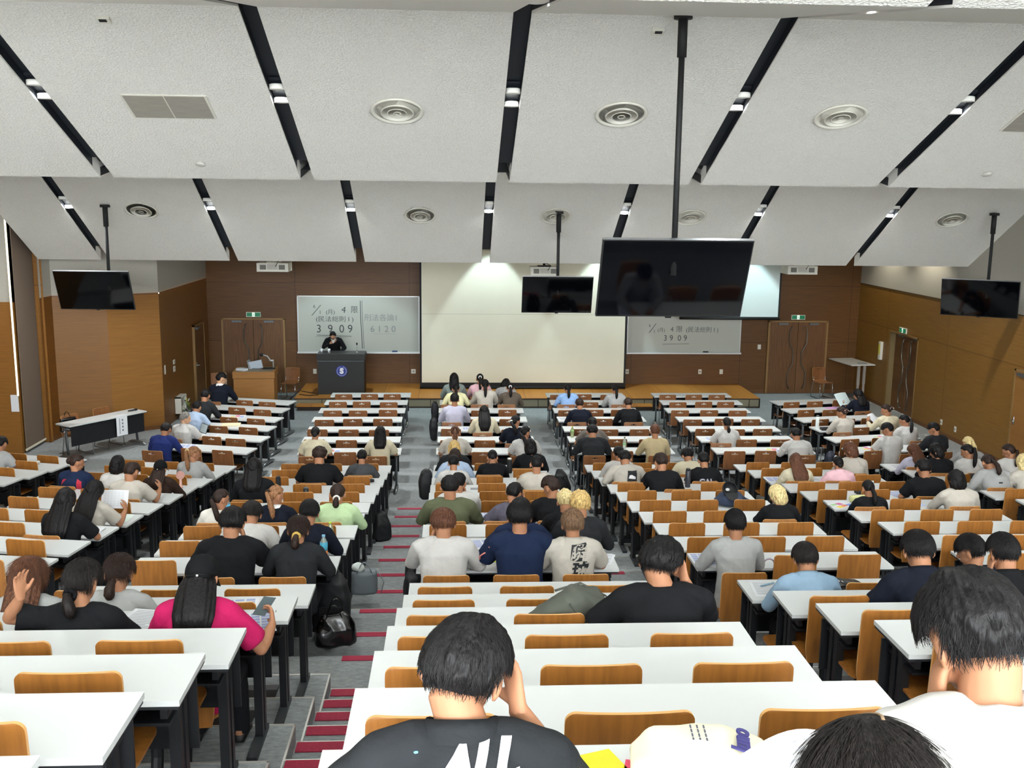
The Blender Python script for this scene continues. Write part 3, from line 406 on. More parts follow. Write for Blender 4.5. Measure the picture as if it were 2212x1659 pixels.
{'id': 'e91', 'b': 'S2', 'r': 12, 'seat': 1, 'loc': (-2.043, 5.795, 1.802), 'rz': 0, 's': 0.913, 'pose': 'M', 'hair': 'lowpony', 'hc': 'dark', 'col': 'lightgrey', 'slv': 'l', 'label': 'person in light grey top with low brown ponytail beside a white tote'},
{'id': 'e92', 'b': 'S2', 'r': 13, 'seat': 2, 'loc': (-1.335, 5.002, 2.04), 'rz': 0, 's': 0.942, 'pose': 'PH', 'hair': 'cap', 'hc': 'black', 'col': 'magenta', 'slv': 's', 'label': 'person in magenta tee and black cap holding a phone'},
{'id': 'P93', 'b': 'F4', 'r': 2, 'seat': 0, 'loc': (2.495, 21.62, 0), 'rz': 0, 's': 0.936, 'pose': 'M', 'hair': 'pony', 'hc': 'black', 'col': 'blue', 'slv': 'l', 'label': 'person in blue shirt with tied black hair, second flat row'},
{'id': 'P94', 'b': 'F4', 'r': 2, 'seat': 2, 'loc': (3.548, 21.62, 0), 'rz': 0, 's': 0.926, 'pose': 'M', 'hair': 'ponyhigh', 'hc': 'black', 'col': 'lightgrey', 'slv': 'l', 'label': 'person in pale grey top with black ponytail, second flat row'},
{'id': 'P95', 'b': 'F4', 'r': 4, 'seat': 0, 'loc': (2.537, 19.83, 0), 'rz': 0, 's': 0.943, 'pose': 'M', 'hair': 'messy', 'hc': 'dark', 'col': 'navyblack', 'slv': 'l', 'label': 'person in dark navy hooded top, fourth flat row, right-centre'},
{'id': 'P96', 'b': 'F4', 'r': 4, 'seat': 2, 'loc': (3.532, 19.83, 0), 'rz': 0, 's': 0.954, 'pose': 'M', 'hair': 'short', 'hc': 'dark', 'col': 'black', 'slv': 'l', 'label': 'person in black sweatshirt with short dark hair, fourth flat row'}
]
# ================================================================ the room
# ---- floors: flat front floor, stepped platforms
bm = B()
box(bm, -9.6, 16.2, -0.1, XR+0.6, 27.3, 0.0)
struct('floor', bm, CARPET)
def left_skew(x, y):   # the two blocks by the left wall stand slightly turned
    return y + max(0.0, -3.3-x)*0.17
bm = B()
edges = [SY[k]-0.10 for k in range(1, 11)]
for k in range(1, 11):
    y1 = edges[k-1]; y0 = edges[k] if k < 10 else 8.02
    z = SZ[k]; zb = z-0.135
    P = [(XR+0.6, y1), (-3.3, y1), (-9.6, y1+1.07), (-9.6, y0+1.07-0.02), (-3.3, y0-0.02), (XR+0.6, y0-0.02)]
    prism(bm, P[::-1] if False else P, zb, z)
struct('floor', bm, CARPET)
bm = B()
for k in range(1, 11):
    y1 = edges[k-1]
    box(bm, -3.3, y1-0.012, SZ[k]-0.015, XR, y1+0.004, SZ[k]+0.003)
struct('trim_nosing', bm, PALE)
# cross aisle and the steep rear platforms with half steps in the two aisles
bm = B()
box(bm, -9.6, 7.22, 0.9, XR+0.6, 8.05, 1.315)
for k in range(11, 19):
    y1 = SY[k]-0.05; y0 = SY[k+1]-0.05 if k < 18 else -9.0
    zb = SZ[k]-0.32 if k < 18 else SZ[k]-0.3
    for xa, xb in ((-9.6, -0.935), (-0.385, 1.52), (2.11, XR+0.6)):
        box(bm, xa, y0-0.01, zb, xb, y1, SZ[k])
struct('floor', bm, CARPET)
bm = B(); tr = B()
for xa, xb in ((-0.935, -0.385), (1.52, 2.11)):
    z = 1.315; y = 7.22
    for i in range(17):
        z += 0.1215
        box(bm, xa, y-0.42, z-0.25, xb, y, z); box(tr, xa, y-0.012, z-0.01, xb, y+0.004, z+0.003)
        y -= 0.405
struct('floor', bm, CARPET)
for k in range(11, 19):
    y1 = SY[k]-0.05; y0 = SY[k+1]-0.05 if k < 18 else -9
    for xa, xb in ((-6, -0.935), (-0.385, 1.52), (2.11, XR)): box(tr, xa, y1-0.012, SZ[k]-0.012, xb, y1+0.004, SZ[k]+0.003)
    for xe in (-0.945, 2.11): box(tr, xe, y0, SZ[k]-0.01, xe+0.012, y1, SZ[k]+0.003)
struct('trim_nosing', tr, PALE)
# red treads strips: each step edge carries one
def nosing(x0, x1, y, z, depth, lab):
    b = B(); box(b, x0, y-depth, z+0.001, x1, y-0.013, z+0.007)
    o = struct('trim_nosing_strip', b, RED); return o
for k in range(1, 11):
    nosing(-0.935, -0.49, edges[k-1], SZ[k], 0.10, k); nosing(1.55, 2.0, edges[k-1], SZ[k], 0.10, k)
nosing(-0.935, -0.49, 8.05, 1.315, 0.10, 11); nosing(1.55, 2.0, 8.05, 1.315, 0.10, 11)
z = 1.315; y = 7.22
for i in range(14):
    z += 0.1215
    nosing(-0.925, -0.49, y, z, 0.12, i); nosing(1.56, 2.0, y, z, 0.12, i); y -= 0.405
# ---- stage
bm = B(); prism(bm, [(-3.97, 24.93), (7.78, 24.93), (7.78, 27.0), (-3.97, 27.0)], 0.235, 0.25)
struct('floor_stage', bm, STAGE)
bm = B(); box(bm, -3.95, 24.95, 0.0, 7.76, 27.0, 0.235)
for i in range(10):
    pass
struct('wall_stage_front', bm, STAGE_F)
bm = B(); box(bm, -3.97, 24.92, 0.215, 7.78, 24.935, 0.24); box(bm, -3.97, 24.93, 0.0, 7.78, 24.945, 0.03)
for i in range(9): box(bm, -3.3+i*1.35, 24.94, 0.03, -3.285+i*1.35, 24.949, 0.22)
box(bm, 7.775, 24.93, 0, 7.785, 27, 0.24)
struct('trim_stage_edge', bm, mat('dark_trim', '2b1d12', 0.6))
# ---- front wall (wood) and upper plaster
bm = B()
quad(bm, [(-6.5, YF, 0), (XR, YF, 0), (XR, YF, 5.2), (-6.5, YF, 5.2)])
struct('wall_front', bm, PW_F)
def wall_run(name, pts, z0, z1, m, mi=0):
    b = B()
    for (xa, ya), (xb, yb) in zip(pts, pts[1:]): quad(b, [(xa, ya, z0), (xb, yb, z0), (xb, yb, z1), (xa, ya, z1)])
    return struct(name, b, m)
# right wall: straight, with the door recess cut out
def right_face(y0, y1, z0, z1, m, b): quad(b, [(XR, y0, z0), (XR, y1, z0), (XR, y1, z1), (XR, y0, z1)])
bm = B()
for y0, y1, z0, z1 in ((-9, 18.95-0.9, 0, 3.03), (18.05, 18.96, 2.0, 3.03), (18.96, 23.35, 0, 3.03), (23.35, 24.88, 1.98, 3.03), (24.88, YF, 0, 3.03)):
    right_face(y0, y1, z0, z1, None, bm)
struct('wall_right', bm, PW_S)
bm = B(); right_face(-9, YF, 3.05, 9.6, None, bm); struct('wall_right_upper', bm, PLASTER)
bm = B(); box(bm, XR-0.02, -9, 3.03, XR+0.02, YF, 3.05); struct('trim_right', bm, mat('seam_dark', '40301c', 0.7))
bm = B(); box(bm, XR-0.015, 18.96, 0, XR+0.02, 23.35, 0.09); box(bm, XR-0.015, 24.88, 0, XR+0.02, YF, 0.09); box(bm, XR-0.015, 8, 0.0, XR+0.02, 18.05, 0.09)
struct('baseboard_right', bm, mat('base_brown', '6b4420', 0.5))
bm = B(); box(bm, -4.5, YF-0.015, 0, -3.97, YF, 0.09); box(bm, 10.17, YF-0.015, 0, XR, YF, 0.09); box(bm, 7.79, YF-0.015, 0, 8.54, YF, 0.09); box(bm, -6.5, YF-0.015, 0, -6.12, YF, 0.09)
struct('baseboard_front', bm, MATS['base_brown'])
# left wall run
LP = [(-6.5, YF), (-6.5, 22.65), (-7.42, 22.02), (-8.45, 21.75), (-8.5, 21.25)]
wall_run('wall_left', LP[:2], 0, 3.03, panel_wood('veneer_left_y', '8a5c28', '734a1e', 3.2, 3.4, (0, 0.3), 'y'))
wall_run('wall_left', LP[1:3], 0, 3.03, panel_wood('veneer_left_lit', '96682f', '7d5324', 6, 3.3, (0, 0), 'x'))  # lighter copy of the left veneer: the turned panel's lighting put in colour
wall_run('wall_left', LP[2:4], 0, 3.03, PW_L)
wall_run('wall_left', LP[3:], 0, 3.03, panel_wood('veneer_left_c', '7d4f20', '67401a', 3.2, 3.4, (0, 0.3), 'y'))
wall_run('wall_left_upper', LP, 3.05, 6.5, PLASTER)
bm = B()
for (xa, ya), (xb, yb) in zip(LP, LP[1:]): 
    n = Vector((-(yb-ya), xb-xa, 0)).normalized()*0.012
    quad(bm, [(xa+n.x, ya+n.y, 3.025), (xb+n.x, yb+n.y, 3.025), (xb+n.x, yb+n.y, 3.055), (xa+n.x, ya+n.y, 3.055)])
    quad(bm, [(xa+n.x, ya+n.y, 0), (xb+n.x, yb+n.y, 0), (xb+n.x, yb+n.y, 0.09), (xa+n.x, ya+n.y, 0.09)])
struct('baseboard_left', bm, MATS['base_brown'])
# the taupe roller blind between pilasters, the pilaster, the bright wall by it
BL = thing('roller_blind', 'tall taupe roller blind hanging to the floor with pale bottom bar', 'blind', (-8.62, 20.85, 0))
b = B(); box(b, -0.01, -0.46, 0.1, 0.01, 0.44, 5.6); link('blind_fabric', b, mat('blind_taupe', '6d5d50', 0.9), BL)
b = B(); tube(b, [(0.02, -0.5, 0.07), (0.02, 0.46, 0.07)], [0.025], 10); link('bottom_bar', b, mat('bar_pale', 'cfcbb8', 0.4), BL)
bm = B(); quad(bm, [(-9.6, 20.3, 0), (-8.66, 20.3, 0), (-8.66, 20.3, 3.06), (-9.6, 20.3, 3.06)]); quad(bm, [(-8.66, 20.3, 0), (-8.66, 21.4, 0), (-8.66, 21.4, 6.5), (-8.66, 20.3, 6.5)]); quad(bm, [(-8.66, 21.33, 0), (-8.45, 21.33, 0), (-8.45, 21.33, 6.5), (-8.66, 21.33, 6.5)])
struct('wall_left_pilaster', bm, panel_wood('veneer_left_d', '8f6027', '79501f', 6, 3.3, (0, 0), 'x'))
bm = B(); quad(bm, [(-9.6, 20.301, 3.0), (-8.66, 20.301, 3.0), (-8.66, 20.301, 7.5), (-9.6, 20.301, 7.5)]); quad(bm, [(-8.66, 20.3, 3.05), (-8.66, 21.25, 3.05), (-8.66, 21.25, 6.5), (-8.66, 20.3, 6.5)])
struct('wall_left_upper', bm, PLASTER)
bm = B(); quad(bm, [(-9.1, 20.3, 0), (-9.1, -9, 0), (-9.1, -9, 3.04), (-9.1, 20.3, 3.04)]); struct('wall_left', bm, PW_S)
bm = B(); quad(bm, [(-9.1, 20.3, 3.03), (-9.1, -9, 3.03), (-9.1, -9, 9.6), (-9.1, 20.3, 9.6)]); struct('wall_left_upper', bm, PLASTER)
cv = thing('cove_glow_strip', 'thin vertical glowing strip standing in for cove light at the left pilaster edge', 'light', (-8.655, 20.27, 1.2))  # glowing strip added for the light that spills from the cove behind
b = B(); box(b, -0.014, -0.012, 0, 0.014, 0.0, 3.9); link('diffuser', b, mat('cove_glow', 'fff3cf', 0.4, emit=1.3), cv)
b = B(); box(b, -0.018, 0.0, -0.01, 0.018, 0.012, 3.91); link('channel', b, PALE, cv)
o = tag(link('paper_notice', B() if False else (lambda b: (box(b, -0.075, -0.004, -0.17, 0.075, 0, 0.17), b)[1])(B()), PAPER), 'white paper notice taped to the left pilaster', 'notice'); o.location = (-8.74, 20.295, 1.04)
# ---- ceiling: sloping slabs (notched at black light slots) with rising soffits between
K = 0.88
def cz(y, z): return (y*K, CAMZ+K*(z-CAMZ))
PROF = [(-10.3, 9.4, 0), (-1.5, 9.2, 0), (7.9, 6.59, 0), (11.5, 7.12, 1), (15.7, 5.39, 0), (20.0, 6.08, 1), (24.2, 3.67, 0)]
PR = [cz(a, b)+(c,) for a, b, c in PROF]
SLOTX = [0.735*K + i*2.95*K for i in range(-4, 5)]
SW = 0.088
def slab_xs():
    xs = [-9.1 if True else 0]
    return xs
TH = 0.2
bm = B()
bounds = [-9.1] + [v for s in SLOTX if -9 < s-SW and s+SW < XR for v in (s-SW, s+SW)] + [XR+0.02]
strips = [(bounds[i], bounds[i+1]) for i in range(0, len(bounds)-1, 2)]
for xa, xb in strips:
    for (y0, z0, _), (y1, z1, m1) in zip(PR, PR[1:]):
        q = lambda pts, mi: quad(bm, pts, mi)
        xl = xa
        if y1 > 20 and xa < -8.5: xl = -8.49
        q([(xl, y0, z0), (xl, y1, z1), (xb, y1, z1), (xb, y0, z0)], 0 if m1 == 0 else 1)
        for x in (xl, xb): q([(x, y0, z0), (x, y1, z1), (x, y1, z1+TH), (x, y0, z0+TH)], 1)
    y1, z1, _ = PR[-1]; quad(bm, [(xa if xa > -8.5 else -8.49, y1, z1), (xb, y1, z1), (xb, y1, z1+TH), (xa if xa > -8.5 else -8.49, y1, z1+TH)], 1)
# black backing above the slots, stopping just short of every lip
for s in SLOTX:
    if not (-9 < s-SW and s+SW < XR): continue
    for i, ((y0, z0, _), (y1, z1, m1)) in enumerate(zip(PR, PR[1:])):
        a, b2 = y0, y1
        if m1 == 0: b2 = y1-0.28
        else: a = y0-0.0
        f = lambda y: z0+(z1-z0)*(y-y0)/(y1-y0)
        quad(bm, [(s-SW, a, f(a)+0.13), (s-SW, b2, f(b2)+0.13), (s+SW, b2, f(b2)+0.13), (s+SW, a, f(a)+0.13)], 2)
        for x in (s-SW+0.001, s+SW-0.001):
            quad(bm, [(x, a, f(a)+0.02), (x, b2, f(b2)+0.02), (x, b2, f(b2)+0.13), (x, a, f(a)+0.13)], 2)
# roof void over everything so no sky light leaks through the slots
quad(bm, [(-9.6, -9, 9.6), (-9.6, 27.2, 6.9), (XR+0.6, 27.2, 6.9), (XR+0.6, -9, 9.6)], 2)
struct('ceiling', bm, [CEIL, SOFFIT, DARKSLOT])
bm = B(); quad(bm, [(-8.6, 21.2, 5.0), (-8.6, 27.05, 5.0), (XR, 27.05, 5.0), (XR, 21.2, 5.0)]); struct('ceiling_stage', bm, SOFFIT)
def slope_z(y):
    for (y0, z0, _), (y1, z1, m1) in zip(PR, PR[1:]):
        if y0 <= y <= y1: return z0+(z1-z0)*(y-y0)/(y1-y0), math.atan2(z1-z0, y1-y0)
    return 5, 0
# ---- paired downlights in the slots
def spot(parent, W_, loc, ang=150, blend=1.0, size=0.09, col=(0.97, 1.0, 0.99), tgt=None):
    l = bpy.data.lights.new('lamp_light', 'SPOT'); l.energy = W_; l.spot_size = math.radians(ang); l.spot_blend = blend; l.shadow_soft_size = size; l.color = col
    o = bpy.data.objects.new('lamp_light', l); COL.objects.link(o); o.parent = parent; o.location = loc
    if tgt is not None: o.rotation_euler = Vector(tgt).to_track_quat('-Z', 'Y').to_euler()
    return o
first = None
rows_desc = {0: 'lowest slab', 1: 'middle slab', 2: 'top soffit', 3: 'rear slab'}
for ri, yc in ((0, 19.38), (1, 11.78), (2, 8.35), (3, 4.2)):
    xs = [s for s in SLOTX if -9 < s-SW and s+SW < XR]
    if ri == 3: xs = xs[1::2]
    for n_, s in enumerate(xs):
        z, a = slope_z(yc)
        if first is None:
            t = thing('recessed_downlight', '', 'light', (s, yc, z)); first = t
            for j in (-1, 1):
                b = B(); M = Matrix.Rotation(-0.0, 4, 'X')
                lathe(b, [(0.074, 0.0), (0.078, 0.012), (0.05, 0.02)], 20, (0, j*0.14, 0)); link('lens', b, LENS, t, True)
                b = B(); lathe(b, [(0.08, -0.004), (0.085, -0.004), (0.086, 0.05), (0.07, 0.055)], 20, (0, j*0.14, 0)); link('housing', b, SOFFIT, t, True)
            b = B(); box(b, -0.075, -0.28, 0.055, 0.075, 0.28, 0.075); link('mounting_plate', b, DARKSLOT, t)
            for c in t.children: c.rotation_euler = (0, 0, 0)
            spot(t, LAMP_W, (0, 0, -0.03))
            tt = t
        else: tt = dup(first, (s, yc, z))
        tt['label'] = 'two bright round downlights in black slot, %s from left, %s' % (ORD[n_+1], rows_desc[ri]); tt['group'] = 'paired ceiling downlights'
        tt.location = (s, yc, z+0.035)
        ll = [c for c in tt.children if c.type == 'LIGHT'][0]
        if n_ == 0:
            row_light = ll.data if ri == 0 else ll.data.copy(); row_light.energy = LAMP_W*(2.1, 1.1, 0.25, 0.08)[ri]
        ll.data = row_light
        for c in tt.children:
            if c.type == 'MESH' and c.name.startswith(('lens', 'housing')):
                sgn = 1 if c.data.vertices[0].co.y > 0 else -1
                c.location = (0, 0, sgn*0.14*math.tan(a))
            elif c.type == 'MESH': c.rotation_euler = (a, 0, 0)
# ---- round diffusers, grilles, detectors
def plane_mat(x, y, off=0):
    z, a = slope_z(y)
    return Matrix.Translation((x, y, z-off)) @ Matrix.Rotation(a, 4, 'X')
DIF = mat('diffuser_white', 'd8d5ca', 0.5)
dz = [(-0.655, 11.97), (1.92, 11.96), (4.49, 11.93), (-5.83, 19.49), (-0.65, 19.55), (1.93, 19.53), (4.53, 19.52), (9.69, 19.5)]
f0 = None
for i, (x, y) in enumerate(dz):
    lab = 'round white air diffuser, %s, on the %s ceiling slab' % ((['left of centre slot', 'right of centre slot', 'nearest the right'][i]) if i < 3 else ['far left', 'left of centre', 'behind a television pole', 'right of centre', 'far right'][i-3], 'middle' if i < 3 else 'lowest')
    if f0 is None:
        f0 = thing('air_diffuser', lab, 'vent')
        b = B(); lathe(b, [(0.30, 0.0), (0.305, -0.012), (0.285, -0.02), (0.262, -0.012), (0.25, 0.03), (0.262, 0.03), (0.275, 0.0)], 40); link('rim', b, DIF, f0, True)
        for r in (0.185, 0.11, 0.04):
            b = B(); lathe(b, [(r+0.006, -0.035), (r-0.002, -0.04), (r-0.045 if r > 0.05 else 0.0, -0.0), (r-0.04 if r > 0.05 else 0.001, 0.008), (r+0.008, -0.028)], 36); link('ring', b, DIF, f0, True)
        b = B(); lathe(b, [(0.25, 0.015), (0.001, 0.016)], 30); link('throat', b, RUBBER, f0)
        o = f0
    else: o = dup(f0, (0, 0, 0), None, lab)
    o['group'] = 'round ceiling air diffusers'; o.matrix_world = plane_mat(x, y, 0.012)
for i, (x0, x1) in enumerate(((-3.66, -2.76), (6.58, 7.6))):
    t = thing('return_air_grille', 'grey slatted double air grille, %s on the middle ceiling slab' % ('left part' if i == 0 else 'cut by the right edge'), 'vent')
    t.matrix_world = plane_mat((x0+x1)/2, 11.97, 0.003)
    w = (x1-x0)/2
    b = B(); box(b, -w-0.02, -0.27, -0.01, w+0.02, 0.27, 0.0); link('frame', b, DIF, t)
    for sx in (-1, 1):
        b = B(); box(b, (sx-1)/2*w+0.008, -0.255, -0.014, (sx+1)/2*w-0.008, 0.255, -0.011)
        link('slat_panel', b, mat('grille_grey', '9c978d', 0.6, nscale=4, namp=0.25, stretch=(1, 60, 1)), t)
for i, (x, y) in enumerate(((-3.23, 13.38), (7.07, 13.37))):
    b = B(); lathe(b, [(0.06, 0), (0.06, -0.02), (0.03, -0.03)], 20); o = link('smoke_detector', b, mat('detector', 'bdbbb4', 0.6), None, True)
    tag(o, 'small flat grey disc on the middle slab near its %s lower corner' % ('left', 'right')[i], 'detector'); o.matrix_world = plane_mat(x, y, 0)
for i, (x, y) in enumerate(((-3.35, 10.35), (2.0, 10.35))):
    t = thing('ceiling_sensor', 'small white box sensor near the ridge, %s' % ('at the left of the photo', 'beside the large television pole')[i], 'sensor')
    t.matrix_world = plane_mat(x, y, 0.0)
    b = B(); box(b, -0.06, -0.04, -0.04, 0.06, 0.04, 0); link('housing', b, DIF, t, bevel=0.012)
    b = B(); box(b, -0.035, -0.045, -0.05, 0.035, -0.01, -0.04); link('lens', b, RUBBER, t)
# ---- televisions on poles
def tv(label, x, y, ztop, w, h, tilt, yaw, polex=None):
    z, a = slope_z(y+0.12)
    t = thing('ceiling_television', label, 'television', (x, y, ztop), yaw, 'televisions hung on black poles')
    px = 0 if polex is None else polex-x
    b = B(); tube(b, [(px, 0.12, z-ztop), (px, 0.12, -0.35)], [0.03], 12); link('pole', b, RUBBER, t, True)
    b = B(); tube(b, [(px, 0.12, z-ztop+0.02), (px, 0.12, z-ztop-0.38)], [0.047], 12); lathe(b, [(0.09, z-ztop+0.02), (0.09, z-ztop-0.03)], 16, (px, 0.12, 0)); link('pole_sleeve', b, RUBBER, t, True)
    M = Matrix.Rotation(math.radians(tilt), 4, 'X')      # bottom edge swings back
    b = B(); box(b, -w/2, 0, -h, w/2, 0.045, 0, M=M); link('housing', b, RUBBER, t, bevel=0.006)
    b = B(); box(b, -w/2+0.012, -0.004, -h+0.018, w/2-0.012, 0.0005, -0.012, M=M); link('screen', b, GLOSS_BLACK, t)
    b = B(); box(b, -w/2, 0.0, -0.004, w/2, 0.046, 0.003, M=M); link('top_edge', b, mat('tv_edge', 'b9bcc0', 0.3, 0.9), t)
    b = B(); box(b, -0.03, -0.006, -h-0.014, 0.03, 0.02, -h, M=M); link('sensor_tab', b, RUBBER, t)
    b = B(); box(b, -0.2, 0.045, -h*0.7, 0.2, 0.13, -h*0.25, M=M); link('wall_bracket', b, RUBBER, t)
    return t
tv('hanging television above the guest table by left wall', -6.75, 19.25, 3.74, 1.40, 0.78, 20, math.radians(-3), -6.45)
tv('small hanging television in front of the main screen', 1.98, 19.3, 3.70, 1.36, 0.76, 20, 0)
tv('largest hanging television, on the longest pole', 2.19, 9.86, 4.745, 1.50, 0.86, 24, math.radians(1), 2.17)
tv('hanging television by the right wall, cut by photo edge', 10.22, 19.2, 3.70, 1.40, 0.78, 20, math.radians(-32), 10.35)
# ---- screens and whiteboards on the stage wall
def proj_screen(label, x0, x1, z0, z1, y, m, bottom=0.06):
    t = thing('projection_screen', label, 'screen', ((x0+x1)/2, y, z0))
    w = (x1-x0)/2; h = z1-z0
    b = B(); box(b, -w, 0, 0, w, 0.012, h); link('border', b, RUBBER, t)
    b = B(); box(b, -w+0.05, -0.004, bottom, w-0.05, -0.0005, h-0.02); link('fabric', b, m, t)
    b = B(); tube(b, [(-w, 0, 0.0), (w, 0, 0.0)], [0.03], 12); link('weight_bar', b, RUBBER, t, True)
    b = B(); box(b, -w-0.05, -0.06, h, w+0.05, 0.09, h+0.16); box(b, -w*0.7-0.02, 0, h+0.1, -w*0.7+0.02, 0.03, 5.0-z0); box(b, w*0.7-0.02, 0, h+0.1, w*0.7+0.02, 0.03, 5.0-z0); link('case', b, DIF, t, bevel=0.01)
    return t
t = proj_screen('large cream projection screen at the middle of stage', -0.90, 4.52, 0.29, 4.3, 26.2, mat('screen_cream', 'e2decb', 0.85, nscale=1.2, namp=0.03), 0.13)
b = B(); box(b, -2.66, -0.006, 1.93, 2.66, -0.0045, 1.94); link('seam', b, mat('seam_grey', 'bdb9aa', 0.8), t)
proj_screen('pale right-hand projection screen behind the large television', 5.93, 8.61, 2.13, 4.3, 26.3, mat('screen_pale', 'd3e0de', 0.8), 0.05)
MARK = mat('marker_ink', '3c3f42', 0.7); MARKF = mat('marker_ink_faint', '85898a', 0.7)
BOARD = mat('whiteboard_face', 'b9bcb4', 0.22, spec=0.5)
ALU = mat('aluminium', 'd4d7d8', 0.35, 0.6)
def wboard(label, x0, x1, z0, z1):
    t = thing('whiteboard', label, 'whiteboard', (x0, YF-0.06, z0))
    w = x1-x0; h = z1-z0
    b = B(); box(b, 0, 0, 0, w, 0.05, h); link('panel', b, BOARD, t)
    b = B()
    for q in ((0, 0, 0.02, h), (w-0.02, 0, w, h), (0, h-0.02, w, h)): box(b, q[0], -0.006, q[1], q[2], 0.05, q[3])
    link('frame', b, ALU, t)
    b = B(); box(b, -0.01, -0.09, -0.02, w+0.01, 0.0, 0.02); link('pen_tray', b, ALU, t, bevel=0.005)
    return t
def wr(t, body, x, z, size, m=MARK, rot=0, bold=-0.001, sx=1.0):
    M = Matrix.Translation((x, -0.004, z)) @ Matrix.Rotation(math.radians(90), 4, 'X') @ Matrix.Rotation(math.radians(rot), 4, 'Z') @ Matrix.Diagonal((sx, 1, 1, 1))
    return put_text('handwriting', body, size, m, t, M, extrude=0.001, bold=bold)
def scribble(t, pts, m=MARK, r=0.007):
    b = B(); tube(b, [(x, -0.004, z) for x, z in pts], [r], 6); return link('handwriting', b, m, t)
# left board: world x - x0(-4.15), z - 1.105
t = wboard('left whiteboard with handwriting behind the lecturer', -4.15, -0.93, 1.105, 2.61)
wr(t, '6', 0.45, 1.22, 0.13, rot=-8); scribble(t, [(0.38, 0.98), (0.62, 1.26)]); wr(t, '1', 0.60, 1.06, 0.14)
wr(t, '(月)', 0.87, 1.07, 0.15); wr(t, '4', 1.22, 1.13, 0.24, rot=-8); wr(t, '限', 1.50, 1.13, 0.2)
wr(t, '(民法総則 I )', 0.98, 0.88, 0.165, sx=1.12); wr(t, '3  9  0 9', 0.97, 0.62, 0.30, sx=0.95)
scribble(t, [(0.5, 0.46), (1.0, 0.445), (1.42, 0.43)], r=0.006); scribble(t, [(0.46, 0.42), (0.9, 0.41), (1.3, 0.40)], MARKF, 0.005)
for dx in (0.0, 0.045): scribble(t, [(1.66+dx, 1.38), (1.665+dx, 0.9), (1.7+dx, 0.1)], MARK if dx == 0 else MARKF, 0.008)
wr(t, '刑法各論1', 2.2, 0.92, 0.2, MARKF); wr(t, '6 1 2 0', 2.25, 0.62, 0.24, MARKF, bold=0.0)
scribble(t, [(2.0, 0.5), (2.6, 0.5)], MARKF, 0.003)
t2 = t
er = tag(link('whiteboard_eraser', (lambda b: (box(b, 0, 0, 0, 0.14, 0.05, 0.03), b)[1])(B()), mat('eraser_blue', '1d3a6b', 0.7), bevel=0.006), 'blue eraser on the left whiteboard tray', 'eraser'); er.location = (-1.66, 26.87, 1.126)
t = wboard('right whiteboard with handwriting under the pale screen', 4.66, 7.78, 1.115, 2.61)
wr(t, '6', 0.61, 0.74, 0.12); scribble(t, [(0.6, 0.55), (0.78, 0.80)]); wr(t, '1', 0.74, 0.58, 0.12)
wr(t, '(月)', 0.93, 0.62, 0.13); wr(t, '4', 1.22, 0.64, 0.18); wr(t, '限', 1.42, 0.64, 0.18)
wr(t, '(民法総則 I )', 2.05, 0.63, 0.165, sx=1.0); wr(t, '3 9  0 9', 1.32, 0.40, 0.22, sx=0.95); scribble(t, [(0.98, 0.24), (1.7, 0.25)], r=0.005)
er = tag(link('whiteboard_eraser', (lambda b: (box(b, 0, 0, 0, 0.14, 0.05, 0.03), b)[1])(B()), mat('eraser_dark', '1a2026', 0.7), bevel=0.006), 'dark eraser on the right whiteboard tray', 'eraser'); er.location = (6.75, 26.87, 1.136)
# ---- doors
def pull(b, x, z0, z1, flip):
    h = z1-z0; s = flip
    pts = [(x-0.06*s, z1), (x-0.12*s, z1-0.08*h), (x-0.12*s, z1-0.27*h), (x-0.0*s, z1-0.40*h), (x-0.0*s, z1-0.60*h), (x-0.13*s, z1-0.74*h), (x-0.13*s, z0+0.08*h), (x-0.06*s, z0)]
    tube(b, [(p[0], -0.07, p[1]) for p in pts], [0.016], 8)
    for i in (0, 3, 7): tube(b, [(pts[i][0], -0.07, pts[i][1]), (pts[i][0], 0, pts[i][1])], [0.012], 6)
def double_door(n, M, dm, label, mirror=1):
    t = bpy.data.objects.new('door_%d' % n, None); COL.objects.link(t); t.matrix_world = M; t['kind'] = 'structure'
    w = 0.80; h = 1.97
    b = B()
    for q in ((-w-0.03, 0, -w+0.02, h+0.03), (w-0.02, 0, w+0.03, h+0.03), (-w-0.03, h, w+0.03, h+0.04)): box(b, q[0], -0.03, q[1], q[2], 0.04, q[3])
    o = link('door_frame', b, mat('door_frame', '8a6a3c', 0.5), t)
    for s in (-1, 1):
        b = B(); box(b, (s-1)/2*w+0.006 if s < 0 else 0.006, -0.02, 0.01, -0.006 if s < 0 else w-0.02, 0.02, h)
        d = link('door_leaf', b, dm, t)
        b = B(); pull(b, s*0.12, 0.14, 1.86, -s if True else s); link('pull_handle', b, mat('pull_metal', '6e6a62', 0.3, 0.8), d, True)
        b = B(); box(b, s*0.42-0.13, -0.07, h-0.07, s*0.42+0.13, -0.02, h-0.02); link('door_closer', b, GREY_STEEL, d, bevel=0.01)
    return t
double_door(1, Matrix.Translation((9.355, YF-0.05, 0)), DOORW, '')
double_door(2, Matrix.Translation((-5.31, YF-0.05, 0)), DOORW, '')
MR = Matrix.Translation((XR+0.16, 24.115, 0)) @ Matrix.Rotation(math.radians(-90), 4, 'Z')
double_door(3, MR, DOORS, '')
bm = B()  # reveal of the side door
for y in (23.35, 24.88): quad(bm, [(XR, y, 0), (XR+0.2, y, 0), (XR+0.2, y, 1.98), (XR, y, 1.98)])
quad(bm, [(XR, 23.35, 1.98), (XR, 24.88, 1.98), (XR+0.2, 24.88, 1.98), (XR+0.2, 23.35, 1.98)])
struct('trim_door_reveal', bm, mat('reveal', '7d6a45', 0.6))
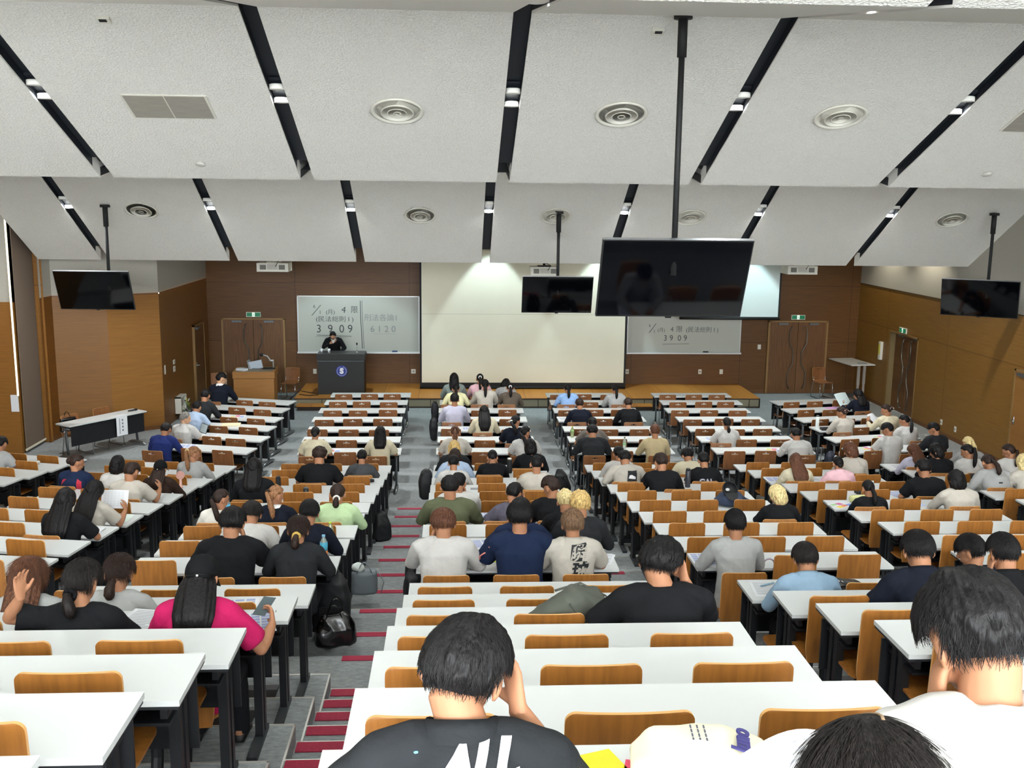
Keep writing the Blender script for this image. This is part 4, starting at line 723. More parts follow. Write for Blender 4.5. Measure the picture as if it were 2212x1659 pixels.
bm = B(); box(bm, XR-0.012, 23.31, 0, XR+0.01, 23.35, 2.02); box(bm, XR-0.012, 24.88, 0, XR+0.01, 24.92, 2.02); box(bm, XR-0.012, 23.31, 1.98, XR+0.01, 24.92, 2.02)
struct('trim_door_frame', bm, MATS['door_frame'])
# single doors: left wall and far right wall
def single_door(n, M, dm):
    t = bpy.data.objects.new('door_%d' % n, None); COL.objects.link(t); t.matrix_world = M; t['kind'] = 'structure'
    b = B(); box(b, -0.45, -0.02, 0.01, 0.45, 0.02, 1.96); d = link('door_leaf', b, dm, t)
    b = B()
    for q in ((-0.5, 0, -0.45, 2.0), (0.45, 0, 0.5, 2.0), (-0.5, 1.96, 0.5, 2.0)): box(b, q[0], -0.03, q[1], q[2], 0.03, q[3])
    link('door_frame', b, MATS['door_frame'], t)
    b = B(); tube(b, [(-0.38, -0.02, 0.98), (-0.38, -0.07, 0.98), (-0.26, -0.075, 0.98)], [0.011], 8); box(b, -0.4, -0.028, 0.9, -0.36, -0.02, 1.06); link('lever_handle', b, CHROME, d, True)
    b = B(); box(b, -0.35, -0.07, 1.88, -0.1, -0.02, 1.94); link('door_closer', b, GREY_STEEL, d)
    return t
single_door(4, Matrix.Translation((-6.47, 25.85, 0)) @ Matrix.Rotation(math.radians(90), 4, 'Z'), DOORS)
single_door(5, Matrix.Translation((XR-0.03, 18.5, 0)) @ Matrix.Rotation(math.radians(-90), 4, 'Z'), panel_wood('door_veneer_warm', '9a6c35', '8a5c2a', 60, 40, (9, 9), 'y', True))
# ---- exit signs
SIGN_G = mat('exit_green', '0d6a45', 0.4, emit=0.25); SIGN_W = mat('exit_white', 'dfeee2', 0.4, emit=0.5)
def exit_sign(label, M):
    t = thing('exit_sign', label, 'exit sign', group='green running-man exit signs'); t.matrix_world = M
    b = B(); box(b, -0.19, -0.03, -0.065, 0.19, 0.0, 0.065); link('housing', b, DIF, t)
    for x0, x1 in ((-0.175, -0.035), (0.035, 0.175)):
        b = B(); box(b, x0, -0.034, -0.05, x1, -0.03, 0.05); link('green_panel', b, SIGN_G, t)
    b = B(); box(b, -0.033, -0.034, -0.05, 0.033, -0.03, 0.05); c = link('white_panel', b, SIGN_W, t)
    b = B(); ellipsoid(b, (0.008, -0.036, 0.03), (0.007, 0.002, 0.007)); tube(b, [(0.005, -0.036, 0.02), (-0.004, -0.036, -0.008), (-0.02, -0.036, -0.03)], [0.005], 6); tube(b, [(-0.004, -0.036, -0.008), (0.014, -0.036, -0.02), (0.01, -0.036, -0.04)], [0.005], 6); tube(b, [(-0.018, -0.036, 0.01), (0.0, -0.036, 0.014), (0.02, -0.036, 0.004)], [0.004], 6)
    link('running_figure', b, SIGN_G, c)
exit_sign('green exit sign above the left double door', Matrix.Translation((-5.30, YF-0.005, 2.10)))
exit_sign('green exit sign above the front right double door', Matrix.Translation((9.35, YF-0.005, 2.10)))
exit_sign('green exit sign above the side door of the right wall', Matrix.Translation((XR-0.005, 24.14, 2.10)) @ Matrix.Rotation(math.radians(-90), 4, 'Z'))
# ---- switch plates and outlets
def plate(label, x, y, z, rz=0, w=0.075, h=0.12, hole=True, cat='outlet'):
    t = thing('wall_outlet', label, cat, (x, y, z), rz)
    b = B(); box(b, -w/2, -0.012, -h/2, w/2, 0, h/2); link('cover_plate', b, DIF, t, bevel=0.004)
    if hole:
        b = B(); box(b, -0.016, -0.015, -0.016, 0.016, -0.012, 0.016); link('socket', b, mat('socket_grey', '5a574f', 0.5), t)
for lab, x, z, hole in (('white outlet plate on the wall left of the podium', -3.73, 0.58, False), ('square outlet plate just left of the large screen', -1.1, 0.585, True), ('outlet plate at the right edge of the large screen', 4.70, 0.59, True), ('outlet plate under the right whiteboard, the left one', 6.71, 0.59, True), ('blank plate under the right whiteboard, the right one', 7.30, 0.59, False), ('switch plate beside the front right double door', 8.32, 1.28, False)):
    plate(lab, x, YF-0.002, z, 0, 0.09 if 'square' not in lab else 0.12, 0.13 if 'square' not in lab else 0.12, hole)
plate('upper outlet plate low on the right wall', XR-0.002, 21.85, 0.3, math.radians(-90)); plate('nearer outlet plate low on the right wall', XR-0.002, 21.2, 0.28, math.radians(-90))
plate('tall switch plate left of the control panels on left wall', -6.498, 22.85, 1.30, math.radians(90), 0.07, 0.2, False, 'switch')
plate('upper control panel beside the left side door', -6.498, 23.6, 1.36, math.radians(90), 0.14, 0.1, True, 'switch'); plate('lower control panel beside the left side door', -6.498, 23.6, 1.2, math.radians(90), 0.14, 0.13, True, 'switch')
t = thing('fire_intercom', 'white and yellow emergency unit on right wall by side door', 'wall unit', (XR-0.002, 25.32, 1.2), math.radians(-90))
b = B(); box(b, -0.06, -0.07, 0, 0.06, 0, 0.46); link('housing', b, DIF, t, bevel=0.01); b = B(); box(b, -0.045, -0.075, 0.14, 0.045, -0.07, 0.40); link('front_label', b, mat('label_yellow', 'd8d24a', 0.5), t)
# ---- projectors hanging behind the lowest slab
def projector(label, x, z, y=24.0, w=0.72, black=False):
    t = thing('ceiling_projector', label, 'projector', (x, y, z))
    b = B(); box(b, -w/2, -0.25, 0, w/2, 0.3, 0.2); link('body', b, DIF, t, bevel=0.02)
    for sx, m in ((-0.3, 'vent_l'), (0.3, 'vent_r')):
        b = B(); box(b, sx*w-0.07*w/0.72, -0.256, 0.05, sx*w+0.07*w/0.72, -0.25, 0.16); link('vent_grille', b, mat('vent_grey', '6f6c66', 0.6), t)
    b = B()
    for q in range(4): box(b, -0.12, -0.256, 0.06+q*0.03, 0.12, -0.25, 0.07+q*0.03)
    link('connector_panel', b, MATS['vent_grey'], t)
    b = B(); tube(b, [(0, 0, 0.2), (0, 0, 5.0-z)], [0.03], 10); box(b, -0.15, -0.15, 0.2, 0.15, 0.15, 0.22); link('ceiling_mount', b, RUBBER if black else DIF, t)
    b = B(); tube(b, [(w*0.1, -0.26, 0.12), (w*0.2, -0.28, 0.24), (0, -0.2, 0.3)], [0.008], 6); link('cable', b, RUBBER, t)
projector('white projector under the ceiling edge above left door', -4.2, 3.45); projector('white projector under the ceiling edge at the right', 8.27, 3.48)
projector('projector with black mount in front of large screen', 2.10, 3.42, 23.8, 0.66, True)
# ---- stage lights behind the lowest slab (they light the screens and the stage)
st = None
for i, (x, y, lab) in enumerate(((0.95, 25.45, 'above the left part of the main screen'), (3.9, 25.45, 'above the right part of the main screen'), (7.7, 25.5, 'above the pale right screen'), (-2.8, 24.9, 'above the lecturer'))):
    t = thing('stage_downlight', 'round stage downlight in the front ceiling, ' + lab, 'light', (x, y, 4.97))
    b = B(); lathe(b, [(0.10, 0.0), (0.10, -0.02), (0.08, -0.025)], 20); link('trim_ring', b, DIF, t, True)
    b = B(); lathe(b, [(0.075, -0.01), (0.07, -0.022)], 20); link('lens', b, LENS, t)
    spot(t, STAGE_W*(0.8 if i == 3 else 1), (0, 0, -0.05), 62 if i < 3 else 90, 0.25, 0.04, (0.72, 0.95, 1.0), (0, 0.04, -1))
for i, (x, y) in enumerate(((10.55, 25.1), (10.55, 22.9))):
    t = thing('wall_washer', 'warm wall light over the right wall, the %s one' % ('farther', 'nearer')[i], 'light', (x, y, 4.6))
    b = B(); lathe(b, [(0.09, 0.0), (0.09, -0.02), (0.07, -0.025)], 20); link('trim_ring', b, DIF, t, True)
    b = B(); lathe(b, [(0.065, -0.01), (0.06, -0.022)], 20); link('lens', b, LENS, t)
    b = B(); tube(b, [(0, 0, 0), (0, 0, 0.42)], [0.02], 8); link('stem', b, DIF, t)
    spot(t, 55, (0, 0, -0.05), 110, 0.6, 0.05, (1, 0.93, 0.75), (0.25, 0, -1))
# ================================================================ desks and chairs
def fixed_desk():
    t = thing('fixed_desk', '', 'desk')         # origin on the platform, at the left end, far edge = y 0
    b = B(); box(b, 0, -0.41, 0.677, 1.8, 0, 0.70); 
    for f in b.faces:
        if f.normal.z < 0.5 and f.calc_center_median().z < 0.69: f.material_index = 0
    link('desktop', b, [WHITE], t, bevel=0.003)
    b = B(); box(b, 0.004, -0.406, 0.662, 1.796, -0.004, 0.6765); link('edge_band', b, EDGE, t)
    b = B(); box(b, 0.06, -0.34, 0.56, 1.74, -0.03, 0.572); box(b, 0.06, -0.04, 0.572, 1.74, -0.03, 0.662); link('book_shelf', b, BLACK, t)
    b = B(); box(b, 0.03, -0.05, 0.30, 1.77, -0.035, 0.62); link('modesty_panel', b, BLACK, t)
    for x in (0.075, 1.725):
        b = B(); box(b, x-0.022, -0.16, 0.02, x+0.022, -0.115, 0.662); box(b, x-0.022, -0.235, 0.02, x+0.022, -0.19, 0.662)
        box(b, x-0.012, -0.19, 0.03, x+0.012, -0.16, 0.62, 0); box(b, x-0.014, -0.36, 0.60, x+0.014, -0.03, 0.662); link('leg', b, BLACK, t, bevel=0.003)
        b = B(); box(b, x-0.028, -0.46, 0.0, x+0.028, -0.08, 0.03); link('foot', b, mat('foot_grey', '33373b', 0.5), t, bevel=0.008)
    return t
def flip_desk():
    t = thing('folding_desk', '', 'desk')
    b = B(); box(b, 0, -0.44, 0.70, 1.8, 0, 0.725); link('desktop', b, WHITE, t, bevel=0.004)
    b = B(); box(b, 0.004, -0.437, 0.687, 1.796, -0.003, 0.70); link('edge_band', b, EDGE, t)
    b = B(); box(b, 0.05, -0.05, 0.30, 1.75, -0.035, 0.69); link('modesty_panel', b, BLACK, t)
    b = B(); box(b, 0.12, -0.36, 0.60, 1.68, -0.12, 0.61); tube(b, [(0.1, -0.2, 0.64), (1.7, -0.2, 0.64)], [0.022], 8); link('under_shelf', b, BLACK, t)
    for x, s in ((0.09, 1), (1.71, -1)):
        b = B(); tube(b, [(x, -0.26, 0.66), (x-0.0*s, -0.25, 0.30), (x, -0.22, 0.06)], [(0.02, 0.035)], 10, side=(1, 0, 0)); ellipsoid(b, (x, -0.24, 0.62), (0.03, 0.05, 0.04)); link('leg', b, mat('leg_grey', '5b6064', 0.4, 0.5), t, True)
        b = B(); tube(b, [(x, -0.12, 0.62), (x, -0.33, 0.635), (x, -0.40, 0.66)], [(0.014, 0.022)], 8, side=(1, 0, 0)); link('bracket', b, GREY_STEEL, t, True)
        b = B(); tube(b, [(x, -0.50, 0.03), (x, -0.40, 0.05), (x, -0.22, 0.065), (x, -0.05, 0.05), (x, 0.04, 0.03)], [(0.016, 0.014), (0.032, 0.03), (0.036, 0.04), (0.03, 0.03), (0.014, 0.012)], 10, side=(1, 0, 0)); link('foot', b, mat('foot_silver', '8f9599', 0.28, 0.8), t, True)
    return t
def back_outline(w, h, r, slot):
    o = rrect(w, h, r, 5)
    return o
def curved_panel(w, z0, z1, th, curve, lean, rc=0.032, slot=None, mi_edge=1, y0=0.0):
    """plywood backrest: rounded top corners, bowed; optional hand slot"""
    b = B(); nx, nz = 14, 12
    h = z1-z0; vs = {}
    def P(u, v, side):
        x = (u-0.5)*w
        k0 = 1-rc/h
        v = v/0.6*k0 if v <= 0.6 else k0+(rc/h)*math.sin((v-0.6)/0.4*math.pi/2)
        z = z0+v*h
        e = abs(u-0.5)*2
        if v > 1-rc/h:
            k = (v-(1-rc/h))/(rc/h); lim = w/2-rc*(1-math.sqrt(max(0, 1-k*k)))
            x = max(-lim, min(lim, x*lim/(w/2)))
        if v < 0.3: x *= 1-0.10*(1-v/0.3)**2
        y = y0 - lean*v*h - curve*(1-e*e) + side*th
        return (x, y, z)
    def hole(i, j):
        if not slot: return False
        p_ = P((i+0.5)/nx, (j+0.5)/nz, 0); x = p_[0]; z = p_[2]
        return ((x/slot[0])**2+((z-slot[1])/slot[2])**2) < 1
    if slot: nx, nz = 26, 30
    for s in (0, 1):
        for i in range(nx+1):
            for j in range(nz+1): vs[i, j, s] = b.verts.new(P(i/nx, j/nz, s))
    cell = {(i, j) for i in range(nx) for j in range(nz) if not hole(i, j)}
    for i, j in cell:
        b.faces.new((vs[i, j, 0], vs[i+1, j, 0], vs[i+1, j+1, 0], vs[i, j+1, 0])); b.faces.new((vs[i, j, 1], vs[i, j+1, 1], vs[i+1, j+1, 1], vs[i+1, j, 1]))
        for (di, dj, a, c) in ((-1, 0, (i, j), (i, j+1)), (1, 0, (i+1, j+1), (i+1, j)), (0, -1, (i+1, j), (i, j)), (0, 1, (i, j+1), (i+1, j+1))):
            if (i+di, j+dj) not in cell:
                f = b.faces.new((vs[a+(0,)], vs[a+(1,)], vs[c+(1,)], vs[c+(0,)])); f.material_index = mi_edge
    bmesh.ops.delete(b, geom=[v for v in b.verts if not v.link_faces], context='VERTS')
    return b
def fixed_chair():
    t = thing('fixed_chair', '', 'chair')       # origin on platform under the backrest; faces +y
    link('backrest', curved_panel(0.385, 0.40, 0.862, 0.014, 0.012, 0.06), [PLY, PLY_EDGE], t)
    b = B(); prism(b, rrect(0.40, 0.36, 0.07, 4, 0, 0.20), 0.425, 0.44); link('seat', b, PLY, t, bevel=0.003)
    b = B(); tube(b, [(0, 0.17, 0.42), (0, 0.15, 0.2), (0, 0.10, 0.02)], [(0.03, 0.03)], 10); box(b, -0.05, -0.02, 0.36, 0.05, 0.3, 0.42); link('support_arm', b, BLACK, t)
    b = B(); box(b, -0.12, -0.05, 0.0, 0.12, 0.22, 0.02); link('floor_plate', b, BLACK, t, bevel=0.006)
    b = B(); lathe(b, [(0.012, 0), (0.012, 0.006)], 8, M=Matrix.Translation((0, -0.012, 0.50)) @ Matrix.Rotation(math.radians(90), 4, 'X')); link('bolt', b, BLACK, t)
    return t
def loose_chair():
    t = thing('plywood_chair', '', 'chair')
    b = curved_panel(0.385, 0.46, 0.80, 0.012, 0.015, 0.10, 0.03, slot=(0.062, 0.745, 0.017))
    for v in b.verts: pass
    me = link('backrest', b, [PLY_D, PLY_EDGE], t)
    b = B(); rs = []
    for i in range(9):
        u = i/8; y = 0.02+0.40*u; z = 0.455-0.02*math.sin(u*math.pi)-0.03*max(0, u-0.8)*5*0.2 + (0.02*(1-u*8) if u < 0.125 else 0)
        w = 0.19+0.012*math.sin(u*math.pi)
        rs.append([(-w, y, z), (w, y, z), (w, y, z-0.012), (-w, y, z-0.012)])
    rings(b, rs); link('seat', b, PLY_D, t)
    for s in (-1, 1):
        b = B(); tube(b, [(s*0.17, 0.03, 0.56), (s*0.175, 0.03, 0.44), (s*0.18, -0.06, 0.02)], [0.010], 8); link('rear_leg', b, CHROME, t, True)
        b = B(); tube(b, [(s*0.17, 0.10, 0.435), (s*0.175, 0.36, 0.43), (s*0.18, 0.40, 0.4), (s*0.19, 0.42, 0.02)], [0.010], 8); link('front_leg', b, CHROME, t, True)
        b = B(); tube(b, [(s*0.18, -0.06, 0.015), (s*0.19, 0.42, 0.015)], [0.009], 8); link('floor_runner', b, GREY_STEEL, t, True)
    return t
P_FD, P_LD, P_FC, P_LC = fixed_desk(), flip_desk(), fixed_chair(), loose_chair()
used = {}
def place(proto, key, loc, rz, label, group, cat):
    if key not in used: used[key] = 1; o = proto; o.location = loc; o.rotation_euler = (0, 0, rz); o['label'] = label; o['group'] = group; o['category'] = cat; return o
    return dup(proto, loc, rz, label, group, cat)
BLK = {'SA': ('far-left angled', -6.13, 1), 'SB': ('left angled', -3.56, 1), 'S2': ('left-centre', -1.035, 1), 'S3': ('centre', -0.334, 0), 'S4': ('right-centre', 2.169, 0), 'S5': ('right-hand', 4.696, 0), 'S6': ('far-right', 7.225, 0), 'S7': ('wall-side', 9.62, 0)}
def desk_frame(bk, r):
    """origin of the desk's left far corner and its turn"""
    if bk in ('SA', 'SB'):
        a = math.radians(-9.7); x = BLK[bk][1]; y = SY[r] + (0.47 if bk == 'SA' else 0)
        a = math.radians(-10 if bk == 'SB' else -15)
        return Vector((x-1.8*math.cos(a), y-1.8*math.sin(a)*1, SZ[r])), a
    if bk == 'S2': return Vector((-2.835, SY[r], SZ[r])), 0
    if bk == 'S7': return Vector((9.62, SY[r]+0.35, SZ[r])), math.radians(12)
    if bk in ('S3', 'S4', 'S5', 'S6'): return Vector((BLK[bk][1], SY[r], SZ[r])), 0
FX = {'F2': [0, -2.80, -2.83, -2.84, -2.86, -2.83, -2.80, -2.74], 'F3': [0, -.321, -.32, -.33, -.32, -.32, -.31, -.32], 'F4': [0, 2.12, 2.13, 2.12, 2.12, 2.14, 2.14, 2.13], 'F5': [0, 4.60, 4.62, 4.55, 4.60, 4.62, 4.62, 4.68]}
F1P = [0, (-3.477, 22.176), (-3.49, 21.36), (-3.47, 20.42), (-3.47, 19.6), (-3.44, 18.72), (-3.51, 17.81)]
F6P = [0, (7.145, 22.195), (7.12, 21.306), (7.09, 20.365), (7.116, 19.5), (7.09, 18.6), (7.1, 17.72)]
def fdesk_frame(bk, r):
    if bk == 'F1': a = math.radians(-14); x, y = F1P[r]; return Vector((x-1.8*math.cos(a), y-1.8*math.sin(a), 0)), a
    if bk == 'F6': return Vector(F6P[r]+(0,)), math.radians(9)
    return Vector((FX[bk][r], FY[r], 0)), 0
FN = {'F1': 'left angled', 'F2': 'left', 'F3': 'centre', 'F4': 'right-centre', 'F5': 'right-hand', 'F6': 'right angled'}
SEATN = ['left', 'middle', 'right']
OCC = set((p['b'], p['r'], p['seat']) for p in PEOPLE)
def on(o, a, x, y, z=0): return o + Matrix.Rotation(a, 3, 'Z') @ Vector((x, y, z))
SOFF = (0.27, 0.85, 1.43)
for bk in ('S2', 'S3', 'S4', 'S5', 'S6', 'S7', 'SB', 'SA'):
    for r in range(1, 19):
        if bk in ('SA', 'SB', 'S5', 'S6', 'S7') and r > 10: continue
        if bk == 'S7' and r > 4: continue
        if bk == 'SA' and r > 6: continue
        o, a = desk_frame(bk, r)
        nm = BLK[bk][0]
        if any(in_view(on(o, a, x, y, z), 5) for x in (0, 0.9, 1.8) for y in (0, -0.41) for z in (0.1, 0.7)):
            place(P_FD, 'fd', o, a, 'white-topped fixed desk, %s stepped row from the stage, %s block' % (ORD[r], nm), 'fixed desks on the stepped floor', 'desk')
        for si, dx in enumerate(SOFF):
            occ = (bk, r, si) in OCC
            yy = -0.80 if occ else (-0.47 if r != 10 or bk == 'SA' else -0.50)
            if r == 10 and occ: yy = -0.92
            p = on(o, a, dx, yy)
            if not any(in_view(p+Vector((x, 0, z)), -3) for x in (-0.19, 0.19) for z in (0.3, 0.84)): continue
            if occ: lab = 'plywood fixed chair taken by a student, %s seat, %s stepped row, %s block' % (SEATN[si], ORD[r], nm)
            else: lab = 'empty plywood fixed chair, %s seat, %s stepped row from stage, %s block' % (SEATN[si], ORD[r], nm)
            place(P_FC, 'fc', p, a, lab, 'plywood chairs on the stepped floor', 'chair')
rr = random.Random(3)
for bk in ('F1', 'F2', 'F3', 'F4', 'F5', 'F6'):
    for r in range(1, 8):
        if bk in ('F1', 'F6') and r > 6: continue
        o, a = fdesk_frame(bk, r); nm = FN[bk]
        place(P_LD, 'ld', o, a, 'white folding desk, %s row from the stage, %s column of the flat floor' % (ORD[r], nm), 'folding desks on the flat floor', 'desk')
        for si, dx in enumerate(SOFF):
            occ = (bk, r, si) in OCC
            p = on(o, a, dx + rr.uniform(-0.05, 0.05), -0.86 if occ else -0.55 + rr.uniform(-0.06, 0.04))
            lab = ('plywood chair under a student, ' if occ else 'vacant plywood chair with hand slot, ') + '%s seat, %s flat row, %s column' % (SEATN[si], ORD[r], nm)
            place(P_LC, 'lc', p, a + rr.uniform(-0.04, 0.04), lab, 'plywood chairs on the flat floor', 'chair')
# the guests' table by the left wall, its chairs and things
ga = math.atan2(21.07-19.697, -6.407+7.375)
gt = dup(P_LD, (-6.037+1.8*-math.cos(ga), 20.84-1.8*math.sin(ga), 0), ga, 'folding table set aslant by the left wall with paper sign', '', 'desk'); del gt['group']
g0 = Vector((-6.037-1.8*math.cos(ga), 20.84-1.8*math.sin(ga), 0))
# its open side faces the wall: turn the desk round its own length
gt.location = (-6.407+0.0, 21.07, 0); gt.rotation_euler = (0, 0, ga+math.pi)
def gpt(x, y): return gt.location + Matrix.Rotation(ga+math.pi, 3, 'Z') @ Vector((x, y, 0))
LIGHTPLY = mat('plywood_pale', 'b08a5c', 0.4)
for (lx, ly), lab, rz in (((0.55, -0.72), 'pale plywood chair behind the slanted table, the farther one', ga+math.pi), ((1.35, -0.62), 'pale plywood chair behind the slanted table, holding a bag', ga+math.pi)):
    c = dup(P_LC, gpt(lx, ly), rz, lab, 'chairs behind the slanted table', 'chair')
for loc, rz, lab in (((-4.21, 26.25, 0), math.radians(172), 'plywood chair facing the hall beside the wooden console'), ((9.84, 26.45, 0), math.radians(190), 'plywood chair facing the hall by the right double door'), ((-5.9, 25.4, 0), math.radians(200), 'shadowed plywood chair behind the wooden console by left wall')):
    o = dup(P_LC, loc, rz, lab, '', 'chair'); del o['group']
# paper sign over the table edge
t = thing('paper_sign', 'white paper sign hanging over the slanted table front', 'sign')
t.location = gpt(0.62, 0.004); t.rotation_euler = (0, 0, ga+math.pi)
b = B(); box(b, -0.13, 0.0, 0.32, 0.13, 0.003, 0.73); box(b, -0.13, -0.1, 0.728, 0.13, 0.003, 0.731); link('sheet', b, PAPER, t)
b = B()
for i in range(4): box(b, -0.03-0.0*i, 0.003, 0.62-i*0.07, 0.0, 0.005, 0.66-i*0.07)
box(b, 0.05, 0.003, 0.36, 0.062, 0.005, 0.68); link('lettering', b, mat('print_grey', '6a6c74', 0.8), t)
# wooden console with its things
t = thing('teaching_console', 'wooden teaching console with sloped top near the left double door', 'console', (-4.85, 24.55, 0), math.radians(4))
CW = mat('console_wood', 'a06c2c', 0.45, nscale=2, namp=0.12, stretch=(1, 1, 18)); 
b = B(); prism(b, [(-0.50, 0), (0.46, 0), (0.46, 0.75), (-0.50, 0.75)], 0, 0.80); link('cabinet', b, CW, t, bevel=0.004)
b = B(); prism(b, [(-0.52, -0.02), (0.48, -0.02), (0.48, 0.78), (-0.52, 0.78)], 0.81, 0.97); link('top_box', b, CW, t, bevel=0.006)
b = B(); box(b, -0.46, 0.02, 0.965, 0.42, 0.7, 0.975); link('worktop', b, mat('console_top', '7a6a55', 0.5), t)
t = thing('monitor', 'pale monitor lying tilted on the wooden console', 'monitor', (-4.88, 24.95, 0.976))
b = B(); box(b, -0.17, -0.01, 0.0, 0.17, 0.02, 0.2, M=Matrix.Rotation(math.radians(-12), 4, 'Y')); link('screen_panel', b, mat('monitor_pale', 'b9c6d4', 0.3), t, bevel=0.008)
b = B(); box(b, -0.1, -0.06, 0, 0.1, 0.1, 0.02); link('stand', b, GREY_STEEL, t)
t = thing('document_camera', 'document camera with bent arm on the wooden console', 'camera', (-4.52, 25.0, 0.976))
b = B(); tube(b, [(0.05, 0, 0), (0.05, 0, 0.2)], [0.014], 8); tube(b, [(0.06, 0, 0.2), (-0.05, 0, 0.2)], [0.025], 8); tube(b, [(-0.02, 0, 0.21), (-0.09, 0, 0.31), (-0.2, 0, 0.34)], [0.017], 8); link('arm', b, mat('silver_paint', 'b8babb', 0.35, 0.4), t, True)
b = B(); ellipsoid(b, (-0.23, 0, 0.35), (0.045, 0.04, 0.045)); link('camera_head', b, RUBBER, t, True)
b = B(); box(b, -0.2, -0.1, 0, 0.1, 0.1, 0.02); link('base', b, RUBBER, t, bevel=0.006)
b = B(); box(b, -0.12, -0.08, 0, 0.12, 0.08, 0.05); o = tag(link('book', b, PAPER, bevel=0.008), 'white binder lying at the left end of the console', 'book'); o.location = (-5.18, 24.72, 0.976); o.rotation_euler = (0, 0, -0.5)
b = B(); box(b, -0.01, -0.12, 0, 0.01, 0.12, 0.22, M=Matrix.Rotation(-0.3, 4, 'Y')); o = tag(link('open_folder', b, mat('folder_grey', '8d8f90', 0.5)), 'thin grey folder standing beside the console monitor', 'folder'); o.location = (-5.02, 25.05, 0.976)
# podium
t = thing('lectern', 'black lectern with round blue emblem on the stage', 'lectern', (-2.86, 25.41, 0.25))
BL2 = mat('lectern_black', '0e0e11', 0.5)
b = B(); box(b, -0.58, 0.0, 0, 0.58, 0.55, 0.86); link('body', b, BL2, t, bevel=0.004)
b = B(); box(b, -0.60, -0.025, 0.88, 0.60, 0.57, 1.03); link('top_box', b, BL2, t, bevel=0.006)
b = B(); box(b, -0.59, -0.03, 0.855, 0.59, -0.0, 0.868); link('chrome_strip', b, GREY_STEEL, t)
b = B(); box(b, -0.58, -0.02, 1.03, 0.58, 0.56, 1.04); link('worktop', b, mat('lectern_top', '3b3a3c', 0.4), t)
Mx = Matrix.Translation((0.02, -0.002, 0.60)) @ Matrix.Rotation(math.radians(90), 4, 'X')
b = B(); lathe(b, [(0.145, 0.0), (0.145, 0.012), (0.14, 0.015)], 36, M=Mx); e = link('emblem_disc', b, mat('emblem_blue', '1b2f8a', 0.4), t)
b = B()
for k in range(34):
    an = -math.pi/2 + 0.25 + (2*math.pi-0.9)*k/33 - 0.0
    an = math.pi/2+0.35+(2*math.pi-0.7)*k/33
    c0 = Vector((0.115*math.cos(an), 0.115*math.sin(an), 0.018)); dr = Vector((math.cos(an+0.9), math.sin(an+0.9), 0))
    tube(b, [Mx @ (c0-dr*0.014), Mx @ c0, Mx @ (c0+dr*0.014)], [0.002, 0.006, 0.002], 6)
link('laurel_wreath', b, mat('emblem_pale', 'b9c0e6', 0.5), e)
put_text('letter', 'S', 0.19, mat('emblem_white', 'f0f0fa', 0.5), e, Matrix.Translation((0, -0.02, 0.0)) @ Matrix.Translation((0.02, 0, 0.60)) @ Matrix.Rotation(math.radians(90), 4, 'X'), bold=0.012, extrude=0.002)
b = B()
for z in (0.03, -0.03): tube(b, [(-0.035, -0.022, 0.60+z-0.01), (0.075, -0.022, 0.60+z+0.01)], [0.004], 6)
link('letter_strokes', b, MATS['emblem_white'], e)
t = thing('desk_microphone', 'thin gooseneck microphone standing on the lectern', 'microphone', (-2.47, 25.62, 1.29))
b = B(); tube(b, [(0, 0, 0), (0.0, 0, 0.2)], [0.004], 6); link('stem', b, GREY_STEEL, t); b = B(); tube(b, [(0, 0, 0.2), (0, -0.01, 0.25)], [0.016, 0.022], 10); link('microphone_head', b, RUBBER, t, True); b = B(); lathe(b, [(0.03, 0), (0.02, 0.03)], 12); link('base', b, PALE, t, True)
for i, x in enumerate((-3.36, -3.17)):
    b = B(); lathe(b, [(0.028, 0), (0.036, 0.10), (0.034, 0.10), (0.03, 0.02)], 16); o = tag(link('paper_cup', b, PAPER, None, True), 'white paper cup on the lectern, %s' % ('at its left corner', 'by the lecturer')[i], 'cup'); o.location = (x, 25.6, 1.29)
b = B(); tube(b, [(-3.42, 25.45, 0.262), (-3.6, 25.55, 0.262), (-3.85, 25.75, 0.262), (-4.0, 25.95, 0.24), (-4.25, 26.0, 0.012)], [0.010], 6); tag(link('power_cable', b, RUBBER, None, True), 'black cable from the lectern towards the console, rear one', 'cable')
b = B(); tube(b, [(-3.42, 25.3, 0.262), (-3.65, 25.2, 0.262), (-3.9, 25.35, 0.262)], [0.010], 6); tag(link('power_cable', b, RUBBER, None, True), 'black cable lying on the stage front left corner', 'cable')
# step boxes at the stage front
for (x0, x1), lab in (((-3.75, -3.27), 'low wooden step box at the left stage end'), ((4.25, 4.86), 'low wooden step box at the middle of stage front')):
    t = thing('step_box', lab, 'step', ((x0+x1)/2, 24.72, 0)); w = (x1-x0)/2+0.12
    b = B(); prism(b, rrect(2*w, 0.34, 0.05, 4), 0.10, 0.125); link('tread', b, STAGE, t); b = B(); box(b, -w+0.02, -0.13, 0, w-0.02, 0.15, 0.10); link('riser', b, MATS['dark_trim'], t)
# standing white desk in the right corner
t = thing('standing_desk', 'tall white adjustable desk in the right front corner', 'desk', (10.62, 26.2, 0), math.radians(8))
b = B(); box(b, -0.35, -0.6, 0.985, 0.33, 0.6, 1.01); link('desktop', b, WHITE, t, bevel=0.004)
for x in (-0.05, 0.2):
    b = B(); y = -0.3 if x > 0 else -0.45
    box(b, x-0.035, y-0.02, 0.45, x+0.035, y+0.02, 0.985); box(b, x-0.028, y-0.016, 0.03, x+0.028, y+0.016, 0.45); link('leg', b, PALE, t)
    b = B(); box(b, x-0.03, y-0.4, 0, x+0.03, y+0.4, 0.03); link('foot', b, PALE, t, bevel=0.008)
b = B(); box(b, -0.12, -0.04, 0, 0.12, 0.04, 0.012); o = tag(link('tablet', b, mat('tablet_grey', '6d7880', 0.3)), 'thin grey tray lying on the tall white desk', 'tray'); o.location = (10.75, 25.85, 1.01)
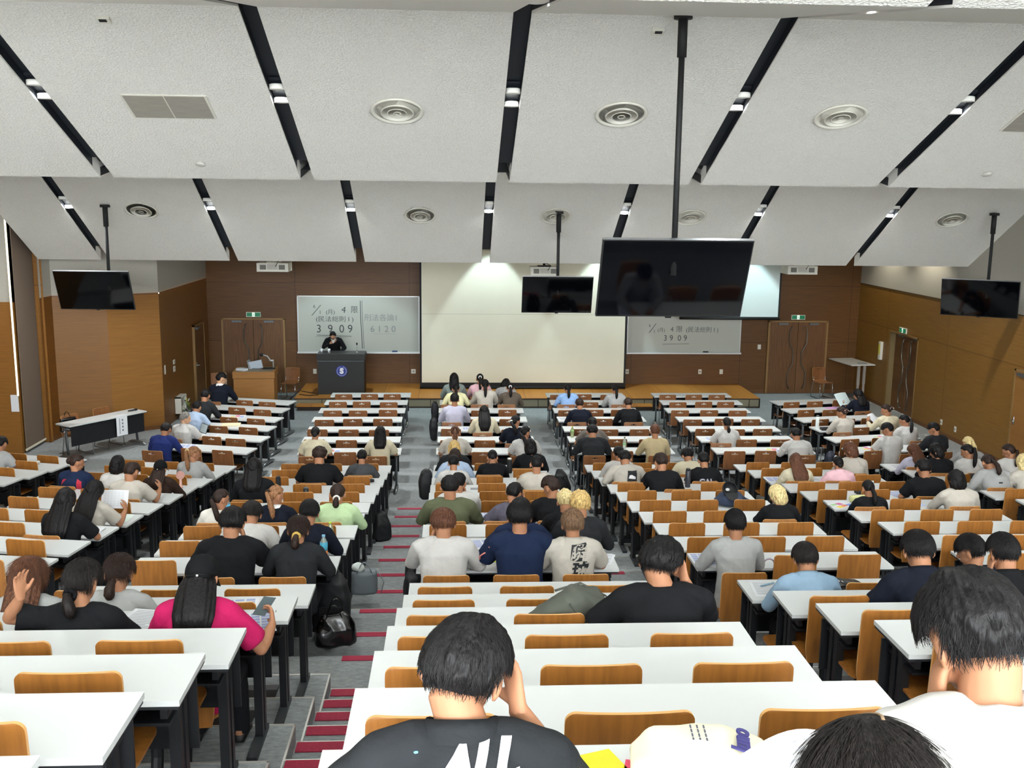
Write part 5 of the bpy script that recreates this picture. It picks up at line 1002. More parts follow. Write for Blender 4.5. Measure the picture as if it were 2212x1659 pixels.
# cable box with wires low on the left wall
t = thing('cable_box', 'open white box of tangled wires low on the left wall', 'box', (-6.47, 23.75, 0.12), math.radians(90))
b = B()
for q in ((-0.25, 0, -0.22, 0.42), (0.22, 0, 0.25, 0.42), (-0.25, 0.39, 0.25, 0.42), (-0.25, 0, 0.25, 0.03)): box(b, q[0], -0.12, q[1], q[2], 0.02, q[3])
link('frame', b, DIF, t)
for i, c in enumerate(('d7c94a', 'e4e4de', '6f8f5a', '30343a', 'e0dccb')):
    b = B(); r2_ = random.Random(i); tube(b, [(r2_.uniform(-0.2, 0.2), -0.1-r2_.uniform(0, .12), r2_.uniform(0.02, 0.38)) for _ in range(7)], [0.012], 6); link('wire', b, mat('wire_%d' % i, c, 0.5), t, True)
# ================================================================ people
SKIN_L = mat('skin_light', 'c99c7b', 0.5, spec=0.35, nscale=14, namp=0.04)
SHOE = mat('shoe_black', '17171a', 0.5)
def hair_mat(key):
    C = {'black': '121011', 'soft': '1d1918', 'dark': '2c1f1a', 'brown': '5a3a2a', 'light': '8a6244', 'blond': 'c2a268', 'pale': 'd2bc88', 'grey': '77736e', 'teal': '2c5566', 'mix': '6e5540'}
    c = C[key]
    if 'hair_'+key in MATS: return MATS['hair_'+key]
    m = mat('hair_'+key, c, 0.5, spec=0.2)
    nt = m.node_tree; b = nt.nodes['Principled BSDF']; tc = nt.nodes.new('ShaderNodeTexCoord')
    mp = nt.nodes.new('ShaderNodeMapping'); mp.inputs['Scale'].default_value = (90, 90, 9); nt.links.new(tc.outputs['Object'], mp.inputs[0])
    n = nt.nodes.new('ShaderNodeTexNoise'); n.inputs['Scale'].default_value = 1.0; n.inputs['Detail'].default_value = 3; nt.links.new(mp.outputs[0], n.inputs['Vector'])
    r = nt.nodes.new('ShaderNodeValToRGB'); l = lin(c); k = 0.45
    r.color_ramp.elements[0].position = 0.35; r.color_ramp.elements[1].position = 0.68
    r.color_ramp.elements[0].color = tuple(v*(1-k) for v in l[:3])+(1,); r.color_ramp.elements[1].color = tuple(min(1, v*(1+k*1.3)) for v in l[:3])+(1,)
    nt.links.new(n.outputs[0], r.inputs[0]); nt.links.new(r.outputs[0], b.inputs['Base Color'])
    bp = nt.nodes.new('ShaderNodeBump'); bp.inputs['Strength'].default_value = 0.55; bp.inputs['Distance'].default_value = 0.01
    nt.links.new(n.outputs[0], bp.inputs['Height']); nt.links.new(bp.outputs[0], b.inputs['Normal'])
    return m
def cloth(key, c=None):
    if 'cloth_'+key in MATS: return MATS['cloth_'+key]
    return mat('cloth_'+key, c or key, 0.88, spec=0.15, nscale=9, namp=0.06, bump=0.25, bscale=25)
def hm(k):
    P0, P1, P2, N, J, H = [Vector(p) for p in pose_points(k)]
    th, hp, yw, rl, al, ar = POSES[k]
    return Matrix.Translation(H) @ Matrix.Rotation(math.radians(-yw), 4, 'Z') @ Matrix.Rotation(math.radians(-hp), 4, 'X') @ Matrix.Rotation(math.radians(rl), 4, 'Y')
def shoulders(k):
    P0, P1, P2, N, J, H = [Vector(p) for p in pose_points(k)]
    t = math.radians(POSES[k][0])*1.15; ax = Vector((0, math.sin(t), math.cos(t)))
    return {s: N - ax*0.055 + Vector((s*0.168, 0.0, 0)) for s in (-1, 1)}
def arm_points(k):
    """shoulder, elbow, wrist, hand direction, palm normal, curl for both sides"""
    M = hm(k); sh = shoulders(k); out = {}
    for s, kind in ((-1, POSES[k][4]), (1, POSES[k][5])):
        S_ = sh[s]
        if kind == 'w': E = Vector((s*0.27, 0.20, 0.755)); Wp = Vector((s*0.13, 0.385, 0.742)); d = Vector((-s*0.35, 0.9, 0)); n = Vector((0, 0, -1)); cu = 28
        elif kind == 'o': E = Vector((s*0.315, 0.17, 0.765)); Wp = Vector((s*0.155, 0.36, 0.742)); d = Vector((-s*0.6, 0.75, 0)); n = Vector((0, 0, -1)); cu = 30
        elif kind == 'c': E = Vector((s*0.235, 0.27, 0.76)); Wp = M @ Vector((s*0.085, 0.055, -0.135)); d = (M @ Vector((s*0.06, 0.03, -0.02)))-Wp; n = Vector((-s, -0.2, 0)); cu = 55
        elif kind == 'h': E = Vector((s*0.24, 0.30, 0.765)); Wp = M @ Vector((s*0.115, 0.085, -0.06)); d = (M @ Vector((s*0.055, 0.105, 0.06)))-Wp; n = Vector((-s, -0.5, 0)); cu = 28
        elif kind == 'r': E = Vector((s*0.28, 0.19, 0.77)); Wp = Vector((s*0.24, 0.42, 0.86)); d = Vector((-s*0.25, 0.5, 0.8)); n = Vector((-s, 0.1, 0.0)); cu = 40
        elif kind == 'p': E = Vector((s*0.33, 0.12, 0.74)); Wp = Vector((s*0.36, 0.33, 0.80)); d = Vector((-s*0.2, 0.8, 0.45)); n = Vector((-s, 0.1, 0.1)); cu = 42
        elif kind == 'm': E = Vector((s*0.27, 0.16, 1.16)); Wp = M @ Vector((s*0.075, 0.10, -0.20)); d = Vector((-s*0.75, 0.35, 0.45)); n = Vector((-s*0.3, -0.8, 0.2)); cu = 62
        elif kind == 'lr': E = Vector((s*0.29, 0.16, 1.14)); Wp = Vector((s*0.22, 0.36, 1.06)); d = Vector((-s*0.4, 0.85, 0)); n = Vector((0, 0, -1)); cu = 25
        elif kind == 'b': E = Vector((s*0.36, 0.03, 1.0)); Wp = Vector((s*0.27, -0.02, 1.14)); d = Vector((s*0.02, 0.1, 1)); n = Vector((-s*0.5, -0.3, 0)); cu = 22
        d.normalize(); n = (n - d*n.dot(d)).normalized()
        out[s] = (S_, E, Wp, d, n, cu)
    return out
def hand(b, Wp, d, n, s, cu):
    side = d.cross(n).normalized()
    if side.dot(Vector((s, 0, 0))) > 0: side = -side      # thumb side points inwards
    tube(b, [Wp-d*0.015, Wp+d*0.03, Wp+d*0.075, Wp+d*0.093], [(0.027, 0.019), (0.034, 0.016), (0.041, 0.014), (0.037, 0.011)], 14, side=side)
    for i, L in enumerate((0.070, 0.078, 0.072, 0.056)):
        o = 0.030-0.020*i; p = Wp + d*(0.088-0.004*abs(i-1.4)) + side*o; a = math.radians(cu*0.35)+0.03*i; pts = [p-d*0.012, p]
        for j, fr in enumerate((0.45, 0.32, 0.26)):
            dd = d*math.cos(a)+n*math.sin(a)+side*(0.10*(1.5-i)); pts.append(pts[-1]+dd.normalized()*L*fr); a += math.radians(cu*(0.8+0.1*i))
        tube(b, pts, [0.0098, 0.0094, 0.0088, 0.008, 0.0062], 10)
    p = Wp + d*0.028 + side*0.024; q = (d*0.62+side*0.78+n*0.25).normalized(); q2 = (d*0.88+side*0.35+n*0.35).normalized()
    tube(b, [p-q*0.01, p+q*0.034, p+q*0.034+q2*0.03, p+q*0.034+q2*0.052], [0.0145, 0.012, 0.0105, 0.007], 10)
def mk_mesh(fn, vox, smooth, disp=0, freq=9, mats=(), seed=0):
    b = B(); fn(b); return remesh(b, vox, smooth, disp, freq, mats, seed)
BODY = {}
def body_parts(k, near, long_):
    """skin body, shirt, trousers, shoes of a pose (meshes shared by everyone in it)"""
    key = (k, near, long_)
    if key in BODY: return BODY[key]
    P0, P1, P2, N, J, H = [Vector(p) for p in pose_points(k)]; M = hm(k); A = arm_points(k)
    X = Vector((1, 0, 0))
    legs = {s: [Vector((s*0.09, 0.0, 0.90)), Vector((s*0.10, 0.03, 0.50)), Vector((s*0.11, 0.0, 0.11))] for s in (-1, 1)} if k == 'LEC' else {s: [Vector((s*0.09, 0.0, 0.505)), Vector((s*0.12, 0.40, 0.50)), Vector((s*0.13, 0.43, 0.11))] for s in (-1, 1)}
    kb = (k, near, 'skin')
    if kb not in BODY:
        def f(b):
            tube(b, [P0-Vector((0, 0, 0.05)), P0, P1, P2, N-Vector((0, 0, 0.03)), N], [(0.14, 0.10), (0.155, 0.105), (0.125, 0.09), (0.155, 0.105), (0.12, 0.085), (0.065, 0.06)], 18, side=X)
            nb = M @ Vector((0, -0.028, -0.055)); tube(b, [N-(J-N)*0.6, (N+J)*0.5+Vector((0, -0.004, 0)), nb, M @ Vector((0, -0.01, 0.0))], [(0.075, 0.066), (0.056, 0.058), (0.056, 0.062), (0.05, 0.05)], 16, side=X)
            ellipsoid(b, (0, -0.006, 0.022), (0.076, 0.094, 0.098), M, 24, 16); ellipsoid(b, (0, 0.022, -0.045), (0.056, 0.066, 0.066), M, 20, 12); ellipsoid(b, (0, 0.058, -0.085), (0.026, 0.022, 0.022), M)
            tube(b, [M @ Vector(q) for q in ((0, 0.085, 0.012), (0, 0.099, -0.015), (0, 0.106, -0.028), (0, 0.092, -0.036))], [0.009, 0.012, 0.014, 0.009], 8)
            ellipsoid(b, (0, 0.086, -0.062), (0.022, 0.009, 0.009), M); ellipsoid(b, (0, 0.078, 0.028), (0.05, 0.016, 0.012), M)
            for s in (-1, 1):
                Me = M @ Matrix.Translation((s*0.083, -0.008, -0.010)) @ Matrix.Rotation(s*0.45, 4, 'Z') @ Matrix.Rotation(-0.15, 4, 'X')
                ellipsoid(b, (0, 0, 0), (0.010, 0.022, 0.034), Me, 12, 8); ellipsoid(b, (0.0, 0.006, -0.026), (0.007, 0.010, 0.011), Me, 10, 6)
                S_, E, Wp, d, n, cu = A[s]
                tube(b, [N+Vector((s*0.06, 0, -0.02)), S_], [(0.06, 0.05), 0.055], 12); ellipsoid(b, S_, (0.056, 0.056, 0.056))
                m1 = (S_+E)*0.5; tube(b, [S_, m1, E-(E-S_).normalized()*0.03, E], [0.05, 0.045, 0.038, 0.037], 14); ellipsoid(b, E, (0.037, 0.037, 0.037))
                tube(b, [E, E.lerp(Wp, 0.3), E.lerp(Wp, 0.75), Wp], [0.037, 0.041, 0.031, (0.027, 0.021)], 14, side=d.cross(n)); hand(b, Wp, d, n, s, cu)
                L = legs[s]; tube(b, [L[0], L[1]], [0.075, 0.055], 12); tube(b, [L[1], L[2]], [0.052, 0.035], 12); ellipsoid(b, L[1], (0.056, 0.056, 0.056))
                tube(b, [L[2]+Vector((0, -0.03, 0.0)), L[2]+Vector((0, -0.02, -0.05)), L[2]+Vector((0, 0.05, -0.07)), L[2]+Vector((0, 0.15, -0.085))], [0.034, 0.04, (0.036, 0.028), (0.03, 0.018)], 10, side=X)
        BODY[kb] = mk_mesh(f, 0.0062 if near else 0.0085, 2, 0, mats=(SKIN,))
        def g(b):
            tube(b, [P0-Vector((0, 0, 0.075)), P0-Vector((0, 0, 0.02)), P0+pdirv(k)*0.06], [(0.16, 0.115), (0.178, 0.128), (0.16, 0.115)], 16, side=X)
            for s in (-1, 1):
                L = legs[s]; tube(b, [L[0], L[1]], [0.092, 0.072], 14); ellipsoid(b, L[1], (0.072, 0.072, 0.072)); tube(b, [L[1], L[2]+Vector((0, 0, -0.04))], [0.07, 0.056], 14)
        BODY[(k, near, 'tr')] = mk_mesh(g, 0.016, 2, 0.004, 9)
        def h(b):
            for s in (-1, 1):
                L = legs[s][2]; tube(b, [L+Vector((0, -0.055, -0.085)), L+Vector((0, -0.03, -0.05)), L+Vector((0, 0.06, -0.06)), L+Vector((0, 0.14, -0.08)), L+Vector((0, 0.19, -0.09))], [(0.03, 0.02), (0.043, 0.045), (0.045, 0.04), (0.046, 0.026), (0.02, 0.014)], 12, side=X)
        BODY[(k, near, 'sh')] = mk_mesh(h, 0.012, 1)
    if (k, near, 'shirt', long_) not in BODY:
        def f(b):
            up = (N-P2).normalized()
            def md(th, u): return 1+0.02*math.sin(th*3+u*6)
            tube(b, [P0-Vector((0, 0.0, 0.085)), P0, P1, P2, N-up*0.075, N-up*0.02, N+up*0.016], [(0.185, 0.138), (0.182, 0.136), (0.168, 0.128), (0.186, 0.138), (0.165, 0.115), (0.118, 0.098), (0.084, 0.080)], 28, side=X, mod=md)
            for s in (-1, 1):
                S_, E, Wp, d, n, cu = A[s]
                tube(b, [N+Vector((s*0.045, 0, -0.02)), N.lerp(S_, 0.55)+Vector((0, 0, 0.006)), S_], [(0.062, 0.062), (0.070, 0.070), 0.072], 14); ellipsoid(b, S_, (0.073, 0.073, 0.073))
                ua = (E-S_); t = ua.normalized()
                if long_:
                    tube(b, [S_, S_+ua*0.5, E], [0.073, 0.068, 0.056], 16); ellipsoid(b, E, (0.057, 0.057, 0.057))
                    fa = Wp-E; tube(b, [E, E+fa*0.5, E+fa*0.86, E+fa*0.93], [0.056, 0.050, 0.041, 0.037], 16)
                else:
                    tube(b, [S_, S_+ua*0.4, S_+ua*0.74, S_+ua*0.80], [0.074, 0.074, 0.078, 0.074], 16)
        BODY[(k, near, 'shirt', long_)] = mk_mesh(f, 0.0085 if near else 0.0125, 5 if near else 4, 0.0075 if near else 0.008, 8.5, seed=len(BODY))
    r = (BODY[kb], BODY[(k, near, 'shirt', long_)], BODY[(k, near, 'tr')], BODY[(k, near, 'sh')])
    BODY[key] = r
    return r
def pdirv(k): return Vector(pdir(math.radians(POSES[k][0])*0.5))
def back_path(k, off=0.15):
    """points down the person's back, a little behind the shirt"""
    P0, P1, P2, N, J, H = [Vector(p) for p in pose_points(k)]
    t = math.radians(POSES[k][0]); bk = lambda a: Vector((0, -math.cos(a), math.sin(a)))
    return [N + bk(t*1.2)*(off-0.045), P2 + bk(t)*off, P1 + bk(t*0.7)*off, P0+bk(0)*off]
def shell(b, M, hl, thick, nape_thin=1.0, ridge=0.012, seed=0, part=0, nu=96, nv=56, vol=1.0):
    """hair cap; hl(az) gives the hairline elevation in degrees, az 0 = face"""
    R = (0.0785, 0.0965, 0.1); C0 = Vector((0, -0.006, 0.022))
    rs = []
    for j in range(nv+1):
        e = math.pi/2 - math.pi*(j+0.01)/(nv+0.02); ring = []
        for i in range(nu):
            a = 2*math.pi*i/nu; az = math.degrees(math.atan2(math.sin(a), math.cos(a)))
            D = Vector((math.sin(a)*math.cos(e), math.cos(a)*math.cos(e), math.sin(e)))
            ed = math.degrees(e); e0 = hl(abs(az))
            m = smoothstep(ed, e0-3, e0+7)
            t = thick*(1-0.75*nape_thin*smoothstep(-ed, 5, 45)*smoothstep(abs(az), 60, 110))
            n1 = noise.noise(Vector((D.x*3+seed, D.y*3, D.z*3)))
            n2 = noise.noise(Vector((math.sin(a)*9+seed, math.cos(a)*9, e*2.2)))
            n3 = noise.noise(Vector((math.sin(a)*24+seed, math.cos(a)*24, e*3.0+n1)))
            rr_ = 1+t/0.09*vol*(1+0.35*n1)+ridge*(1.3*n2+1.0*n3)*(0.3+0.7*m)
            base = Vector((D.x*R[0], D.y*R[1], D.z*R[2]))
            low = max(0, -ed-20)/70
            base.z *= 1+0.12*low
            p = C0 + base*(0.90*(1-m)+rr_*m)
            ring.append(M @ p)
        rs.append(ring)
    rings(b, rs)
HL = {
 'short': lambda a: 18 if a < 45 else (18-8*smoothstep(a, 45, 80) - 50*smoothstep(a, 103, 126)),
 'bangs': lambda a: 2 if a < 50 else (2+10*smoothstep(a, 55, 75) - 50*smoothstep(a, 103, 126)),
 'bob': lambda a: 4 if a < 42 else (4-75*smoothstep(a, 42, 75)),
 'up': lambda a: 26 if a < 50 else (26-18*smoothstep(a, 50, 80) - 48*smoothstep(a, 100, 126)),
}
def strands(b, M, n, length, crown=(0, -0.035), seed=1, low=-35, spread=0.010):
    r = random.Random(seed); R = (0.0785, 0.0965, 0.1); C0 = Vector((0, -0.006, 0.022))
    for _ in range(n):
        a = r.uniform(0, 2*math.pi); az = abs(math.degrees(math.atan2(math.sin(a), math.cos(a))))
        lo = 12 if az < 60 else (16 if (az < 105 and low > -40) else (-8 if az < 95 else low))
        e = math.asin(r.uniform(math.sin(math.radians(lo)), 1))
        D = Vector((math.sin(a)*math.cos(e), math.cos(a)*math.cos(e), math.sin(e)))
        k = 1.0+0.020/0.09*(1.0 if math.degrees(e) > -5 else 0.45)
        p = C0+Vector((D.x*R[0], D.y*R[1], D.z*R[2]))*k
        tg = Vector((D.x-crown[0]*8, D.y-crown[1]*8, -0.35-0.6*math.cos(e))); tg = (tg-D*tg.dot(D)).normalized()
        tw = D.cross(tg); L = length*r.uniform(0.55, 1.25); curl = r.uniform(-1, 1); w = r.uniform(0.0007, 0.0015)
        pts = []; q = p.copy(); dd = tg.copy()
        for i in range(6):
            pts.append(q.copy()); dd = (dd + D*(-0.10*i/5+spread*2.0*(1 if i < 2 else -0.3)) + tw*curl*0.12 + Vector((0, 0, -0.06))).normalized(); q = q + dd*L/5
            rel = q-C0; s_ = math.sqrt((rel.x/R[0])**2+(rel.y/R[1])**2+(rel.z/R[2])**2)
            if s_ < k-0.02: q = C0+rel*((k-0.02)/s_)
        vs = []
        for i, q in enumerate(pts):
            ww = w*(1-0.75*i/5); o = D*(0.0012*(1 if i < 3 else 0.5))
            vs.append((b.verts.new(M @ (q-tw*ww)), b.verts.new(M @ (q+o)), b.verts.new(M @ (q+tw*ww))))
        for (a1, a2, a3), (b1, b2, b3) in zip(vs, vs[1:]):
            b.faces.new((a1, a2, b2, b1)); b.faces.new((a2, a3, b3, b2))
HAIR = {}
def hair_mesh(k, style, near):
    key = (k, style, near)
    if key in HAIR: return HAIR[key]
    M = hm(k); b = B(); extra = {}
    sd = len(HAIR)*1.7
    nu, nv = (150, 90) if near else (80, 46)
    T = lambda x, y, z: M @ Vector((x, y, z))
    bp = back_path(k, 0.165)
    rid = lambda th, u: 1+0.07*math.sin(th*7+u*2)+0.05*math.sin(th*13+1)
    if style in ('short', 'curly', 'buzz', 'undercut', 'messy'):
        th = {'short': 0.018, 'curly': 0.026, 'buzz': 0.005, 'undercut': 0.028, 'messy': 0.021}[style]
        shell(b, M, HL['bangs' if style in ('short', 'messy', 'curly', 'undercut') else 'short'], th, 1.0, {'short': .016, 'curly': .05, 'buzz': .003, 'undercut': .022, 'messy': .04}[style], sd, 0, nu, nv)
        if near and style != 'buzz': strands(b, M, 7000, 0.038 if style != 'curly' else 0.046, seed=int(sd*10)+3, low=-22, spread=0.006 if style != 'curly' else 0.012)
    elif style == 'thin':
        shell(b, M, lambda a: 60-18*smoothstep(a, 0, 30) if a < 40 else (42-50*smoothstep(a, 40, 85)-26*smoothstep(a, 100, 130)), 0.012, 1, 0.012, sd, 0, nu, nv)
    elif style == 'bob':
        shell(b, M, HL['bob'], 0.020, 0, 0.016, sd, 0, nu, nv)
        tube(b, [T(0, -0.02, 0.03), T(0, -0.028, -0.04), T(0, -0.028, -0.09), T(0, -0.022, -0.125)], [(0.096, 0.088), (0.100, 0.085), (0.094, 0.078), (0.07, 0.05)], 40, side=M.to_3x3() @ Vector((1, 0, 0)), mod=rid)
        if near: strands(b, M, 5000, 0.08, seed=int(sd*10)+5, low=-50, spread=0.001)
    elif style in ('long', 'longer'):
        shell(b, M, HL['bob'], 0.020, 0, 0.016, sd, 0, nu, nv)
        e1 = [T(0, -0.02, 0.04), T(0, -0.045, -0.03), T(0, -0.065, -0.09).lerp(bp[0], 0.35)]
        if style == 'long': pts = e1+[bp[0].lerp(bp[1], 0.35), bp[0].lerp(bp[1], 0.9)]; rd = [(0.094, 0.085), (0.100, 0.070), (0.105, 0.052), (0.105, 0.035), (0.075, 0.018)]
        else: pts = e1+[bp[0].lerp(bp[1], 0.3), bp[1], bp[1].lerp(bp[2], 0.7)]; rd = [(0.094, 0.085), (0.100, 0.070), (0.110, 0.052), (0.118, 0.036), (0.115, 0.026), (0.07, 0.014)]
        tube(b, pts, rd, 48, side=(1, 0, 0), mod=rid)
        if near: strands(b, M, 5000, 0.11, seed=int(sd*10)+9, low=-60, spread=0.001)
    elif style in ('pony', 'ponyhigh', 'lowpony', 'bun', 'clip', 'updo', 'half'):
        shell(b, M, HL['up'], 0.010, 0.4, 0.012, sd, 0, nu, nv)
        if near: strands(b, M, 2500, 0.06, seed=int(sd*10)+2, low=-30, spread=0.002)
        if style == 'bun' or style == 'updo' or style == 'clip':
            c = {'bun': (0, -0.112, -0.035), 'updo': (0, -0.10, -0.045), 'clip': (0, -0.112, 0.02)}[style]
            r_ = {'bun': (0.042, 0.034, 0.038), 'updo': (0.046, 0.026, 0.042), 'clip': (0.045, 0.036, 0.05)}[style]
            ellipsoid(b, c, r_, M, 20, 12); extra['tie'] = T(c[0], c[1]+0.012, c[2])
        else:
            z = {'pony': 0.0, 'ponyhigh': 0.045, 'lowpony': -0.06, 'half': 0.03}[style]
            s0 = T(0, -0.098 if z > -0.05 else -0.085, z); s1 = T(0, -0.13, z-0.012)
            dn = bp[0].lerp(bp[1], 0.15) if style == 'lowpony' else bp[0].lerp(bp[1], 0.65)
            mid = Vector((0, min(s1.y, dn.y)-0.015, (s1.z+dn.z)/2))
            tube(b, [s0, s1, s1.lerp(mid, 0.6)+Vector((0, -0.01, 0)), mid.lerp(dn, 0.45), dn, dn+(dn-mid)*0.3], [0.014, 0.021, 0.031, 0.033, 0.024, 0.006], 22, mod=rid)
            extra['tie'] = s0.lerp(s1, 0.4)
    elif style == 'cap':
        e1 = [T(0, -0.02, -0.01), T(0, -0.045, -0.05), T(0, -0.065, -0.10).lerp(bp[0], 0.35), bp[0].lerp(bp[1], 0.35), bp[0].lerp(bp[1], 0.85)]
        tube(b, e1, [(0.080, 0.075), (0.094, 0.062), (0.104, 0.05), (0.108, 0.036), (0.095, 0.02)], 60, side=(1, 0, 0), mod=rid)
        shell(b, M, lambda a: 10 if a < 50 else -60, 0.006, 0, 0.01, sd, 0, 60, 36)
    b.normal_update()
    me = bpy.data.meshes.new('hair'); b.to_mesh(me); b.free(); me.materials.append(hair_mat('black')); me.shade_smooth()
    HAIR[key] = (me, extra); return HAIR[key]
SHIRT_DARK = ('black', 'navy')
def set_mat(o, m):
    o.material_slots[0].link = 'OBJECT'; o.material_slots[0].material = m
def part(name, me, parent, m):
    o = bpy.data.objects.new(name, me); COL.objects.link(o); o.parent = parent
    if not me.materials: me.materials.append(SKIN)
    set_mat(o, m); return o
CLOTHS = {'black': '17181b', 'charcoal': '26282b', 'navy': '1c2742', 'navyblack': '161a26', 'white': 'bebcb9', 'cream': 'c9c0a6', 'beige': 'b9a985', 'offwhite': 'b5afa5', 'grey': '9a9a99', 'lightgrey': 'a4a5a4', 'darkgrey': '45474a', 'purplegrey': '5b5866', 'olive': '5b6049', 'mint': 'b4cda0', 'blue': '8fb0de', 'lightblue': 'a9bcd6', 'denim': '8ba6bd', 'lavender': 'b4b2c4', 'pink': 'e4b8c2', 'yellow': 'dcd8ac', 'brown': '5c5248', 'darkbrown': '33251f', 'magenta': 'b01e56', 'royal': '232f66', 'greygreen': '8b9692', 'stripe': 'd8d4cc', 'greybrown': '6c6661', 'tan': 'c9b795'}
def person(p):
    k = p['pose']; near = p['r'] >= 9 and p['b'] in ('S2', 'S3', 'S4', 'S5')
    long_ = p['slv'] == 'l'
    sk, sh, tr_, so = body_parts(k, near, long_)
    t = thing('person', p['label'], 'person', p['loc'], p['rz']); s = p['s']; t.scale = (s*p.get('w', 1), s, s)
    part('body', sk, t, SKIN_L if p.get('skin') else SKIN)
    ck = p['col']; shirt = part('shirt', sh, t, cloth(ck, CLOTHS[ck])); part('trousers', tr_, t, cloth('trouser_'+p.get('tr', 'black'), {'black': '1b1c20', 'blue': '2c3a58', 'grey': '6b6b6e', 'khaki': '8a7f68'}[p.get('tr', 'black')]))
    part('shoes', so, t, SHOE)
    hme, ex = hair_mesh(k, p['hair'], near); ho = part('hair', hme, t, hair_mat(p['hc']))
    M = hm(k); P0, P1, P2, N, J, H = [Vector(q) for q in pose_points(k)]
    if ex.get('tie') and p.get('tie'):
        b = B(); c = ex['tie']
        if p['tie'][0] == 'claw':
            for q in range(5): tube(b, [c+Vector((0.0+0.035*math.cos(q*1.2), -0.01-0.012*q*0.3, 0.035*math.sin(q*1.2))), c+Vector((0.045*math.cos(q*1.2+0.5), -0.035, 0.03*math.sin(q*1.2+0.5)))], [0.009], 8)
        else:
            for q in range(18):
                an = q/18*2*math.pi; ellipsoid(b, c+Vector((0.028*math.cos(an), -0.004+0.004*math.sin(an*5), 0.028*math.sin(an))), (0.013, 0.013, 0.013), None, 8, 6)
        link('hair_tie', b, cloth('tie_'+p['tie'][1], p['tie'][1]), t, True)
    if p.get('collar'):
        b = B(); up = (J-N).normalized(); n_ = 28; rs = []
        c0 = N+Vector((0, 0, 0.0)); ax = (J-P2).normalized()
        for (r1, h) in ((0.098, -0.010), (0.088, 0.022), (0.078, 0.046), (0.073, 0.040), (0.082, -0.01)):
            ring = []
            for q in range(n_):
                an = 2*math.pi*q/n_; v = Vector((math.sin(an)*r1, math.cos(an)*r1*0.95, 0)); hh = h*(1-0.55*smoothstep(math.cos(an), 0.5, 1.0))
                fr = ax; y_ = fr.cross(Vector((1, 0, 0))).normalized() * -1
                y_ = Vector((0, ax.z, -ax.y)); ring.append(c0+Vector((1, 0, 0))*v.x + y_*v.y + ax*hh)
            rs.append(ring)
        rings(b, rs, cap=False); link('collar', b, cloth(p['collar'], CLOTHS.get(p['collar'], 'e8e8e8')), shirt, True)
    if p['hair'] == 'cap':
        b = B(); rs = []
        for j in range(17):
            e = math.radians(-12+102*j/16); rs.append([M @ (Vector((0, -0.006, 0.03))+Vector((0.092*math.sin(a)*math.cos(e), 0.112*math.cos(a)*math.cos(e), 0.105*math.sin(e)))) for a in [2*math.pi*q/36 for q in range(36)]])
        rings(b, rs); cp = link('cap', b, cloth('cap_black', '111214'), t, True)
        b = B(); rs = []
        for j in range(9):
            u = j/8*2-1; x = 0.085*u; y0 = 0.10*math.sqrt(max(0, 1-(u*0.9)**2)); L = 0.085*(1-u*u*0.45)
            rs.append([M @ Vector((x, y0-0.01, 0.012-0.012*u*u)), M @ Vector((x, y0+L, -0.008-0.02*u*u)), M @ Vector((x, y0+L, -0.012-0.02*u*u)), M @ Vector((x, y0-0.01, 0.006-0.012*u*u))])
        rings(b, rs); link('cap_brim', b, cloth('cap_black'), cp)
        b = B(); tube(b, [M @ Vector((0.086*math.sin(a), -0.006-0.106*math.cos(a), 0.0-0.004)) for a in [(-0.75+1.5*q/10) for q in range(11)]], [0.0075], 8); link('cap_strap', b, cloth('cap_black'), cp, True)
        b = B(); ellipsoid(b, (0.01, -0.122, -0.006), (0.009, 0.006, 0.009), M); link('cap_buckle', b, CHROME, cp, True)
        b = B(); ellipsoid(b, (0, -0.104, 0.028), (0.032, 0.012, 0.022), M); link('cap_opening', b, hair_mat('black'), cp, True)
    if p.get('eyes'):
        b = B()
        for s_ in (-1, 1): ellipsoid(b, (s_*0.03, 0.083, 0.006), (0.011, 0.006, 0.005), M, 10, 6)
        link('eyes', b, mat('eye_dark', '1c1512', 0.3), t, True)
    return t, shirt, M
def conform(obj, target, off=0.0025, axis=Vector((0, 1, 0))):
    """press lettering onto the back of a shirt (both in the person's own frame)"""
    me = target.data; bv = BVHTree.FromPolygons([v.co for v in me.vertices], [tuple(f.vertices) for f in me.polygons])
    b = B(); b.from_mesh(obj.data)
    bmesh.ops.subdivide_edges(b, edges=[e for e in b.edges if e.calc_length() > 0.012], cuts=3)
    bmesh.ops.triangulate(b, faces=b.faces)
    zs = [v.co.y for v in b.verts]; mn = max(zs)
    for v in b.verts:
        d = mn - v.co.y
        h = bv.ray_cast(Vector((v.co.x, v.co.y-1.0, v.co.z)), axis)
        if h[0] is not None: v.co.y = h[0].y - off - d
    b.to_mesh(obj.data); b.free()
PM = {}
for p in PEOPLE:
    t, shirt, M = person(p)
    PM[p['id']] = (t, shirt, p)
def print_on(pid, body, x, z, size, m, k_='M', **kw):
    t, shirt, p = PM[pid]
    bp = back_path(p['pose'], 0.14); th = math.radians(POSES[p['pose']][0])
    Mx = Matrix.Translation((x, -0.2, z)) @ Matrix.Rotation(math.radians(90), 4, 'X')
    o = put_text('printed_lettering', body, size, m, shirt, Mx, **kw); conform(o, shirt); return o
def patch(pid, pts, m, name='printed_panel', off=0.0015):
    t, shirt, p = PM[pid]; b = B()
    xs = [q[0] for q in pts]; zs = [q[1] for q in pts]; b.faces.new([b.verts.new((x, -0.2, z)) for x, z in pts])
    bmesh.ops.subdivide_edges(b, edges=b.edges, cuts=7, use_grid_fill=True); bmesh.ops.triangulate(b, faces=b.faces)
    o = link(name, b, m, shirt); conform(o, shirt, off); return o
INKW = mat('print_white', 'e6e3e8', 0.7); INKB = mat('print_black', '15151a', 0.7)
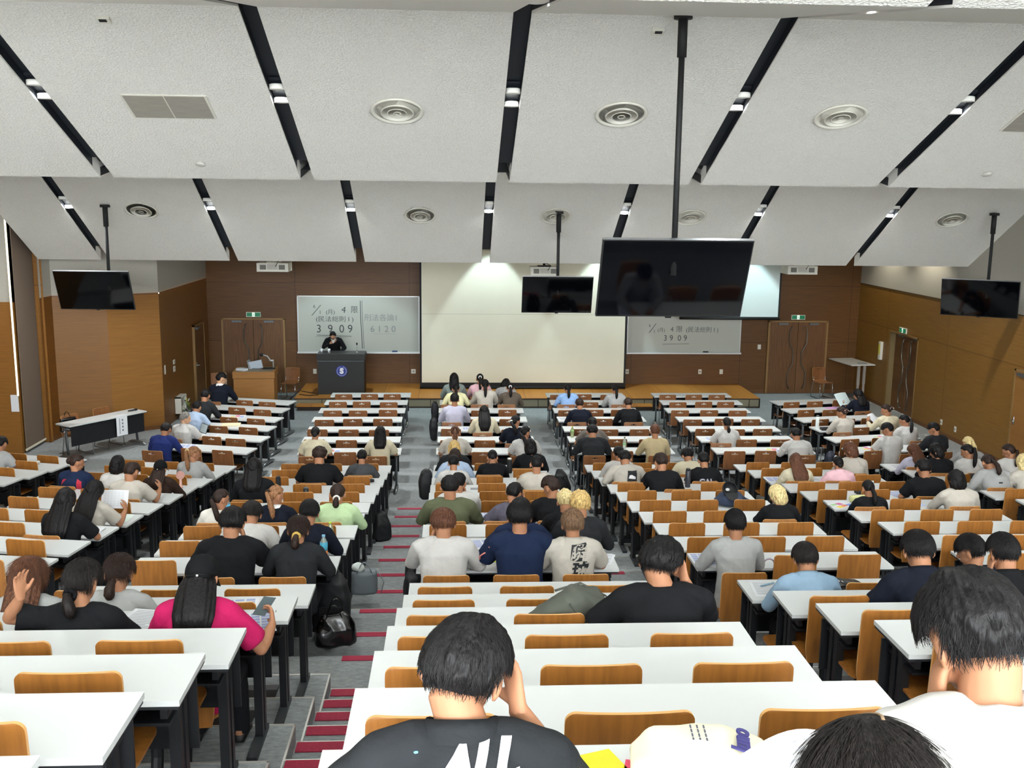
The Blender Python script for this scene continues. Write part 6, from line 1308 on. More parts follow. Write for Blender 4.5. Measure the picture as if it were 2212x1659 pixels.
# ================================================================ lecturer
LEC = dict(id='lec', b='', r=0, seat=0, loc=(-3.12, 26.32, 0.25), rz=math.pi, s=0.95, pose='LEC', hair='thin', hc='black', col='black', slv='l', skin=1, eyes=1, collar='white', label='lecturer in black suit standing behind the lectern, head bowed, holding a microphone')
PM['lec'] = person(LEC)[:2]+(LEC,)
b = B(); Mh = hm('LEC'); A = arm_points('LEC')[1]; c = A[2]+A[3]*0.075+A[4]*0.03
mt = bpy.data.objects.new('tmp', None)
t = thing('hand_microphone', 'black hand microphone held at the mouth of the lecturer', 'microphone')
Mw = Matrix.Translation(LEC['loc']) @ Matrix.Rotation(math.pi, 4, 'Z') @ Matrix.Scale(0.95, 4)
p0 = Mw @ (c+Vector((0.01, 0.0, -0.11))); p1 = Mw @ (c+Vector((-0.01, 0.01, 0.07)))
t.location = p0; tube(b, [p0-p0, p1-p0], [0.013, 0.017], 10); link('grip', b, RUBBER, t, True)
b = B(); ellipsoid(b, (p1-p0)*1.12, (0.026, 0.026, 0.03)); link('microphone_head', b, mat('mic_mesh', '24262a', 0.5, 0.5), t, True)
sh = PM['lec'][1]
patch_m = mat('shirt_front_white', 'e6e8ee', 0.8)
b = B(); P0, P1, P2, N, J, H = [Vector(q) for q in pose_points('LEC')]
f_ = lambda P, x, o: Vector((P.x+x, P.y+o, P.z))
tri = [f_(N, -0.045, 0.070), f_(N, 0.045, 0.070), f_(P2, 0.012, 0.135), f_(P2, -0.012, 0.135)]
bm2 = B(); v1 = [bm2.verts.new(q) for q in tri]; v2 = [bm2.verts.new(q+Vector((0, 0.012, 0.004))) for q in tri]
bm2.faces.new(v1[::-1]); bm2.faces.new(v2)
for i in range(4): bm2.faces.new((v1[i], v1[(i+1) % 4], v2[(i+1) % 4], v2[i]))
link('shirt_front', bm2, patch_m, sh)
# ================================================================ prints on shirts
conv = print_on
conv('c77', 'ALL', 0.03, 1.0, 0.095, INKW, shear=0.25, bold=0.006)
conv('c35', '瞬', 0.03, 0.96, 0.14, INKB, bold=0.004, shear=0.15); conv('c35', '球', 0.04, 0.82, 0.14, INKB, bold=0.004, shear=0.15)
conv('c45', 'CAL', 0.0, 0.86, 0.12, mat('print_grey2', 'a7a8b8', 0.7), shear=-0.1, bold=0.004)
patch('c42', [(-0.02, 0.80), (0.115, 0.79), (0.125, 0.95), (0.0, 0.955)], INKB); patch('c42', [(0.005, 0.86), (0.10, 0.845), (0.10, 0.875), (0.05, 0.905), (0.02, 0.90)], INKW, off=0.004)
patch('e82', [(-0.12, 0.73), (0.12, 0.73), (0.12, 0.84), (-0.12, 0.84)], mat('print_dusk', '8a9bd0', 0.8)); patch('e82', [(-0.12, 0.735), (0.12, 0.735), (0.12, 0.765), (0.06, 0.78), (0.01, 0.825), (-0.03, 0.785), (-0.12, 0.77)], mat('print_peak', '161a2c', 0.8), off=0.004)
conv('e82', 'patagonia', 0.0, 0.715, 0.062, INKB, bold=0.003)
for i in range(3): patch('e81', [(s_*0.10, 0.70) for s_ in (1,)] + [(0.155, 0.70), (0.15, 0.93), (0.09, 0.97)], mat('jersey_red', 'b3243a', 0.8), off=0.002) if i == 0 else None
patch('e81', [(-0.15, 0.86), (-0.10, 0.93), (-0.06, 0.97), (-0.13, 0.95)], MATS['jersey_red'])
for i in range(8):
    z = 0.60+i*0.042; patch('a12', [(-0.15, z), (0.15, z), (0.15, z+0.008), (-0.15, z+0.008)], mat('stripe_dark', '6f6a66', 0.8))
patch('c66', [(-0.02, 0.86), (0.03, 0.86), (0.03, 0.88), (-0.02, 0.88)], INKB)
# salmon swirl on the left sleeve of the navy tee
t, shirt, p = PM['c33']; S_, E_, Wp, d_, n_, cu = arm_points('U')[-1]; b = B()
for q in range(5):
    pts = []
    for j in range(9):
        u = j/8; c = S_.lerp(E_, 0.05+u*0.7); an = 2.4+q*0.5+math.sin(u*7+q)*0.35
        pts.append(c+Vector((-math.cos(an-1.6)*0.078, -math.sin(an)*0.06-0.012, math.cos(an)*0.02)))
    tube(b, pts, [0.006], 6)
link('sleeve_pattern', b, mat('salmon_print', 'e08a80', 0.8), shirt, True)
b = B()
for q in range(3): tube(b, [Vector((-0.02+q*0.012, -0.15, 0.9-q*0.05)), Vector((0.01+q*0.012, -0.153, 0.91-q*0.05))], [0.004], 6)
b.free()
b = B(); t77, sh77, p77 = PM['c77']; ellipsoid(b, shoulders('HR')[-1]+Vector((0.075, -0.05, 0.055)), (0.014, 0.008, 0.007)); link('turquoise_badge', b, mat('turquoise', '58c4dc', 0.5), sh77, True)
# ================================================================ things on and by the desks
def sp(bk, r, x, y, extra=0.0):
    o, a = (desk_frame if bk[0] == 'S' else fdesk_frame)(bk, r)
    return on(o, a, x, y, (0.7005 if bk[0] == 'S' else 0.7255)+extra), a
BLUEP = mat('print_blue', '9aa4cc', 0.8); GREYP = mat('print_line', '9c9ea6', 0.8)
def sheet(bk, r, x, y, rz, label, m=PAPER, w=0.21, h=0.297, deco=None, cat='paper', name='paper_sheet', n=1, th=0.0015):
    p, a = sp(bk, r, x, y)
    t = thing(name, label, cat, p, a+rz)
    for i in range(n):
        b = B(); rz2 = 0.08*i*(1 if i % 2 else -1)
        box(b, -w/2, -h/2, i*th+0.0003*i, w/2, h/2, (i+1)*th, M=Matrix.Rotation(rz2, 4, 'Z')); 
        s_ = link('sheet', b, m if i == n-1 or n == 1 else PAPER, t)
    z = n*th+0.0004
    b = B()
    if deco == 'text':
        for i in range(14): box(b, -w*0.4, h*0.42-i*h*0.06, z, w*(0.4-(0.25 if i % 5 == 4 else 0)), h*0.42-i*h*0.06+h*0.018, z+0.0004)
        link('printed_lines', b, GREYP, s_)
    elif deco == 'blue':
        for i in range(6):
            for j in range(3): box(b, -w*0.42+j*w*0.29, h*0.38-i*h*0.14, z, -w*0.42+j*w*0.29+w*0.24, h*0.38-i*h*0.14+h*0.10, z+0.0004)
        link('printed_blocks', b, BLUEP, s_)
    elif deco == 'color':
        b.free()
        for i, c in enumerate(('d8c25a', 'd97a5a', '6f8fd0', '9cc48a', 'c86a9a')):
            b = B(); box(b, -w*0.45+(i % 3)*w*0.3, -h*0.42+(i // 3)*h*0.42+(i % 2)*0.02, z, -w*0.45+(i % 3)*w*0.3+w*0.28, -h*0.42+(i // 3)*h*0.42+h*0.36, z+0.0004); link('colour_block', b, mat('ink_'+c, c, 0.7), s_)
    else: b.free()
    return t
def bottle(bk, r, x, y, label, h=0.21, rad=0.033, liquid='cfe6ee', cap='5aa7d8', lab=None, name='drink_bottle', cat='bottle'):
    p, a = sp(bk, r, x, y); t = thing(name, label, cat, p, a)
    b = B(); lathe(b, [(rad*0.9, 0), (rad, h*0.04), (rad*0.96, h*0.35), (rad, h*0.6), (rad*0.8, h*0.78), (rad*0.4, h*0.9), (rad*0.38, h*0.94)], 20)
    link('bottle_body', b, mat('pet_'+liquid, liquid, 0.12, spec=0.6, trans=0.55), t, True)
    b = B(); lathe(b, [(rad*0.45, h*0.93), (rad*0.45, h), (rad*0.4, h*1.005)], 16); link('cap', b, mat('cap_'+cap, cap, 0.5), t, True)
    if lab:
        for i, (c, z0, z1) in enumerate(lab):
            b = B(); lathe(b, [(rad*1.015, h*z0), (rad*1.02, h*z1)], 20); link('wrap_label', b, mat('lab_'+c, c, 0.5), t, True)
    return t
def flask(bk, r, x, y, label, h, rad, m, capm, cat='flask'):
    p, a = sp(bk, r, x, y); t = thing('steel_flask', label, cat, p, a)
    b = B(); lathe(b, [(rad*0.95, 0), (rad, 0.01), (rad, h*0.86), (rad*0.8, h*0.9)], 20); link('flask_body', b, m, t, True)
    b = B(); lathe(b, [(rad*0.84, h*0.89), (rad*0.84, h*0.99), (rad*0.75, h)], 18); link('lid', b, capm, t, True)
    return t
def phone(bk, r, x, y, rz, label, m=GLOSS_BLACK):
    p, a = sp(bk, r, x, y); t = thing('smartphone', label, 'phone', p, a+rz)
    b = B(); prism(b, rrect(0.075, 0.15, 0.012, 4), 0, 0.009); link('case', b, mat('phone_case', 'c9c6bb', 0.4), t); b = B(); prism(b, rrect(0.068, 0.142, 0.01, 4), 0.009, 0.0098); link('glass', b, m, t)
    return t
bottle('SB', 8, 1.20, -0.2, 'clear water bottle with pale blue cap on the left angled desks', 0.21, 0.034, 'dfe8ec', '9fd0e6', [('b8cfe4', .42, .62)])
bottle('S2', 7, 0.24, -0.06, 'drink bottle with sky blue label between striped tee and black top', 0.21, 0.033, 'bfe0ea', '7cc4e0', [('4fb2dc', .3, .66)])
bottle('S2', 9, 1.62, -0.1, 'green-capped tea bottle beside the navy-shirted student', 0.21, 0.032, 'dfe0a8', 'b8d640', [('e6ecc0', .2, .5)])
bottle('S2', 10, 1.66, -0.10, 'drink bottle with blue and orange label in front of the charcoal sweater', 0.235, 0.034, 'cdd9d2', '7fb8dc', [('4aa8c8', .40, .72), ('d27a3a', .04, .38)])
bottle('F4', 6, 0.09, -0.08, 'yellow-capped tea bottle at the left end of a flat-floor desk', 0.21, 0.032, 'd3e2a8', 'e2d84a', [('8fb870', .45, .7)])
bottle('F4', 7, 0.95, -0.06, 'green-labelled clear bottle beside the beige-vested student', 0.21, 0.031, 'dbe4d4', '3a4a3a', [('7ba878', .3, .5)])
flask('F6', 4, 0.10, -0.14, 'tall white bottle at the left end of right angled desk', 0.26, 0.036, mat('flask_white', 'dfe6e2', 0.4), GREY_STEEL)
flask('F6', 6, 1.66, -0.1, 'steel tumbler by the student in left profile', 0.2, 0.036, mat('flask_steel', '8f8a80', 0.35, 0.6), mat('lid_grey', 'a8a8a4', 0.4))
flask('S2', 4, 0.40, -0.12, 'small black flask near the black-haired student in black', 0.17, 0.033, RUBBER, BLACK)
flask('S2', 5, 0.92, -0.3, 'dark grey tumbler with lighter lid in the left-centre block', 0.17, 0.036, BLACK, mat('lid_dark', '4c4f52', 0.4))
flask('S3', 2, 1.20, -0.12, 'large black tumbler beside the hooded student', 0.24, 0.042, RUBBER, PALE)
flask('S4', 4, 1.13, -0.16, 'tall slim dark cylinder bottle standing alone', 0.27, 0.038, mat('bottle_slate', '34363e', 0.4), BLACK)
for a_ in [('F1', 3, 0.55, -0.2, 0.4, 'white sheet on the desk of the charcoal jacket', PAPER, 0.25, 0.32), ('F1', 5, 0.68, -0.18, 0.2, 'white papers in front of the grey-haired person', PAPER, 0.26, 0.3, 'text'), ('F1', 6, 0.56, -0.2, 0.3, 'white papers at the elbow of the royal blue jacket', PAPER, 0.3, 0.3, 'blue'),
           ('F6', 2, 1.17, -0.12, 0.3, 'lilac pink sheet on the second right angled desk', mat('sheet_pink', 'dba6d6', 0.8), 0.34, 0.2), ('S4', 3, 0.22, -0.18, -0.3, 'printed sheet at the left elbow of the black-square shirt', PAPER, 0.3, 0.3, 'blue'),
           ('S5', 3, 0.16, -0.18, 0.0, 'printed sheet left of the very long brown hair', PAPER, 0.34, 0.26, 'blue'), ('S5', 3, 0.72, -0.14, 0.1, 'white sheet between brown-haired and pink-shirted students', PAPER, 0.2, 0.2, 'text'), ('S5', 2, 1.0, -0.14, 0.1, 'white sheet on the desk behind the pink shirt', PAPER, 0.2, 0.28, 'text'),
           ('S5', 5, 1.29, -0.2, 0.3, 'lavender printed sheet on the desk of bushy black hair', PAPER, 0.26, 0.3, 'blue'), ('S5', 6, 1.05, -0.2, 0.4, 'pale blue folder beside the cream sweatshirt', mat('folder_blue', 'b9c2e4', 0.5), 0.3, 0.24),
           ('S4', 10, 0.12, -0.2, 0.0, 'blue printed form at the elbow of the light grey tee', PAPER, 0.24, 0.34, 'blue'), ('S4', 11, 0.18, -0.2, -0.1, 'stack of handouts beside the denim shirt', PAPER, 0.24, 0.3, 'text'),
           ('S3', 10, 1.68, -0.13, -0.3, 'white handouts right of the calligraphy shirt', PAPER, 0.22, 0.28, 'text'), ('S3', 9, 0.58, -0.2, 0.2, 'crumpled white sheets between two students of the centre block', PAPER, 0.3, 0.26, 'blue'),
           ('S3', 7, 0.66, -0.14, 0.1, 'sketch sheet right of the olive shirt', PAPER, 0.16, 0.24, 'blue'), ('F4', 7, 0.14, -0.22, 0, 'white papers left of the charcoal shirt', PAPER, 0.2, 0.28, 'text'), ('F4', 6, 0.22, -0.3, 0, 'white papers behind the yellow-capped bottle', PAPER, 0.16, 0.22),
           ('F4', 4, 0.14, -0.22, 0.2, 'white handout left of the navy hooded top', PAPER, 0.26, 0.28, 'text'), ('F4', 2, 0.14, -0.14, 0, 'white papers left of the blue shirt', PAPER, 0.22, 0.28), ('F3', 5, 0.56, -0.22, 0, 'printed sheet left of the very long black hair', PAPER, 0.16, 0.22, 'blue'),
           ('S2', 13, 1.08, -0.16, -0.2, 'white sheet between the raised hand and the magenta tee', PAPER, 0.26, 0.34, 'text'), ('SB', 4, 0.52, -0.2, 0.3, 'colour leaflet beside the navy and red jersey', PAPER, 0.26, 0.2, 'color'), ('SB', 5, 1.45, -0.2, 0.2, 'white sheets under the bent forearm', PAPER, 0.26, 0.28, 'text'),
           ('S6', 1, 0.3, -0.2, 0.1, 'open printed sheets on the front desk of the far-right block', PAPER, 0.4, 0.26, 'text'), ('S6', 4, 0.95, -0.1, 0.1, 'white handouts right of the grey hooded sweatshirt', PAPER, 0.3, 0.26, 'text'), ('S6', 2, 0.62, -0.12, 0.1, 'white sheets near the black ponytail', PAPER, 0.2, 0.2, 'text'),
           ('F5', 6, 0.25, -0.25, 0, 'white sheet left of the thin white tee', PAPER, 0.24, 0.26, 'blue'), ('SB', 7, 1.62, -0.16, 0.2, 'pale green sheet by the held paper', mat('sheet_mint', 'dcebe2', 0.8), 0.2, 0.26), ('S3', 1, 0.64, -0.2, -0.2, 'black-topped pouch and papers centre front', mat('pouch_grey', '6a6f72', 0.5), 0.16, 0.12),
           ('S3', 2, 1.08, -0.2, 0.2, 'blue-white card beside the large black tumbler', mat('card_blue', '9cc0e0', 0.6), 0.14, 0.1), ('S3', 5, 1.18, -0.1, -0.4, 'pale yellow booklet left of the crew cut', mat('booklet_yellow', 'd8cf9c', 0.7), 0.2, 0.15), ('S3', 4, 0.62, -0.2, 0.0, 'black and white card in the centre block', mat('card_grey', '8c8c90', 0.6), 0.12, 0.1)]:
    sheet(*a_)
sheet('F1', 4, 0.9, -0.14, 0.35, 'cream envelope bag lying on the left angled desk', mat('envelope_cream', 'd9cfae', 0.8), 0.36, 0.26, None, 'envelope', 'cream_envelope', 1, 0.02)
for bk, r, x, y, rz, lab in (('F1', 3, 0.86, -0.14, 0.3, 'colour leaflet on the third left angled desk'), ('F2', 7, 0.58, -0.2, 0.2, 'colour leaflet beside the cream blouse'), ('SB', 8, 1.55, -0.2, 0.15, 'stack of colour magazines right of the black tee'), ('S5', 6, 0.16, -0.22, 0.5, 'colourful leaflet under the hand of the black shirt'), ('F5', 7, 1.12, -0.2, -0.4, 'red, yellow and blue leaflet left of the white sweatshirt'), ('F6', 6, 0.45, -0.12, 0.2, 'open colour brochure left of the white tee at lowest right angled desk'), ('F6', 5, 1.1, -0.2, 0.2, 'bright leaflet on the fifth right angled desk'), ('S2', 7, 1.70, -0.2, 0.1, 'small pink and white card by the mint top')):
    sheet(bk, r, x, y, rz, lab, PAPER, 0.30 if 'card' not in lab else 0.12, 0.22 if 'card' not in lab else 0.08, 'color', 'leaflet', 'leaflet', 3 if 'stack' in lab else 1, 0.004)
sheet('S3', 10, 0.66, -0.1, 0, 'lime green clear file between white shirt and navy tee', mat('file_lime', 'c9ea2c', 0.5), 0.2, 0.2)
phone('S3', 9, 1.22, -0.12, 0.6, 'dark phone right of the elbows of the hidden navy tee'); phone('S2', 6, 1.55, -0.2, 1.2, 'phone in pale case on the desk before the mint top')
# tablet, glasses, pens, cases
t = thing('tablet_computer', 'tablet in dark cover propped before the grey-haired person', 'tablet', sp('F1', 5, 0.45, -0.05)[0], math.radians(-50))
b = B(); box(b, -0.13, 0, 0, 0.13, 0.008, 0.18, M=Matrix.Rotation(-0.35, 4, 'X')); link('cover', b, BLACK, t); b = B(); box(b, -0.12, -0.002, 0.01, 0.12, 0.0, 0.17, M=Matrix.Rotation(-0.35, 4, 'X')); link('display', b, mat('display_pale', 'b6c4ca', 0.3), t)
def case(bk, r, x, y, rz, label, m, w, d, h, name='pencil_case', cat='pencil case'):
    p, a = sp(bk, r, x, y); t = thing(name, label, cat, p, a+rz)
    b = B(); tube(b, [(-w/2, 0, h/2), (-w*0.42, 0, h/2), (w*0.42, 0, h/2), (w/2, 0, h/2)], [(d*0.35, h*0.35), (d/2, h/2), (d/2, h/2), (d*0.35, h*0.35)], 14, side=(0, 1, 0)); link('case_body', b, m, t, True)
    b = B(); tube(b, [(-w*0.42, 0, h*1.0), (w*0.42, 0, h*1.0)], [0.003], 6); link('zip', b, GREY_STEEL, t); return t
case('S5', 6, 0.42, -0.08, 0.1, 'pale yellow pencil case beside black ponytail', mat('case_yellow', 'd7d79a', 0.6), 0.22, 0.08, 0.09)
case('S2', 3, 1.45, -0.22, 0.02, 'long black case lying on the desk by the aisle', RUBBER, 0.42, 0.07, 0.05)
case('S6', 3, 0.72, -0.16, 0.2, 'round black cap-like pouch beside the grey hooded sweatshirt', RUBBER, 0.22, 0.14, 0.08)
case('SA', 2, 1.25, -0.1, 0.2, 'white and black case by the far left student', mat('case_white', 'd5d2ca', 0.6), 0.2, 0.08, 0.06)
t = thing('pen_stand', 'black tray with a stand of white pens in right-hand block', 'pen stand', *sp('S5', 5, 1.2, -0.1))
t.location = sp('S5', 5, 0.95, -0.12)[0]; t.rotation_euler = (0, 0, 0)
b = B(); box(b, -0.22, -0.05, 0, 0.1, 0.05, 0.02); link('tray', b, RUBBER, t, bevel=0.008); b = B(); lathe(b, [(0.025, 0.02), (0.03, 0.09)], 14); link('cup', b, RUBBER, t, True)
for i in range(4):
    b = B(); tube(b, [(0.01*(i-1.5), 0.006*(i % 2), 0.05), (0.014*(i-1.5), 0.01, 0.17)], [0.006], 8); link('pen', b, mat('pen_white', 'dfe3df', 0.4), t, True)
t = thing('ballpoint_pen', 'pale blue pen lying on handouts beside denim shirt', 'pen', sp('S4', 11, 0.2, -0.12, 0.004)[0], 0.5)
b = B(); tube(b, [(-0.07, 0, 0.006), (0.06, 0, 0.006), (0.075, 0, 0.006)], [0.006, 0.006, 0.002], 8); link('barrel', b, mat('pen_blue', '88aabf', 0.4), t, True)
t = thing('eyeglasses', 'folded thin glasses beside the charcoal sweater', 'glasses', sp('S2', 10, 1.13, -0.1)[0], 0.4)
for s_ in (-1, 1):
    b = B(); tube(b, [(s_*0.032+0.024*math.cos(q/12*6.283), 0, 0.024+0.02*math.sin(q/12*6.283)) for q in range(13)], [0.0015], 6); link('lens_rim', b, GREY_STEEL, t)
b = B(); tube(b, [(-0.055, 0, 0.03), (-0.05, 0.1, 0.004)], [0.0015], 6); tube(b, [(0.055, 0, 0.03), (0.05, 0.1, 0.004)], [0.0015], 6); link('temple', b, GREY_STEEL, t)
# handheld fan
t = thing('handheld_fan', 'pink handheld fan standing on the left angled desk', 'fan', sp('SB', 4, 1.6, -0.12)[0], 0.1); FP = mat('fan_pink', 'e4b3a8', 0.5)
b = B(); lathe(b, [(0.03, 0), (0.03, 0.02), (0.018, 0.03), (0.016, 0.13)], 16); link('handle', b, FP, t, True)
Mf = Matrix.Translation((0, 0, 0.18)) @ Matrix.Rotation(math.radians(90), 4, 'X'); b = B()
for r_ in (0.055, 0.04, 0.025, 0.01): tube(b, [Mf @ Vector((r_*math.cos(q/20*6.283), r_*math.sin(q/20*6.283), 0.015)) for q in range(21)], [0.003], 6)
for q in range(10): tube(b, [Mf @ Vector((0, 0, 0.015)), Mf @ Vector((0.055*math.cos(q*0.628), 0.055*math.sin(q*0.628), 0.01))], [0.002], 6)
lathe(b, [(0.055, -0.012), (0.058, 0.0), (0.05, -0.014)], 20, M=Mf); link('fan_cage', b, FP, t, True)
# hooked umbrella on the desk edge
t = thing('umbrella', 'closed umbrella with pale hooked handle hung on the desk edge', 'umbrella', sp('S4', 10, 0.70, -0.43)[0])
b = B(); tube(b, [(-0.10, 0.02, 0.035)]+[(-0.055-0.05*math.cos(q/8*3.1416), 0.01, 0.04+0.05*math.sin(q/8*3.1416)) for q in range(9)]+[(0.0, 0, -0.1)], [0.008], 8); link('handle', b, mat('handle_lilac', 'a89aa8', 0.3, 0.3), t, True)
b = B(); tube(b, [(0, 0, -0.1), (0.0, 0, -0.16), (0.01, 0, -0.5), (0.01, 0, -0.66)], [0.012, 0.028, 0.02, 0.004], 12, mod=lambda th, u: 1+0.15*math.sin(th*6)); link('canopy', b, mat('umbrella_grey', '7d8486', 0.5), t, True)
# ---- bags
def sack(name, label, loc, rz, pts, rad, m, handles=(), disp=0.012, side=(1, 0, 0), freq=7, cat='bag', extra=None, hm_=None, pocket=None):
    t = thing(name, label, cat, loc, rz)
    b = B(); tube(b, pts, rad, 22, side=side, mod=lambda th, u: (abs(math.cos(th))**4+abs(math.sin(th))**4)**-0.25*0.92)
    me = remesh(b, 0.013, 2, disp, freq, (m,), len(label)); o = bpy.data.objects.new('bag_body', me); COL.objects.link(o); o.parent = t
    for h in handles:
        b = B(); tube(b, h, [(0.016, 0.004)], 8, side=(0, 1, 0) if True else side); link('strap', b, hm_ or m, t, True)
    if pocket:
        b = B(); box(b, *pocket); link('front_pocket', b, m, t, bevel=0.01)
    return t
LEATHER = mat('black_leather', '0b0b0d', 0.22, spec=0.7); NYL = mat('black_nylon', '15161a', 0.6)
arc = lambda x0, x1, y, z0, h, n=9: [(x0+(x1-x0)*i/n, y, z0+h*math.sin(math.pi*i/n)) for i in range(n+1)]
sack('leather_bag', 'shiny black leather bag on the aisle steps, nearest of the aisle bags', (-1.02, 8.28, 1.315), 0.2, [(0, 0, 0.0), (0, 0, 0.03), (0, 0, 0.16), (0, 0, 0.27), (0, 0, 0.29)], [(0.14, 0.1), (0.19, 0.13), (0.18, 0.12), (0.12, 0.05), (0.08, 0.02)], LEATHER, [arc(-0.09, 0.06, -0.05, 0.24, 0.14), arc(-0.07, 0.09, 0.05, 0.24, 0.16)], 0.02)
sack('backpack', 'tall black backpack behind the shiny leather bag', (-1.08, 8.72, 1.315), -0.1, [(0, 0, 0.0), (0, 0, 0.03), (0, 0, 0.25), (0, 0.0, 0.40), (0, 0.02, 0.48)], [(0.12, 0.08), (0.155, 0.10), (0.16, 0.105), (0.13, 0.09), (0.06, 0.04)], NYL, [arc(-0.05, 0.05, 0.04, 0.46, 0.06)], 0.01, pocket=(-0.11, -0.13, 0.04, 0.11, -0.09, 0.2))
sack('handbag', 'grey upright handbag on the aisle floor', (-0.93, 10.05, 1.073), 0.1, [(0, 0, 0.0), (0, 0, 0.02), (0, 0, 0.22), (0, 0, 0.25)], [(0.13, 0.07), (0.15, 0.085), (0.145, 0.08), (0.13, 0.06)], mat('bag_grey', '6f777c', 0.45), [arc(-0.08, 0.08, -0.05, 0.23, 0.12), [(0.14, 0, 0.23), (0.2, -0.02, 0.12), (0.17, -0.03, 0.0)]], 0.006)
b = B(); ellipsoid(b, (0, 0, 0), (0.07, 0.05, 0.05)); o = tag(link('cloth_pouch', mk_mesh(lambda bb: ellipsoid(bb, (0, 0, 0), (0.07, 0.05, 0.05)), 0.008, 1, 0.012, 14, (mat('pouch_pale', 'cfd6d2', 0.8),)), None), 'pale blue and white pouch tucked in the grey handbag', 'pouch'); b.free(); o.location = (-0.99, 10.03, 1.36)
sack('backpack', 'small black backpack leaning at the left-centre desk end', (-1.0, 13.55, 0.451), 0.5, [(0, 0, 0.0), (0, 0, 0.03), (0, 0, 0.22), (0.0, 0.03, 0.36), (0, 0.05, 0.40)], [(0.1, 0.07), (0.14, 0.10), (0.12, 0.09), (0.08, 0.06), (0.03, 0.03)], NYL, [arc(-0.04, 0.04, 0.05, 0.38, 0.05)], 0.014)
sack('backpack', 'oval black backpack hanging at the left end of the centre desks', (-0.45, 15.3, 0.52), 0.1, [(0, 0, 0.0), (0, 0, 0.04), (0, 0, 0.26), (0.02, 0.0, 0.42), (0.03, 0, 0.47)], [(0.06, 0.07), (0.10, 0.12), (0.12, 0.13), (0.09, 0.10), (0.04, 0.05)], NYL, [[(0.02, 0, 0.44), (0.08, 0, 0.5), (0.12, 0, 0.46)]], 0.008)
sack('backpack', 'large black backpack with loose straps on the front right aisle floor', (1.84, 16.65, 0.0), 0.35, [(0, 0, 0.0), (0, 0, 0.04), (0, 0, 0.32), (-0.02, 0.02, 0.5), (-0.02, 0.06, 0.62)], [(0.11, 0.08), (0.16, 0.12), (0.17, 0.12), (0.12, 0.09), (0.05, 0.03)], NYL, [[(0.10, -0.1, 0.52), (0.20, -0.14, 0.40), (0.17, -0.13, 0.22), (0.1, -0.1, 0.1)], [(0.0, -0.1, 0.5), (0.08, -0.16, 0.34), (0.1, -0.12, 0.15)]], 0.018)
for i, (x, y, z) in enumerate(((-0.44, 22.6, 0.0), (-0.44, 20.9, 0.0))):
    sack('backpack', ('farther', 'nearer')[i]+' black bag hanging beside the front centre tables', (x, y, z+0.12), 0.2*i, [(0, 0, 0.0), (0, 0, 0.04), (0, 0, 0.3), (0.0, 0.0, 0.44), (0, 0.02, 0.5)], [(0.05, 0.08), (0.08, 0.11), (0.09, 0.12), (0.07, 0.09), (0.03, 0.03)], NYL, [arc(-0.04, 0.04, 0.0, 0.48, 0.08)], 0.014)
for i, (x, y, z, lab) in enumerate(((-0.42, 9.9, 1.073, 'black bag behind the desk end left of the white shirt, rear one'), (-0.40, 9.15, 1.188, 'black bag with white ring at the feet of the white shirt'))):
    sack('shoulder_bag', lab, (x, y, z), 0.2, [(0, 0, 0.0), (0, 0, 0.04), (0, 0, 0.25), (0.0, 0.0, 0.40), (0, 0.02, 0.46)], [(0.05, 0.08), (0.07, 0.11), (0.08, 0.12), (0.06, 0.09), (0.03, 0.03)], NYL, [arc(-0.03, 0.03, 0.0, 0.44, 0.08)], 0.016)
sack('backpack', 'navy backpack with white cords on the floor by the right angled desks', (7.0, 17.9, 0.0), 0.3, [(0, 0, 0.0), (0, 0, 0.04), (0, 0, 0.3), (0.02, 0.05, 0.5), (0.02, 0.08, 0.6)], [(0.12, 0.1), (0.18, 0.13), (0.16, 0.12), (0.1, 0.09), (0.04, 0.03)], mat('navy_nylon', '151a2e', 0.6), [arc(-0.1, 0.1, -0.12, 0.32, 0.24)], 0.014, hm_=mat('cord_white', 'd8d8d4', 0.6))
sack('tote_bag', 'tan cloth bag with black straps on the desk at the right edge', sp('S4', 12, 1.52, -0.2)[0], 0.2, [(0, 0, 0.0), (0, 0, 0.02), (0, 0, 0.13), (0, 0, 0.17)], [(0.12, 0.08), (0.16, 0.1), (0.15, 0.08), (0.11, 0.03)], mat('tan_cloth', '9a7d4e', 0.8), [arc(-0.12, 0.08, -0.06, 0.12, 0.10), arc(-0.1, 0.12, 0.04, 0.13, 0.08)], 0.014, hm_=NYL)
sack('tote_bag', 'beige paper-like bag on the chair left of the black tee', (on(*desk_frame('S2', 10), 0.62, -0.45, 0.44)), 0.4, [(0, 0, 0.0), (0, 0, 0.02), (0, 0, 0.22), (0.0, 0, 0.34), (0, 0, 0.37)], [(0.10, 0.06), (0.14, 0.08), (0.13, 0.07), (0.10, 0.03), (0.08, 0.02)], mat('beige_canvas', 'b59a6c', 0.85), [arc(-0.06, 0.05, -0.02, 0.34, 0.05)], 0.02)
sack('tote_bag', 'white canvas tote beside the light grey top', sp('S2', 12, 1.18, -0.22)[0], 0.2, [(0, 0, 0.0), (0, 0, 0.02), (0, 0, 0.10), (0, 0, 0.14)], [(0.10, 0.06), (0.14, 0.07), (0.13, 0.05), (0.12, 0.02)], mat('white_canvas', 'd3cdb8', 0.85), [], 0.010)
phone('S2', 12, 0.95, -0.33, 1.5, 'dark phone in front of the white tote')
